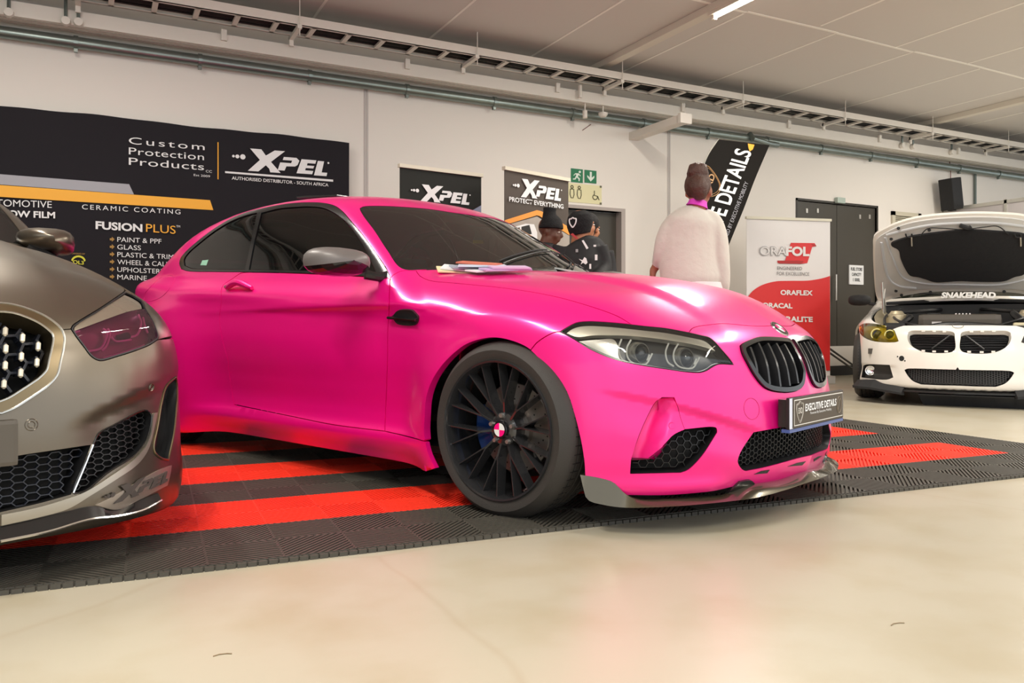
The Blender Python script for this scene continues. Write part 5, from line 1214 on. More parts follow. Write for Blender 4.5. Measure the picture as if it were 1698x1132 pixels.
gws = onlong([(-.74, 0, 1.10), (-.76, .25, 1.1), (-.86, .52, 1.1), (-.93, .64, 1.10), (-1.25, .59, 1.26), (-1.42, .54, 1.34), (-1.36, .3, 1.39), (-1.32, 0, 1.40)]); GWS = sym(cc(gws))
gdl = onlong(crv([(-1.05,.79,1.03),(-1.45,.70,1.31),(-1.8,.66,1.36),(-2.6,.66,1.34),(-3.0,.68,1.24),(-3.05,.74,1.10),(-2.0,.79,1.04)], .05, True))
gra = onlong([(-2.67+.375*math.cos(t), .88, .33+.375*math.sin(t)) for t in np.linspace(math.radians(-30), math.radians(210), 50)])
gb.panel('body_shell', [GSH], both(gdl)+[GWS]+both(gra), 'long', .03, GP, gc, flange=.02)
grl = gb.solve(gb.dom(gbk[::-1], 'rear'), 'rear')[0]; grb = gb.solve(gb.dom(np.array(crv([(-3.3,.72,.15),(-3.4,.5,.15),(-3.46,0,.15)], .05)), 'rear'), 'rear')[0]
gb.panel('tailgate', [sym(np.vstack([grl, grb[1:]]))], [], 'rear', .04, GP, gc)
gb.panel('windscreen', [GWS], [], 'long', .04, WGL, gc, off=-.002, flange=0); gb.panel('side_window', [gdl], [], 'long', .04, TINT, gc, off=-.003, flange=0, mirror=True)
# kidney, headlamp, intakes
RINGE = mat('ring_edge_bright', sr(190, 190, 185), .2, .9); RINGM = mat('satin_ring', sr(122, 108, 84), .28, .9)
gb.panel('kidney_frame', [GKO], [GKI], 'ball', .012, RINGM, gc, off=.010, flange=.07, mirror=True)
gb.panel('grille_backing', [GKO], [], 'ball', .04, VOID, gc, off=-.085, flange=0, mirror=True)
NAVY = mat('grille_navy', (.012, .014, .022), .3); PALE = mat('grille_stud_ivory', sr(215, 208, 190), .3, .4)
gb.hexmesh('grille_lattice', GKI, 'ball', .0275, -.050, NAVY, gc, .007, .03, mirror=True)
for (px, py) in [(11,548),(40,559),(66,573),(12,577),(38,590),(64,600),(11,605),(37,617.5),(9,636),(11,520+9)]:
    if py == 529: continue
    P = gb.line([(px, py-8), (px-.6, py), (px-1.2, py+8)], 4); g = gb.grad(P)
    for sg in (1, -1):
        mb = MB(); k = np.array([1, sg, 1]); mb.tube([v*k for v in P-g*.008], [.002]+[.0065]*(len(P)-2)+[.002], 8); mb.build('grille_stud', PALE, gc, smooth=True)
        mb = MB(); mb.bar((P[1]-g[1]*.012)*k, (P[1]-g[1]*.06)*k, .006, .020); mb.build('stud_fin', NAVY, gc)
PTI = glass('pink_lamp_glass', (.80, .30, .52), .10, .02); gb.panel('headlamp_housing', [GHL], [], 'ball', .03, mat('plum_housing', sr(112, 52, 82), .35, .3), gc, off=-.035, flange=0, mirror=True)
gb.wall('headlamp_surround', GHL, .0, -.035, GBLK, gc, mirror=True); GI = gb.shrink(GHL, .006, 'ball'); gb.panel('headlamp_seal', [GHL], [GI], 'ball', .012, SBLK, gc, off=.001, flange=.005, mirror=True)
UP = gb.px([(124,548),(138,543),(176.7,528.5),(212,516),(236,511)], [(236,511),(233,503),(220,494),(207,488)], [(207,488),(183,503),(160,518),(134,534),(124,543),(124,548)], step=4)
gb.panel('clear_upper_lens', [UP], [], 'ball', .02, mat('smoked_satin', sr(150, 140, 125), .25, .6, .5), gc, off=-.002, flange=.004, mirror=True, inset=0)
PST = mat('lamp_pink_guide', sr(215, 165, 190), .35); 
for pts in ([(176,541),(183,548),(177,569),(170,576),(152,580)], [(184,541),(188,550),(182,571),(174,579)], [(235,516),(240,530),(234,552),(222,557)], [(243,521),(247,537),(252,549)], [(190,556),(197,563),(224,561)], [(124,549),(137,545.5)], [(176,592),(215,581),(246,570)]):
    P = gb.line(pts, 4); g = gb.grad(P)
    for sg in (1, -1): mb = MB(); mb.tube([v*np.array([1, sg, 1]) for v in P-g*.016], .0035, 6); mb.build('light_guide', PST, gc, smooth=True)
lw = gb.px([(200,553),(218,549),(222,558),(203,560)], [(203,560),(200,553)], step=4); gb.panel('lamp_window', [lw], [], 'ball', .02, VOID, gc, off=-.012, flange=.01, mirror=True, inset=0)
gb.panel('headlamp_lens', [gb.px([(124,548.5),(138,543.5),(176.7,529),(212,516.5),(238,511.5)], [(238,511.5),(242,513),(251,527),(258,541),(262,558),(260.5,562)], [(260.5,562),(247,571),(221,581),(194,589.5),(168,596),(159,594.5),(151,588.6),(139,573),(127,556),(124,548.5)], step=4)], [], 'ball', .02, PTI, gc, off=0, flange=0, mirror=True)
for P_, c_ in ((SMK, .015), (GLOW, .018)):
    mi = P_ is SMK
    gb.wall('intake_surround', P_, .0, -.06, SBLK, gc, mirror=mi); gb.panel('intake_backing', [P_], [], 'ball', .03, VOID, gc, off=-.06, flange=0, mirror=mi)
    gb.hexmesh('honeycomb_mesh', P_, 'ball', c_, -.026, NAVY if not mi else SBLK, gc, .0028, .012, mirror=mi, asp=.55)
gb.wall('intake_surround', SLOT, 0, -.05, SBLK, gc, mirror=True); gb.panel('slot_backing', [SLOT], [], 'ball', .02, GBLK, gc, off=-.03, flange=0, mirror=True)
def outline_tube(P, r, m, nm, closed=True, off=.001):
    g = gb.grad(P)
    for sg in (1, -1): mb = MB(); mb.tube([v*np.array([1, sg, 1]) for v in P+g*off], r, 6, closed=closed); mb.build(nm, m, gc, smooth=True)
outline_tube(SMK, .003, GBLK, 'intake_edge'); outline_tube(SLOT, .0035, RINGM, 'slot_edge'); outline_tube(GKO, .0035, RINGE, 'ring_edge', off=.010); outline_tube(GKI, .003, RINGE, 'ring_edge', off=.010)
outline_tube(gb.line([(154,737),(138,777),(121,817)]), .004, CHROME, 'bright_blade', False)
# bright lower strip that sweeps from under the centre intake up to the slot
st = gb.px([(1,870),(60,857),(110,843),(150,820),(190,795),(225,770),(243,745),(254,705),(258,684)], [(258,684),(253,686),(247,722),(238,742)], [(238,742),(222,760),(185,787),(140,815),(105,828),(60,841),(1,853)], [(1,853),(1,870)], step=5)
gb.panel('lower_trim_strip', [st], [], 'ball', .012, mat('trim_satin', sr(168, 162, 150), .32, .8), gc, off=.008, flange=.010, mirror=True, inset=0)
xpn = gb.px([(157,836.7),(194,844),(232,826.7),(276,804.6)], [(276,804.6),(281,785),(283,771)], [(283,771),(260.7,780),(221,802),(190,820),(157,836.7)], step=5)
gb.panel('corner_panel', [xpn], [], 'ball', .012, mat('corner_satin', sr(172, 162, 152), .35, .8), gc, off=.004, flange=.006, mirror=True, inset=0)
# engraved logo on the corner panel
u0, u1, u2 = [gb.cast([q])[0] for q in ((164,842), (276,797), (174,812))]; gg = gb.grad(u0[None])[0]*.5+gb.grad(u1[None])[0]*.5; gg /= np.linalg.norm(gg)
lg = empty('corner_logo', (0, 0, 0), 0, gc); LGM = mat('logo_dull_grey', sr(78, 72, 68), .6, .3)
a_ = Vector(u0+gg*.012); b_ = Vector(u1+gg*.012)-a_
xpel(lg, a_, b_*.90, (Vector(u2+gg*.012)-a_)*.95, LGM, reg=False, th=.001)
for ch in lg.children:
    V = np.array([tuple(v.co) for v in ch.data.vertices]); n = len(V)//2; S_, N_ = gb.solve(gb.dom(V, 'ball'), 'ball')
    ch.data.vertices.foreach_set('co', (S_+N_*np.where(np.arange(len(V)) < n, .0085, .005)[:, None]).ravel()); ch.data.update()
lip_part(gb, 'front_splitter', [(1,873),(60,860),(110,848),(157,839),(194,846),(232,829),(262,817)], [(1,897),(79.5,881),(148.4,861),(199,855),(238.5,845),(268,829)], grey_body, GBLK, gc, .18, .022)
outline_tube(gb.cast(crv([(1,897),(79.5,881),(148.4,861),(199,855),(238.5,845),(268,829)], 6), lambda x, y, z: grey_body(x, y, np.maximum(z, .18))-.024), .004, CHROME, 'splitter_edge', False, 0)
# plate, sensor, mirrors, underside, wheels
pp = [gb.cast([q])[0] for q in ((1, 693), (29, 694), (29, 768))]; px_ = max(p[0] for p in pp)+.012
gp = MB().box((px_-.03, -.26, pp[2][2]-.005), (px_, pp[1][1], pp[1][2])).build('number_plate', mat('plate_grey', sr(88, 82, 74), .45, .2), gc, bevel=.012)
bl = MB(); bl.box((px_-.03, -.2, pp[2][2]-.035), (px_-.015, pp[1][1]-.10, pp[2][2]-.008)).build('blue_camera_trim', mat('bright_blue', sr(60, 120, 220), .3), gc)
for pix, r in (((52, 704), .016), ((251, 642), .011)):
    c = gb.cast([pix]); n_ = gb.grad(c)[0]; c = c[0]+n_*.0005
    for sg in (1, -1):
        N_ = Vector(n_*np.array([1, sg, 1])); u = N_.orthogonal().normalized(); v = N_.cross(u); mb = MB()
        for rr in (r, r*.55): mb.tube([Vector(c*np.array([1, sg, 1]))+u*rr*math.cos(t)+v*rr*math.sin(t) for t in np.linspace(0, 6.283, 20, endpoint=False)], .0012, 4, closed=True)
        mb.build('parking_sensor', GP, gc, smooth=True)
c0 = at_depth(80, 398, 3.75); c0 = np.array(c0)-gb.O; c0 = np.array([c0@gb.h, c0@gb.l, c0[2]])
for sg in (1, -1):
    k = np.array([1, sg, 1]); n = 18; rows = []
    for i, (xx, s_) in enumerate([(-.10, .86), (-.07, 1), (-.02, 1.0), (.03, .88), (.07, .66), (.10, .38), (.11, .02)]):
        for kk in range(n):
            t = 2*math.pi*kk/n; a = math.cos(t); b = math.sin(t); rows.append((c0+np.array([xx, .118*s_*abs(a)**.7*np.sign(a), .058*s_*abs(b)**.7*np.sign(b)*(1+.25*a)-.012*a]))*k)
    mb = MB(); mb.add(rows, [(i*n+kk, i*n+(kk+1) % n, (i+1)*n+(kk+1) % n, (i+1)*n+kk) for i in range(6) for kk in range(n)]+[tuple(range(n))]); mr = mb.build('wing_mirror', GP, gc, smooth=True, ang=60)
    mb = MB(); mb.tube([(c0+np.array([0, -.08, -.03]))*k, np.array([c0[0]+.02, .74, 1.02])*k], .025, 8); mb.build('mirror_arm', GBLK, mr, smooth=True)
MB().box((-3.2, -.7, .14), (-.45, .7, .17)).build('underbody', MBLK, gc); MB().box((.38, -.6, .12), (.74, .6, .16)).build('underbody', MBLK, gc)
MB().box((-3.0, -.76, .30), (-.9, .76, .34)).build('cabin_floor', MBLK, gc)
mb = MB(); mb.add([(-.9,-.7,1.02),(-.9,.7,1.02),(-1.25,.7,1.0),(-1.25,-.7,1.0),(-1.3,-.7,.7),(-1.3,.7,.7)], [(0,1,2,3),(3,2,5,4)]); mb.build('dashboard', SBLK, gc)
for x in (0, -2.67):
    for sg in (-1, 1):
        c = copy_part(wh, gc); c.location = (x, sg*.70, .328); c.rotation_euler = (0, 0, 0 if sg < 0 else math.pi)
        mb = MB(); A = [(x+.365*math.cos(t), .334+.365*math.sin(t)) for t in np.linspace(math.radians(-30), math.radians(210), 30)]
        mb.add([(a, sg*.76, b) for a, b in A]+[(a, sg*.5, b) for a, b in A], [(i, i+1, 31+i, 30+i) for i in range(29)]+[tuple(range(30, 60))]); mb.build('wheel_well', MBLK, gc, smooth=True)
# ================================================================ WHITE SALOON WITH ITS BONNET UP (right)
wW = curve1([-4.0,-3.2,-1.5,0,.4,.9],[.82,.92,.93,.925,.90,.82])
wN = curve1([0,.3,.5,.65,.76,.84,.90,.94,1.1],[.82,.79,.72,.62,.49,.34,.16,-.02,-.8])
wV = curve1([.05,.11,.18,.3,.42,.5,.58,.66,.72,.8],[-.07,-.03,0,0,-.008,-.02,-.045,-.08,-.13,-.26])
wT = curve1([-1.3,-.8,-.4,0,.3,.5,.65,.75,.85],[1.04,1.0,.955,.90,.845,.80,.755,.71,.62])
wR = curve1([-4.0,-3.7,-3.3,-2.8,-2.2,-1.7,-1.2],[1.05,1.13,1.30,1.42,1.46,1.43,1.32])
def white_body(x, y, z):
    a = np.sqrt(y*y+1e-4); rf = np.hypot(x, z-.34); rr = np.hypot(x+2.97, z-.34)
    fl = .02*np.exp(-(np.maximum(rf-.36, 0)/.1)**2)+.02*np.exp(-(np.maximum(rr-.36, 0)/.1)**2)
    fs = a-(wW(x)+.5*m2low(z)+.8*m2hi(z-(.86-.03*x))+fl*(1-sstep(z, .66, .8)))
    ft = z-(np.where(x > -1.2, wT(np.maximum(x, -1.25)), 1.04)-.08*(a/.75)**2.4)
    fold = -.018*sstep(.345-z, -.01, .02)*(1-sstep(.345-z, .04, .14))*sstep(a, .45, .58)*(1-sstep(a, .86, .92))
    f = smax(fs, ft, .17); f = smax(f, (x-(wN(a)+wV(z)+fold))*.8, .12); f = smax(f, -3.9-x+.2*(a/.8)**3, .15); f = smax(f, .15-z, .03)
    gs = (a-(.83-(z-1.0)*.42))/1.08; gr = z-(wR(x)-.04*(a/.6)**2.5); gw = (x-(-.75-(z-1.0)*1.9-.45*a*a))/2
    hh = smax(smax(gs, gr, .10), gw, .05); hh = smax(hh, -3.7-x, .1); hh = smax(hh, .85-z, .02)
    return smin(f, hh, .03)
WP = mat('white_car_paint', sr(232, 228, 220), .18, 0, .6, .05)
wb = Body(white_body, (7.31850902, 4.8485187, 0), (-0.84337972, -0.53727707, 0), (0.53727707, -0.84337972, 0), 5.5, 11, .45, (-.15, 0, .35))
wc = wb.root('saloon_car'); tag(wc, 'white saloon with raised bonnet and one yellow headlamp, right edge of the scene', 'car')
def wl_(c, s=4): return wb.line(c, s)
def wlong(L): return wb.solve(wb.dom(np.array(L, float), 'long'), 'long')[0]
WHL = wb.px([(1423.9,542.4),(1428,538),(1435,536),(1453,537),(1476,542.4),(1483,547.7)], [(1483,547.7),(1490,565.4)], [(1490,565.4),(1484.8,567),(1449.5,565.4),(1431.8,558.3),(1424.7,549.5),(1423.9,542.4)], step=3)
WKD = wb.px([(1506,551),(1511,548.5),(1530,548),(1576.7,549.5),(1582,552),(1583,560),(1583.7,577.7),(1578.4,583),(1538,584),(1522,579.5),(1509.5,570.7),(1505,560),(1506,551)], step=3); WKD = WKD[:-1]
WIN = np.vstack([wb.solve(wb.dom(np.array([(.82,0,.355)]), 'ball'), 'ball')[0], wl_([(1585,613),(1550,612),(1513,611),(1504,611.5),(1500,613.5)]), wl_([(1500,613.5),(1505,622),(1513,630.7),(1527,637)])[1:], wl_([(1527,637),(1560,638.5),(1585,639)])[1:]])
WIN = np.vstack([WIN, wb.solve(wb.dom(np.array([(.82,0,WIN[-1, 2])]), 'ball'), 'ball')[0]]); WIN[:, 1] = np.minimum(WIN[:, 1], 0); WIN = sym(WIN)
WFG = wb.px([(1431.8,606),(1438,604.2),(1475,605)], [(1475,605),(1481,625.4)], [(1481,625.4),(1470.7,629),(1428.3,625.4)], [(1428.3,625.4),(1431.8,606)], step=3)
wa = lambda a0, a1, n: wlong([(.385*math.cos(t), -.9, .34+.385*math.sin(t)) for t in np.linspace(math.radians(a0), math.radians(a1), n)])
WA = wa(58, -28, 24); WA2 = wa(58, 208, 36)
wtop = wb.solve(np.array([(.66, 0), (.65, -.2), (.61, -.4), (.55, -.54), (.49, -.62)]), 'top')[0]
wside = wb.solve(np.array([(.49, -.62), (.30, -.72), (0, -.765), (-.4, -.775), (-.78, -.76)]), 'top')[0]
wcow = wb.solve(np.array([(-.78, -.76), (-.80, -.6), (-.73, -.35), (-.69, 0)]), 'top')[0]
whl_top = wl_([(1483,547.7),(1476,542.4),(1453,537),(1435,536),(1428,538),(1423.9,542.4)]); whl_bot = wl_([(1483,547.7),(1490,565.4)])[:-1].tolist()+wl_([(1490,565.4),(1484.8,567),(1449.5,565.4),(1431.8,558.3),(1424.7,549.5),(1423.9,542.4)]).tolist(); whl_bot = np.array(whl_bot)
wbot = wb.solve(wb.dom(np.array([(.36,-.88,.14),(.5,-.78,.14),(.66,-.6,.14),(.77,-.35,.14),(.81,0,.14)]), 'ball'), 'ball')[0]
wgap = wb.solve(wb.dom(np.array([(.24,-.90,.66)]), 'ball'), 'ball')[0]
WB_ = sym(np.vstack([cc(wtop), whl_bot, wgap, WA, cc(wbot)[1:]]))
wb.panel('front_bumper', [WB_], both(WHL)+both(WKD)+both(WFG)+[WIN], 'ball', .02, WP, wc, flange=.02)
xs = np.linspace(-.37, -3.7, 60); wsb = wlong([(x, -.86, .15) for x in xs]); wv = np.linspace(wb.dom(wsb[-1:], 'long')[0, 1], 0, 40); wbk = wb.solve(np.array([(-3.7, v) for v in wv]), 'long')[0]
WSH = sym(np.vstack([cc(wcow[::-1]), cc(wside[::-1])[1:], whl_top, wgap, WA[:1], WA2[1:], wsb, wbk[1:]]))
wws = wlong([(-.79, 0, 1.03), (-.82, -.3, 1.03), (-.92, -.60, 1.03), (-.98, -.70, 1.03), (-1.35, -.62, 1.26), (-1.55, -.56, 1.37), (-1.45, -.3, 1.42), (-1.42, 0, 1.42)]); WWS = sym(cc(wws))
wdl = wlong(crv([(-1.15,-.80,1.0),(-1.6,-.70,1.33),(-2.1,-.66,1.39),(-2.9,-.66,1.34),(-3.3,-.72,1.12),(-2.4,-.82,1.0)], .05, True))
wra = wlong([(-2.97+.385*math.cos(t), -.9, .34+.385*math.sin(t)) for t in np.linspace(math.radians(-30), math.radians(210), 50)])
wb.panel('body_shell', [WSH], both(wdl)+[WWS]+both(wra), 'long', .035, WP, wc, flange=.02)
wrl = wb.solve(wb.dom(wbk[::-1], 'rear'), 'rear')[0]; wrb = wb.solve(wb.dom(np.array(crv([(-3.7,-.72,.15),(-3.82,-.5,.15),(-3.88,0,.15)], .05)), 'rear'), 'rear')[0]
wb.panel('boot_panel', [sym(np.vstack([wrl, wrb[1:]]))], [], 'rear', .05, WP, wc)
wb.panel('windscreen', [WWS], [], 'long', .04, glass('green_windscreen', (.20, .24, .18), .2), wc, off=-.002, flange=0); wb.panel('side_window', [wdl], [], 'long', .04, TINT, wc, off=-.003, flange=0, mirror=True)
# kidneys, intake, fog pockets
wb.wall('kidney_opening', WKD, 0, -.05, WP, wc, mirror=True); wb.panel('grille_backing', [WKD], [], 'ball', .03, VOID, wc, off=-.09, flange=0, mirror=True)
Q = wb.dom(WKD, 'ball'); lo = Q.min(0); hi = Q.max(0)
for sg in (1, -1):
    for i in range(8):
        v = lo[1]+(hi[1]-lo[1])*(i+.7)/8.4; uu = np.linspace(lo[0], hi[0], 40); ln_ = np.stack([uu, np.full(40, v)], 1); ln_ = ln_[inpoly(ln_, Q)]
        if len(ln_) < 3: continue
        P, N = wb.solve(ln_[[0, -1]], 'ball'); mb = MB(); k = np.array([1, sg, 1]); mb.bar((P[0]-N[0]*.07)*k, (P[1]-N[1]*.07)*k, .012, .004); mb.build('shutter_blade', SBLK, wc)
    P = wb.line([(1545,578),(1575,556)], 6)-np.array([.05, 0, 0]); mb = MB(); mb.tube([q*np.array([1, sg, 1]) for q in P], .008, 6); mb.build('diagonal_strut', SBLK, wc)
    for cx, cy in ((1531,548.2),(1549,548.6),(1566,549.2),(1531,581.5),(1549,582.5),(1569,582.5)):
        c = wb.cast([(cx, cy)])[0]*np.array([1, sg, 1]); MB().box(tuple(c+np.array([-.02, -.014, -.008])), tuple(c+np.array([.004, .014, .008]))).build('grille_clip', WP, wc)
wb.wall('intake_surround', WIN, 0, -.06, SBLK, wc); wb.panel('intake_backing', [WIN], [], 'ball', .04, VOID, wc, off=-.07, flange=0)
WM = wb.px([(1514,613),(1585,615)], [(1585,615),(1585,637)], [(1585,637),(1528,635)], [(1528,635),(1514,613)], step=4)
wb.hexmesh('honeycomb_mesh', WIN, 'ball', .013, -.03, PLAST, wc, .004, .008, asp=.6)
wb.wall('fog_surround', WFG, 0, -.04, SBLK, wc, mirror=True); wb.panel('fog_pocket', [WFG], [], 'ball', .03, mat('pocket_grey', sr(48, 47, 46), .5), wc, off=-.03, flange=0, mirror=True)
c = wb.cast([(1442.4, 614)])[0]
for sg in (1, -1):
    mb = MB(); M = Matrix.Translation(Vector(c*np.array([1, sg, 1]))+Vector((-.012, 0, 0))) @ Matrix.Rotation(math.radians(-90-12*-sg), 4, 'Z')
    mb.lathe([(.0001, .0), (.028, .006), (.036, .018), (.044, .02), (.046, 0)], 24, M=M); mb.build('fog_lamp', CHROME, wc, smooth=True)
FLP = [(.44,-.84),(.52,-.79),(.60,-.68),(.70,-.50),(.74,-.42)]
for sg in (1, -1):
    mb = MB(); A = [(x, y*sg, z) for (x, y), z in zip(FLP, (.20,.205,.215,.19,.17))]; B2 = [(x+.055, y*1.05*sg, z-.055) for (x, y), z in zip(FLP, (.20,.20,.20,.18,.17))]
    n = len(A); vs = A+B2+[(x, y, z-.02) for x, y, z in B2]+[(x, y, z-.08) for x, y, z in A]; fs = []
    for j in range(n-1):
        for a in range(4): fs.append((a*n+j, a*n+j+1, ((a+1) % 4)*n+j+1, ((a+1) % 4)*n+j))
    mb.add(vs, fs+[(0, n, 2*n, 3*n), (n-1, 4*n-1, 3*n-1, 2*n-1)]).build('bumper_flap', MBLK, wc)
go = [(.36,-.90,.14),(.5,-.82,.135),(.67,-.62,.135),(.78,-.38,.135),(.83,0,.135)]; gi = [(x-.06, y*.93, .15) for x, y, z in go]
strip('front_splitter', gi, go, SBLK, wc, thick=.012)
# headlamps: yellow film on one, clear on the other
for sg, gm, hm, lab in ((1, glass('yellow_lamp_glass', (.95, .85, .10), .12), mat('yellow_housing', sr(176, 160, 50), .4, .2), 'yellow-tinted headlamp'), (-1, LENS, HD, 'clear headlamp')):
    P = WHL*np.array([1, sg, 1]); wb.panel('headlamp_housing', [P], [], 'ball', .03, hm, wc, off=-.03, flange=0, label=lab); wb.wall('headlamp_surround', P, 0, -.03, SBLK, wc); wb.panel('headlamp_lens', [P], [], 'ball', .03, gm, wc, off=0, flange=0)
    for (cx, cy, r) in ((1452, 553, .052), (1474, 554, .045)):
        c = wb.cast([(cx, cy)]); n_ = wb.grad(c)[0]; c = Vector((c[0]-n_*.015)*np.array([1, sg, 1])); f = Vector((.97, -.2*sg, .05)).normalized(); M = Matrix.Translation(c) @ f.to_track_quat('Y', 'Z').to_matrix().to_4x4()
        mb = MB(); mb.lathe([(r-.006, .003), (r, .006), (r+.004, .0)], 24, M=M); mb.build('halo_ring', mat('halo_pale', sr(230, 225, 150), .3), wc, smooth=True)
        mb = MB(); mb.lathe([(.0001, .004), (r*.5, .002), (r*.8, -.008)], 24, M=M); mb.build('projector_lens', mat('projector_lens', (.03, .035, .04), .04, 0, 1), wc, smooth=True)
    c = wb.cast([(1427, 545)])[0]*np.array([1, sg, 1]); mb = MB(); mb.tube([Vector(c)+Vector((-.03, 0, .02)), Vector(c)+Vector((-.02, .0, -.04))], .014, 8); mb.build('amber_reflector', mat('amber', sr(220, 110, 40), .4), wc, smooth=True)
# empty badge recess, sensors, towing eye hole
c = wb.cast([(1587.6, 539.4)]); n_ = Vector(wb.grad(c)[0]); c = Vector(c[0]); c.y = 0; u = Vector((0, 1, 0)); v = n_.cross(u)
mb = MB(); mb.tube([c+n_*.001+u*.044*math.cos(t)+v*.044*math.sin(t) for t in np.linspace(0, 6.283, 28, endpoint=False)], .002, 4, closed=True); mb.build('badge_recess', PLAST, wc, smooth=True)
c = wb.cast([(1495, 594)]); n_ = Vector(wb.grad(c)[0]); c = Vector(c[0]); mb = MB(); M = Matrix.Translation(c) @ n_.to_track_quat('Y', 'Z').to_matrix().to_4x4(); mb.lathe([(.0001, .001), (.017, .001), (.020, .004), (.024, .0)], 20, M=M); mb.build('towing_hole', MBLK, wc, smooth=True)
for px, py in ((1488.5, 591), (1500.5, 598)): c = wb.cast([(px, py)])[0]; mb = MB(); mb.lathe([(.0001, .003), (.007, .002)], 8, M=Matrix.Translation(Vector(c)) @ Matrix.Rotation(-1.57, 4, 'Z')); mb.build('bumper_hole', MBLK, wc)
# engine bay
BAY = mat('engine_bay_grey', sr(70, 66, 60), .6, var=.3, vs=12); COVER = mat('engine_cover', sr(74, 68, 60), .45); ALU = mat('cast_alloy', sr(190, 178, 150), .45, .6, var=.25, vs=20)
MB().box((-.78, -.74, .45), (.55, .74, .50)).build('bay_floor', BAY, wc)
mb = MB(); mb.box((-.80, -.74, .5), (-.74, .74, .93)); mb.build('bulkhead', MBLK, wc)
for sg in (1, -1):
    mb = MB(); mb.add([(.48, sg*.61, .70), (.3, sg*.70, .74), (0, sg*.745, .80), (-.4, sg*.755, .86), (-.76, sg*.74, .90), (-.76, sg*.62, .78), (0, sg*.56, .70), (.46, sg*.5, .62)], [(0,1,6,7), (1,2,6), (2,3,5,6), (3,4,5)]); mb.build('inner_wing', ALU, wc)
    mb = MB(); mb.lathe([(.0001, .06), (.05, .06), (.07, .03), (.10, .02), (.11, -.08)], 20, M=Matrix.Translation((-.12, sg*.55, .80)) @ Matrix.Rotation(math.pi/2, 4, 'X')); mb.build('strut_tower', ALU, wc, smooth=True)
    mb = MB(); mb.tube([(-.15, sg*.52, .84), (-.72, sg*.18, .88)], .018, 8); mb.build('strut_brace', SBLK, wc, smooth=True)
ec = MB().box((-.55, -.34, .60), (.30, .34, .82)).build('engine_cover', COVER, wc, bevel=.05)
for i in range(5): MB().box((.12, -.03+.028*i, .815), (.26, -.018+.028*i, .828)).build('cover_rib', SILV, ec)
for i in range(9): MB().box((-.5, .12+.02*i, .818), (.1, .126+.02*i, .824)).build('cover_groove', MBLK, ec)
MB().box((.299, -.22, .72), (.304, -.14, .75)).build('cover_label', SILV, ec)
mb = MB(); mb.lathe([(.0001, .015), (.055, .015), (.065, 0)], 20, M=Matrix.Translation((-.1, -.22, .82)) @ Matrix.Rotation(math.pi/2, 4, 'X')); mb.build('oil_cap', MBLK, ec, smooth=True)
for pts, r in (([(.35,-.55,.66),(.2,-.42,.78),(-.1,-.44,.80),(-.4,-.5,.82)], .03), ([(.42,-.3,.68),(.35,-.1,.72),(.36,.3,.70),(.42,.5,.66)], .028), ([(.3,.55,.70),(0,.46,.80),(-.5,.45,.84)], .035), ([(.45,.0,.66),(.3,-.45,.74),(-.3,-.62,.84)], .012), ([(.40,.2,.68),(.2,.5,.78),(-.4,.6,.86)], .012), ([(.3,-.62,.72),(0,-.64,.8),(-.6,-.55,.88)], .014)):
    mb = MB(); mb.tube(crv(pts, .04), r, 8); mb.build('hose', SBLK, wc, smooth=True)
MB().box((.30, .42, .60), (.46, .62, .74)).build('fluid_reservoir', mat('pale_reservoir', sr(205, 195, 160), .5), wc, bevel=.02)
MB().box((.10, -.62, .60), (.34, -.44, .74)).build('air_box', MBLK, wc, bevel=.02)
MB().box((.50, -.58, .62), (.60, .58, .715)).build('slam_panel', SBLK, wc, bevel=.008)
mb = MB(); mb.tube([(-.72,-.7,.95),(-.76,0,.985),(-.72,.7,.95)], .02, 6); mb.build('scuttle_tray', MBLK, wc, smooth=True)
for pts in ([(-.78,.2,1.0),(-.86,-.2,1.045),(-.92,-.5,1.07)],): mb = MB(); mb.tube(pts, .009, 6); mb.build('wiper', MBLK, wc, smooth=True)
# windscreen strip lettering
P = [wb.cast([q])[0] for q in ((1560, 496.5), (1652.5, 496.5), (1560, 486.5))]; n_ = wb.grad(P[0][None])[0]; dn = n_*.012
text_mesh('SNAKEHEAD', P[0]+dn, P[1]-P[0], (P[2]-P[0])*1.0, WHITE, 'screen_lettering', wc, bold=.05, shear=.25)
# raised bonnet: a curved double skin on the hinge line
hin = np.array([-.66, 0, .97]); tip = np.array([.20, 0, 1.735]); hv = (tip-hin)/np.linalg.norm(tip-hin); hn = np.array([hv[2], 0, -hv[0]]); HLn = np.linalg.norm(tip-hin)
def hood_uv(pix):
    o_ = np.array([0, 0, EYE])-wb.O; o_ = np.array([o_@wb.h, o_@wb.l, EYE]); out = []
    for a, b in pix:
        d = np.array(ray(a, b)); d = np.array([d@wb.h, d@wb.l, d[2]]); t = ((hin-o_)@hn)/(d@hn); p = o_+d*t
        for _ in range(6):
            u, v = p[1], (p-hin)@hv; c = -.10*(u/.75)**2-.05*((v/HLn-.4)/.6)**2*1.2; t = ((hin+hn*c-o_)@hn)/(d@hn); p = o_+d*t
        out.append((p[1], (p-hin)@hv))
    return np.array(out)
def hood_pt(uv, off=0):
    u, v = uv; c = -.10*(u/.75)**2-.05*((v/HLn-.4)/.6)**2*1.2; return hin+hv*v+np.array([0, u, 0])+hn*(off+c)
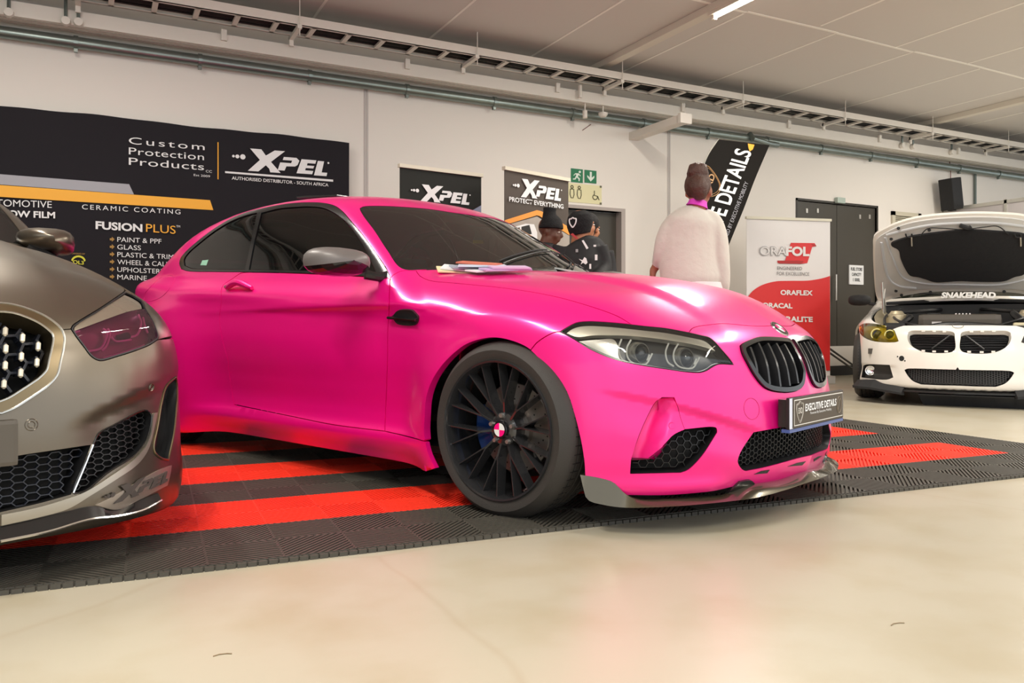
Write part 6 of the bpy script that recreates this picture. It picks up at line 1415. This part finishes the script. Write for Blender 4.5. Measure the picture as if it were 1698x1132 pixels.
def hood_fill(name, pix, off, thick, m, parent, grid=.06, edge=False):
    U = hood_uv(crv(pix, 4, True)); V = [Vector(q) for q in U]; n = len(V); lo = U.min(0); hi = U.max(0); G = []
    for a in np.arange(lo[0], hi[0], grid):
        for b in np.arange(lo[1], hi[1], grid):
            if inpoly(np.array([(a, b)]), U)[0] and np.min(np.linalg.norm(U-[a, b], axis=1)) > grid*.4: G.append(Vector((a, b)))
    r = geometry.delaunay_2d_cdt(V+G, [(i, (i+1) % n) for i in range(n)], [], 1, 1e-5); P2 = r[0]; k = len(P2)
    vs = [hood_pt(q, off) for q in P2]+[hood_pt(q, off-thick) for q in P2]; fs = [tuple(f) for f in r[2]]+[tuple(k+i for i in reversed(f)) for f in r[2]]
    cnt = {}
    for f in r[2]:
        for i in range(len(f)): e = (f[i], f[(i+1) % len(f)]); cnt[e] = 1
    fs += [(b, a, a+k, b+k) for (a, b) in cnt if (b, a) not in cnt]
    mb = MB(); mb.add(vs, fs); return mb.build(name, m, parent, smooth=True, ang=40)
HOO = [(1458,499),(1453,490),(1448.6,446),(1447.7,410.7),(1449.5,392),(1470.7,378),(1497,367.4),(1523.7,361),(1559,356.8),(1612,354),(1660,355),(1698,358.5),(1722,368),(1738,384),(1740,420),(1736,480),(1728,497),(1700,488),(1665,484),(1576.7,483),(1541,484),(1506,489),(1480,495)]
hd = hood_fill('bonnet', HOO, 0, .03, WP, wc)
GREYP = mat('bonnet_inner_grey', sr(206, 206, 204), .35, .1)
hood_fill('bonnet_inner_rim', [(1457,492),(1452,446),(1451.5,410),(1454,396),(1474,382),(1500,371),(1527,365),(1560,361),(1612,358.5),(1660,359.5),(1697,364),(1718,373),(1733,390),(1735,430),(1731,478),(1722,488),(1698,480),(1665,477),(1576,476),(1541,477),(1512,480),(1484,486)], .014, .016, GREYP, hd)
hood_fill('insulation_mat', [(1477.7,401),(1506,390),(1541,384),(1603,378),(1647,380),(1698,385),(1716,393),(1712,405),(1706,430),(1698,450.4),(1682.7,455),(1665,462),(1620,463),(1594,462),(1550,463.7),(1535,459),(1523.7,455.7),(1509.5,453),(1502.5,444),(1493.6,424.8),(1490,410.7),(1480,405)], .035, .022, mat('black_felt', sr(30, 30, 32), .95, bump=.4, bs=25), hd)
def hood_tube(pix, r, m, nm, off=.03):
    mb = MB(); mb.tube([hood_pt(q, off) for q in hood_uv(crv(pix, 4))], r, 6); return mb.build(nm, m, hd, smooth=True)
GR2 = mat('bonnet_rib_grey', sr(188, 190, 192), .4)
hood_tube([(1462,400),(1466,430),(1474,460),(1490,472),(1520,476)], .016, GR2, 'inner_rib', .012); hood_tube([(1468,392),(1482,430),(1497,458),(1530,468),(1590,470),(1660,470),(1700,462)], .014, GR2, 'inner_rib', .012); hood_tube([(1470,388),(1500,380),(1540,372),(1600,368),(1660,369),(1700,374)], .014, GR2, 'inner_rib', .014)
hood_tube([(1526,386),(1538,374),(1562,373),(1598,375),(1632,371),(1655,370),(1672,383)], .005, MBLK, 'washer_hose', .045); hood_tube([(1592,368),(1606,373),(1610,371)], .02, MBLK, 'bonnet_latch_hook', .045)
for x0 in (1508, 1688): hood_tube([(x0-6,383),(x0-4,388),(x0+4,388),(x0+4,383)], .008, MBLK, 'hook_bracket', .04); hood_tube([(x0+4,388),(x0+4.5,402)], .006, PALE, 'striker_pin', .05)
for q in ((1490,376),(1478,394),(1486,480),(1495,487),(1543,482),(1665,481),(1541,379)): mb = MB(); mb.lathe([(.0001, .006), (.014, .005), (.016, 0)], 10, M=Matrix.Translation(Vector(hood_pt(hood_uv([q])[0], .02))) @ Matrix.Rotation(-1.57, 4, 'Z')); mb.build('rubber_bump_stop', MBLK, hd)
for sg in (-1, 1):
    mb = MB(); mb.tube([(-.62, sg*.70, .86), (-.55, sg*.71, 1.0), (-.60, sg*.70, 1.10)], .014, 8); mb.build('bonnet_hinge', SILV, wc, smooth=True)
    mb = MB(); mb.tube([(-.35, sg*.69, .84), (-.30, sg*.70, 1.16)], .010, 8); mb.build('gas_strut', SILV, wc, smooth=True)
# mirrors, wheels, underside, cabin
for sg in (-1, 1):
    mb = MB(); n = 16; rows = []
    for i, (xx, s_) in enumerate([(-.08, .9), (-.04, 1), (.02, .95), (.06, .7), (.09, .3), (.095, .02)]):
        for kk in range(n):
            t = 2*math.pi*kk/n; a = math.cos(t); b = math.sin(t); rows.append((-1.0+xx, sg*1.0+.12*s_*abs(a)**.7*np.sign(a), 1.0+.062*s_*abs(b)**.7*np.sign(b)))
    mb.add(rows, [(i*n+kk, i*n+(kk+1) % n, (i+1)*n+(kk+1) % n, (i+1)*n+kk) for i in range(5) for kk in range(n)]+[tuple(range(n))]); mb.build('wing_mirror', MBLK, wc, smooth=True, ang=60)
    mb = MB(); mb.tube([(-1.0, sg*.9, .96), (-1.0, sg*.80, .94)], .02, 6); mb.build('mirror_arm', MBLK, wc)
MB().box((-3.6, -.75, .16), (-.45, .75, .19)).build('underbody', MBLK, wc); MB().box((.40, -.6, .14), (.66, .6, .17)).build('underbody', MBLK, wc); MB().box((-3.4, -.78, .3), (-1.0, .78, .34)).build('cabin_floor', MBLK, wc)
mb = MB(); mb.add([(-1.0,-.74,.98),(-1.0,.74,.98),(-1.4,.74,.95),(-1.4,-.74,.95),(-1.45,-.74,.6),(-1.45,.74,.6)], [(0,1,2,3),(3,2,5,4)]); mb.build('dashboard', SBLK, wc)
for x in (0, -2.97):
    for sg in (-1, 1):
        c = copy_part(wh, wc); c.location = (x, sg*.78, .328); c.rotation_euler = (0, 0, 0 if sg < 0 else math.pi)
        mb = MB(); A = [(x+.375*math.cos(t), .34+.375*math.sin(t)) for t in np.linspace(math.radians(-30), math.radians(210), 30)]
        mb.add([(a, sg*.84, b) for a, b in A]+[(a, sg*.5, b) for a, b in A], [(i, i+1, 31+i, 30+i) for i in range(29)]+[tuple(range(30, 60))]); mb.build('wheel_well', MBLK, wc, smooth=True)
# drip tray on the floor under the nose
p = on_z(1618, 671); dt = empty('drip_tray', tuple(p), wc.rotation_euler.z); tag(dt, 'shallow black plastic drip tray on the floor under the nose of the white car', 'tray')
DTM = mat('tray_plastic', sr(42, 44, 48), .4); mb = MB(); L = .41
mb.add([(-.26,-L,0),(.24,-L,0),(.24,L,0),(-.26,L,0),(-.30,-L-.04,.10),(.29,-L-.04,.10),(.29,L+.04,.10),(-.30,L+.04,.10),(-.27,-L-.01,.10),(.26,-L-.01,.10),(.26,L+.01,.10),(-.27,L+.01,.10),(-.24,-L+.02,.015),(.22,-L+.02,.015),(.22,L-.02,.015),(-.24,L-.02,.015)],
       [(0,3,2,1),(0,1,5,4),(1,2,6,5),(2,3,7,6),(3,0,4,7),(4,5,9,8),(5,6,10,9),(6,7,11,10),(7,4,8,11),(8,9,13,12),(9,10,14,13),(10,11,15,14),(11,8,12,15),(12,13,14,15)]); mb.build('tray_shell', DTM, dt, bevel=.006)
for y in (-.3, -.15, 0, .15, .3): MB().bar((.243, y, .01), (.290, y, .095), .012, .006, up=(1, 0, 0)).build('tray_rib', DTM, dt)
MB().box((.285, -L-.04, .093), (.30, L+.04, .105)).build('tray_rim', DTM, dt, bevel=.003)
# ================================================================ PEOPLE (frame: x right in the picture, y away from the camera, z up)
def ball_mb(mb, c, r, n=14, m=10, M=None):
    vs = []; c = Vector(c)
    for j in range(m+1):
        p = math.pi*j/m
        for i in range(n):
            t = 2*math.pi*i/n; q = Vector((r[0]*math.sin(p)*math.cos(t), r[1]*math.sin(p)*math.sin(t), r[2]*math.cos(p)))
            vs.append(c+(M@q if M else q))
    mb.add(vs, [(j*n+i, (j+1)*n+i, (j+1)*n+(i+1) % n, j*n+(i+1) % n) for j in range(m) for i in range(n)])
def limb(mb, pts, rad, n=14):
    """elliptical limb: rad entries are r or (rx, ry)"""
    P = crv(pts, .03); k = len(P); R = []
    src = [r if isinstance(r, tuple) else (r, r) for r in rad]; seg = np.linspace(0, len(src)-1, k)
    L = np.cumsum([0]+[np.linalg.norm(np.array(pts[i+1])-np.array(pts[i])) for i in range(len(pts)-1)]); Lp = np.cumsum([0]+[np.linalg.norm(P[i+1]-P[i]) for i in range(k-1)])*L[-1]/max(1e-6, sum(np.linalg.norm(P[i+1]-P[i]) for i in range(k-1)))
    vs = []
    for i, p in enumerate(P):
        rx = np.interp(Lp[i], L, [a for a, b in src]); ry = np.interp(Lp[i], L, [b for a, b in src])
        d = Vector(P[min(i+1, k-1)]-P[max(i-1, 0)]).normalized(); u = Vector((1, 0, 0)); u = (u-d*u.dot(d)); 
        if u.length < .2: u = Vector((0, 0, 1))-d*d.z
        u.normalize(); w = d.cross(u)
        for q in range(n): t = 2*math.pi*q/n; vs.append(Vector(p)+u*math.cos(t)*rx+w*math.sin(t)*ry)
    fs = [(i*n+q, i*n+(q+1) % n, (i+1)*n+(q+1) % n, (i+1)*n+q) for i in range(k-1) for q in range(n)]+[tuple(range(n)), tuple((k-1)*n+q for q in range(n))]
    mb.add(vs, fs)
def fuse(mb, name, m, parent, vox=.011, sm=3):
    o = mb.build(name, m, None); r = o.modifiers.new('r', 'REMESH'); r.mode = 'VOXEL'; r.voxel_size = vox; r.use_smooth_shade = True
    s_ = o.modifiers.new('s', 'SMOOTH'); s_.iterations = sm; s_.factor = .5
    dg = bpy.context.evaluated_depsgraph_get(); me = bpy.data.meshes.new_from_object(o.evaluated_get(dg)); me.name = name
    old = o.data; o.modifiers.clear(); o.data = me; me.materials.clear(); me.materials.append(m); me.polygons.foreach_set('use_smooth', [True]*len(me.polygons)); o.parent = parent; return o
def hand(mb, w, d, side, s=1.0, curl=.5):
    """palm and five bent fingers hanging along d from wrist w"""
    w = Vector(w); d = Vector(d).normalized(); x = Vector((0, 1, 0)); x = (x-d*x.dot(d)).normalized(); nn = d.cross(x)*side
    limb(mb, [w-d*.01, w+d*.04, w+d*.085*s], [(.024, .018), (.018, .036), (.016, .038)], 10)
    for i, L in enumerate((.070, .080, .076, .060)):
        b = w+d*.080*s+x*(.028-.0185*i); p1 = b+d*L*.45+nn*.004; p2 = p1+(d*.8+nn*curl).normalized()*L*.32; p3 = p2+(d*.5+nn*curl*1.6).normalized()*L*.25
        limb(mb, [b-d*.02, b, p1, p2, p3], [.009, .0095, .009, .008, .006], 8)
    b = w+d*.03+x*.028; limb(mb, [b-x*.01, b+x*.018+d*.02, b+x*.026+d*.052+nn*.01], [.012, .0105, .008], 8)
SKD = mat('skin_dark', sr(98, 62, 46), .5, var=.06, vs=9); SKM = mat('skin_tan', sr(176, 118, 84), .5, var=.06, vs=9); SKW = mat('skin_brown', sr(150, 98, 74), .5, var=.06, vs=9)
KNIT = mat('black_knit', sr(20, 20, 22), .95, bump=.6, bs=90); JKT = mat('black_jacket', sr(26, 26, 28), .75, bump=.3, bs=18, var=.15); SWT = mat('pale_sweater', sr(200, 196, 186), .95, bump=.5, bs=22, var=.05, vs=5, sheen=.3)
HAIR = mat('dark_brown_hair', sr(72, 45, 34), .5, var=.4, vs=40, bump=.6, bs=120); TRS = mat('dark_trousers', sr(40, 40, 46), .85)
def head(mb, c, face, s=1.0, nod=0):
    """c head centre, face = unit direction the face looks along"""
    f = Vector(face).normalized(); c = Vector(c); sd = Vector((0, 0, 1)).cross(f).normalized(); up = f.cross(sd)*-1; up = Vector((0, 0, 1)) if up.length < .5 else (up if up.z > 0 else -up)
    M = Matrix((( sd.x, f.x, up.x), (sd.y, f.y, up.y), (sd.z, f.z, up.z)))
    P = lambda a, b, z: c+M@Vector((a*s, b*s, z*s))
    B = lambda q, r: ball_mb(mb, P(*q), tuple(k*s for k in r), M=M)
    B((0, -.012, .03), (.074, .092, .088)); B((0, .018, -.025), (.060, .072, .078)); B((0, .045, -.082), (.034, .036, .028))
    limb(mb, [P(0, .085, .012), P(0, .108, -.020), P(0, .096, -.033)], [.008, .014, .012], 8)      # nose
    B((0, .088, -.056), (.022, .012, .008)); B((0, .086, -.066), (.019, .011, .007)); B((0, .078, .022), (.052, .018, .010))
    for k in (-1, 1): B((k*.076, -.005, -.012), (.010, .020, .032)); B((k*.036, .060, -.030), (.022, .022, .024))
    return P, M
def eyes(P, parent, s=1.0):
    for k in (-1, 1):
        mb = MB(); ball_mb(mb, P(k*.030, .079, .002), (.012*s, .010*s, .007*s), 10, 6); mb.build('eye', mat('eye_white', sr(215, 205, 195), .3), parent, smooth=True)
        mb = MB(); ball_mb(mb, P(k*.030, .088, .002), (.005*s, .003*s, .005*s), 8, 6); mb.build('iris', VOID, parent, smooth=True)
def person_root(px, D, lab):
    p = at_depth(px, HOR, D); r = empty('person', (p.x, p.y, 0), -YAW); tag(r, lab, 'person'); return r
# --- the woman, seen from behind
D = 4.87; k = FOC/D
W = person_root(1150, D, 'person in pale cream sweater, hair in a high bun, seen from behind')
X = lambda px: (px-1150)/k
Z = lambda py: EYE+(HOR-py)/k
mb = MB(); P, M_ = head(mb, (X(1159), .0, Z(317)), (.45, .9, -.05), .96)
limb(mb, [(X(1157), -.005, Z(328)), (X(1156), -.01, Z(345)), (X(1152), 0, Z(356))], [.050, .050, .075])
limb(mb, [(X(1152), 0, Z(352)), (X(1150), .02, Z(430)), (X(1150), 0, .90)], [(.10, .07), (.13, .09), (.14, .10)])
limb(mb, [(X(1115), .02, Z(380)), (X(1100), .04, Z(420)), (X(1089), .10, Z(446))], [.045, .036, .024]); limb(mb, [(X(1180), .02, Z(376)), (X(1192), .0, Z(440)), (X(1197), .03, Z(498))], [.045, .036, .024])
hand(mb, (X(1087), .09, Z(447)), (-.0, .25, -1), 1, .9); hand(mb, (X(1197), .04, Z(500)), (.05, .2, -1), -1, .9)
for s_ in (-1, 1): limb(mb, [(s_*.085, 0, .90), (s_*.095, .01, .50), (s_*.10, .03, .09)], [.085, .058, .038]); limb(mb, [(s_*.10, .02, .07), (s_*.105, .14, .04)], [(.04, .035), (.038, .025)])
fuse(mb, 'body', SKW, W)
mb = MB()
limb(mb, [(X(1154), 0, Z(345)), (X(1152), 0, Z(352)), (X(1149), .0, Z(366)), (X(1146), .02, Z(400)), (X(1146), .02, Z(440)), (X(1148), .01, Z(464)), (X(1149), .01, Z(473))], [(.062, .06), (.105, .075), (.160, .10), (.180, .12), (.188, .13), (.188, .13), (.172, .12)], 24)
limb(mb, [(X(1130), 0, Z(362)), (X(1113), .01, Z(374)), (X(1103), .02, Z(398)), (X(1098), .04, Z(422)), (X(1094), .09, Z(438))], [.05, .055, .056, .050, .036]); limb(mb, [(X(1166), 0, Z(358)), (X(1180), .0, Z(366)), (X(1189), -.01, Z(390)), (X(1193), -.02, Z(430)), (X(1196), -.01, Z(470)), (X(1197), .03, Z(496))], [.05, .058, .058, .056, .050, .036])
fuse(mb, 'sweater', SWT, W, .010, 4)
mb = MB(); limb(mb, [(X(1157), -.006, Z(334)), (X(1156), -.008, Z(339)), (X(1155), -.008, Z(343))], [.054, .058, .066], 20); mb.build('collar', mat('magenta_collar', sr(215, 60, 190), .6), W, smooth=True)
mb = MB(); limb(mb, [(X(1149), .01, Z(468)), (X(1149), .01, Z(484)), (X(1150), .01, .86)], [(.185, .125), (.19, .13), (.185, .13)], 24); mb.build('white_shirt_tail', mat('white_shirt', sr(228, 222, 222), .8), W, smooth=True)
mb = MB(); mb.add([(X(1128), -.127, Z(467)), (X(1176), -.100, Z(482)), (X(1178), -.098, Z(487)), (X(1166), -.120, Z(485)), (X(1145), -.131, Z(476))], [(0, 1, 2, 3, 4)]); mb.build('magenta_hem', mat('magenta_collar', sr(215, 60, 190), .6), W)
mb = MB(); limb(mb, [(0, .01, .90), (0, .01, .76)], [(.19, .13), (.18, .125)], 20)
for s_ in (-1, 1): limb(mb, [(s_*.085, .01, .86), (s_*.095, .01, .5), (s_*.10, .03, .08)], [.105, .075, .062])
fuse(mb, 'trousers', mat('lilac_trousers', sr(150, 140, 165), .85), W, .014)
mb = MB(); c = Vector((X(1157), -.0, Z(311)))
ball_mb(mb, c+Vector((-.004, -.012, .012)), (.080, .098, .092)); limb(mb, [c+Vector((-.02, -.06, .03)), c+Vector((-.01, -.085, -.02)), c+Vector((0, -.06, -.075))], [.05, .055, .035]); ball_mb(mb, c+Vector((-.010, -.045, .085)), (.062, .062, .060))
for i in range(7): t = i*.9; limb(mb, [c+Vector((-.010+.058*math.cos(t), -.045+.05*math.sin(t), .07)), c+Vector((-.010+.045*math.cos(t+.8), -.045+.045*math.sin(t+.8), .13))], [.014, .012], 8)
fuse(mb, 'hair', HAIR, W, .008, 2)
mb = MB(); limb(mb, [c+Vector((.077, -.02, -.035)), c+Vector((.077, -.02, -.05))], [.005, .005], 8); mb.build('earring', SILV, W)
# --- the man in the bobble-less beanie looking down to the right
def man(px, D, lab, skin, face, hx, hy, shl, shr, shy, low, coat, hat):
    k = FOC/D; R_ = person_root(px, D, lab); X = lambda q: (q-px)/k; Z = lambda q: EYE+(HOR-q)/k
    mb = MB(); P, M_ = head(mb, (X(hx), 0, Z(hy)), face, 1.0); nk = Vector((X((shl+shr)/2)*.5+X(hx)*.5-.02, .0, Z(hy)-.13))
    limb(mb, [(X(hx)-.01, -.01, Z(hy)-.05), tuple(nk), ((X(shl)+X(shr))/2, 0, Z(shy)-.06)], [.056, .056, .07])
    cx = (X(shl)+X(shr))/2; w = (X(shr)-X(shl))/2
    limb(mb, [(cx, 0, Z(shy)-.09), (cx, .0, 1.15), (cx, 0, .88)], [(w*.68, .07), (w*.7, .10), (w*.68, .10)])
    ah = {}
    for s_ in (-1, 1):
        hnd = (cx+s_*(w*.62), -.20, 1.02); limb(mb, [(cx+s_*w*.80, 0, Z(shy)-.10), (cx+s_*w*1.0, -.02, 1.12), hnd], [.048, .040, .027]); hand(mb, hnd, (-s_*.4, -.7, -.15), -s_, 1, .9); ah[s_] = hnd
    for s_ in (-1, 1): limb(mb, [(cx+s_*.09, 0, .88), (cx+s_*.10, .01, .5), (cx+s_*.11, .03, .09)], [.09, .06, .04]); limb(mb, [(cx+s_*.11, .03, .06), (cx+s_*.115, -.13, .045)], [(.045, .04), (.04, .03)])
    fuse(mb, 'body', skin, R_, .010, 2); eyes(P, R_)
    mb = MB(); zt = Z(shy)
    limb(mb, [tuple(nk+Vector((0, 0, .035))), (cx, 0, zt-.02), (cx, 0, zt-.14), (cx, .0, 1.10), (cx, 0, .86)], [(.072, .070), (w*.80, .085), (w*.98, .125), (w*.88, .13), (w*.86, .135)], 22)
    for s_ in (-1, 1): limb(mb, [(cx+s_*w*.78, 0, zt-.05), (cx+s_*w*1.02, -.01, 1.14), (ah[s_][0]*.95+cx*.05, ah[s_][1]+.015, 1.025)], [.072, .062, .048])
    fuse(mb, 'jacket', coat, R_, .010, 4)
    mb = MB(); limb(mb, [(cx, 0, .90), (cx, 0, .76)], [(w*.78, .12), (w*.75, .12)], 20)
    for s_ in (-1, 1): limb(mb, [(cx+s_*.09, .01, .84), (cx+s_*.10, .01, .5), (cx+s_*.11, .03, .08)], [.11, .08, .065])
    fuse(mb, 'trousers', TRS, R_, .014)
    return R_, X, Z, P, M_
R_, X, Z, P, M_ = man(906, 6.45, 'person in tall black beanie and black hoodie, looking down', SKD, (.93, -.25, -.22), 912, 383, 872, 934, 410, 0, JKT, None)
mb = MB(); limb(mb, [P(0, .004, .018), P(0, .0, .04), P(0, -.012, .075), P(0, -.03, .115), P(0, -.038, .150), P(0, -.042, .180)], [(.099, .112), (.098, .112), (.086, .096), (.058, .062), (.050, .052), (.055, .055)], 24); fuse(mb, 'beanie', KNIT, R_, .007, 1)
R_, X, Z, P, M_ = man(960, 5.85, 'person in black cap with shield badge and black printed jacket, looking away', SKM, (.86, .5, .12), 965, 375, 924, 1000, 398, 0, JKT, None)
mb = MB(); limb(mb, [P(0, -.02, -.055), P(0, -.022, .0), P(0, -.012, .04), P(0, -.014, .08), P(0, -.016, .112)], [(.074, .078), (.092, .104), (.095, .112), (.086, .102), (.045, .055)], 24); fuse(mb, 'cap', KNIT, R_, .007, 1)
f_ = Vector((-.55, -.83, 0)); b0 = P(-.0, -.02, .02)+f_*.100; rt = Vector((.83, -.55, 0))
crest(R_, b0, rt, Vector((0, 0, 1)), .055, WHITE, None, .004)
def jk(pts, m, nm, y=-.150): mb = MB(); mb.prism([(X(a), Z(b)) for a, b in pts], .006, M=Matrix.Translation((0, y, 0))); return mb.build(nm, m, R_)
jk([(962,402),(965,401),(973,414),(970,416)], WHITE, 'white_shirt_collar', -.132); jk([(944,391),(948,389),(957,398),(954,399)], mat('red_trim', sr(170, 50, 55), .7), 'red_collar_trim', -.105)
jk([(957,432),(963,434),(966,429),(969,431),(971,438),(968,441),(964,438),(960,441),(962,436)], WHITE, 'jacket_print'); jk([(983,425),(987,425),(987,434),(983,434)], WHITE, 'jacket_patch'); jk([(974,440),(977,440),(977,448),(974,448)], WHITE, 'jacket_patch'); jk([(952,416),(956,416),(956,421),(952,421)], mat('grey_badge', sr(150, 150, 150), .6), 'jacket_badge', -.142); jk([(981,409),(985,409),(985,412),(981,412)], WHITE, 'jacket_patch', -.142)
R_, X, Z, P, M_ = man(990, 6.75, 'person with dark curly hair, mostly hidden behind the black cap', SKM, (.6, .7, 0), 978, 380, 956, 1010, 407, 0, JKT, None)
mb = MB(); ball_mb(mb, P(0, -.02, .045), (.092, .108, .095)); ball_mb(mb, P(0, -.06, -.01), (.085, .07, .08))
fuse(mb, 'hair', mat('black_hair', sr(22, 20, 20), .8, bump=.8, bs=90), R_, .008, 1)

# ================================================================ BROCHURES ON THE PINK BONNET
def sheet(pix, ang, L, W_, m, lift, lab, nm='brochure', tilt=0, edge=None, grp='brochures on the pink bonnet'):
    c = m2.cast([pix]) if pix[0] > 5 else m2.solve(np.array([pix]), 'top')[0]; n_ = Vector(m2.grad(c)[0]); c = Vector(c[0])+n_*lift
    cw = pink_M@c; nw = (pink_M.to_3x3()@n_).normalized(); u = Vector((math.cos(ang), math.sin(ang), 0)); u = (u-nw*u.dot(nw)).normalized(); v = nw.cross(u)
    M = Matrix(((u.x, v.x, nw.x, cw.x), (u.y, v.y, nw.y, cw.y), (u.z, v.z, nw.z, cw.z), (0, 0, 0, 1))) @ Matrix.Rotation(tilt, 4, 'Y')
    mb = MB(); mb.box((-L/2, -W_/2, 0), (L/2, W_/2, .0035)); mb.box((-L/2, -W_/2, .0035), (L/2*.94, W_/2*.96, .0065))
    o = mb.build(nm, m, None); o.matrix_world = M; o['label'] = lab; o['category'] = 'brochure'; o['group'] = grp
    return o
bpy.context.view_layer.update(); pink_M = Matrix.Translation((PO[0], PO[1], 0)) @ Matrix.Rotation(math.atan2(PH[1], PH[0]), 4, 'Z')
pc = lambda n, c: mat(n, sr(*c), .45)
SH_ = [((760, 450), -.3, .19, .10, pc('cream_paper', (228, 214, 170)), .004, 'cream brochure with orange edge at the left end of the pile on the bonnet'),
       ((770, 450.5), -.6, .20, .10, pc('white_paper', (222, 224, 228)), .012, 'white brochure fanned over the cream one at the left of the pile'),
       ((785, 451), -.15, .20, .10, pc('grey_paper', (150, 160, 175)), .020, 'grey-blue brochure in the middle of the pile by the windscreen'),
       ((800, 452), -.45, .21, .10, pc('pale_blue_paper', (196, 205, 222)), .028, 'pale blue brochure on top of the middle of the pile'),
       ((815, 453), .1, .21, .10, pc('white_paper', (222, 224, 228)), .010, 'white brochure lying flat right of the middle of the pile'),
       ((838, 454), -.1, .21, .10, pc('lilac_paper', (190, 160, 205)), .018, 'lilac brochure at the right end of the pile'),
       ((845, 454), -.25, .17, .10, pc('pink_lilac_paper', (205, 175, 210)), .026, 'pinkish lilac brochure lying on the lilac one, right end of the pile'),
       ((795, 451), -.9, .20, .07, pc('red_edged_paper', (200, 110, 90)), .036, 'red-edged leaflet sticking up on top of the pile'),
       ((-.42, .12), .0, .20, .10, pc('silver_paper', (175, 180, 178)), .003, 'silvery leaflet under the wiper at the middle of the bonnet edge'),
       ((-.475, .55), -.1, .17, .10, pc('pale_blue_paper', (196, 205, 222)), .006, 'pale blue brochure on the far side of the bonnet'),
       ((-.46, .50), -.2, .16, .10, pc('white_paper', (222, 224, 228)), .014, 'white brochure on the blue one on the far side of the bonnet'),
       ((-.44, .46), .1, .12, .10, pc('cream_paper', (228, 214, 170)), .022, 'small cream brochure topmost on the far side of the bonnet')]
for p_, a_, L_, W__, m_, lf, lb in SH_: sheet(p_, a_, L_, W__, m_, lf, lb, tilt=.02)
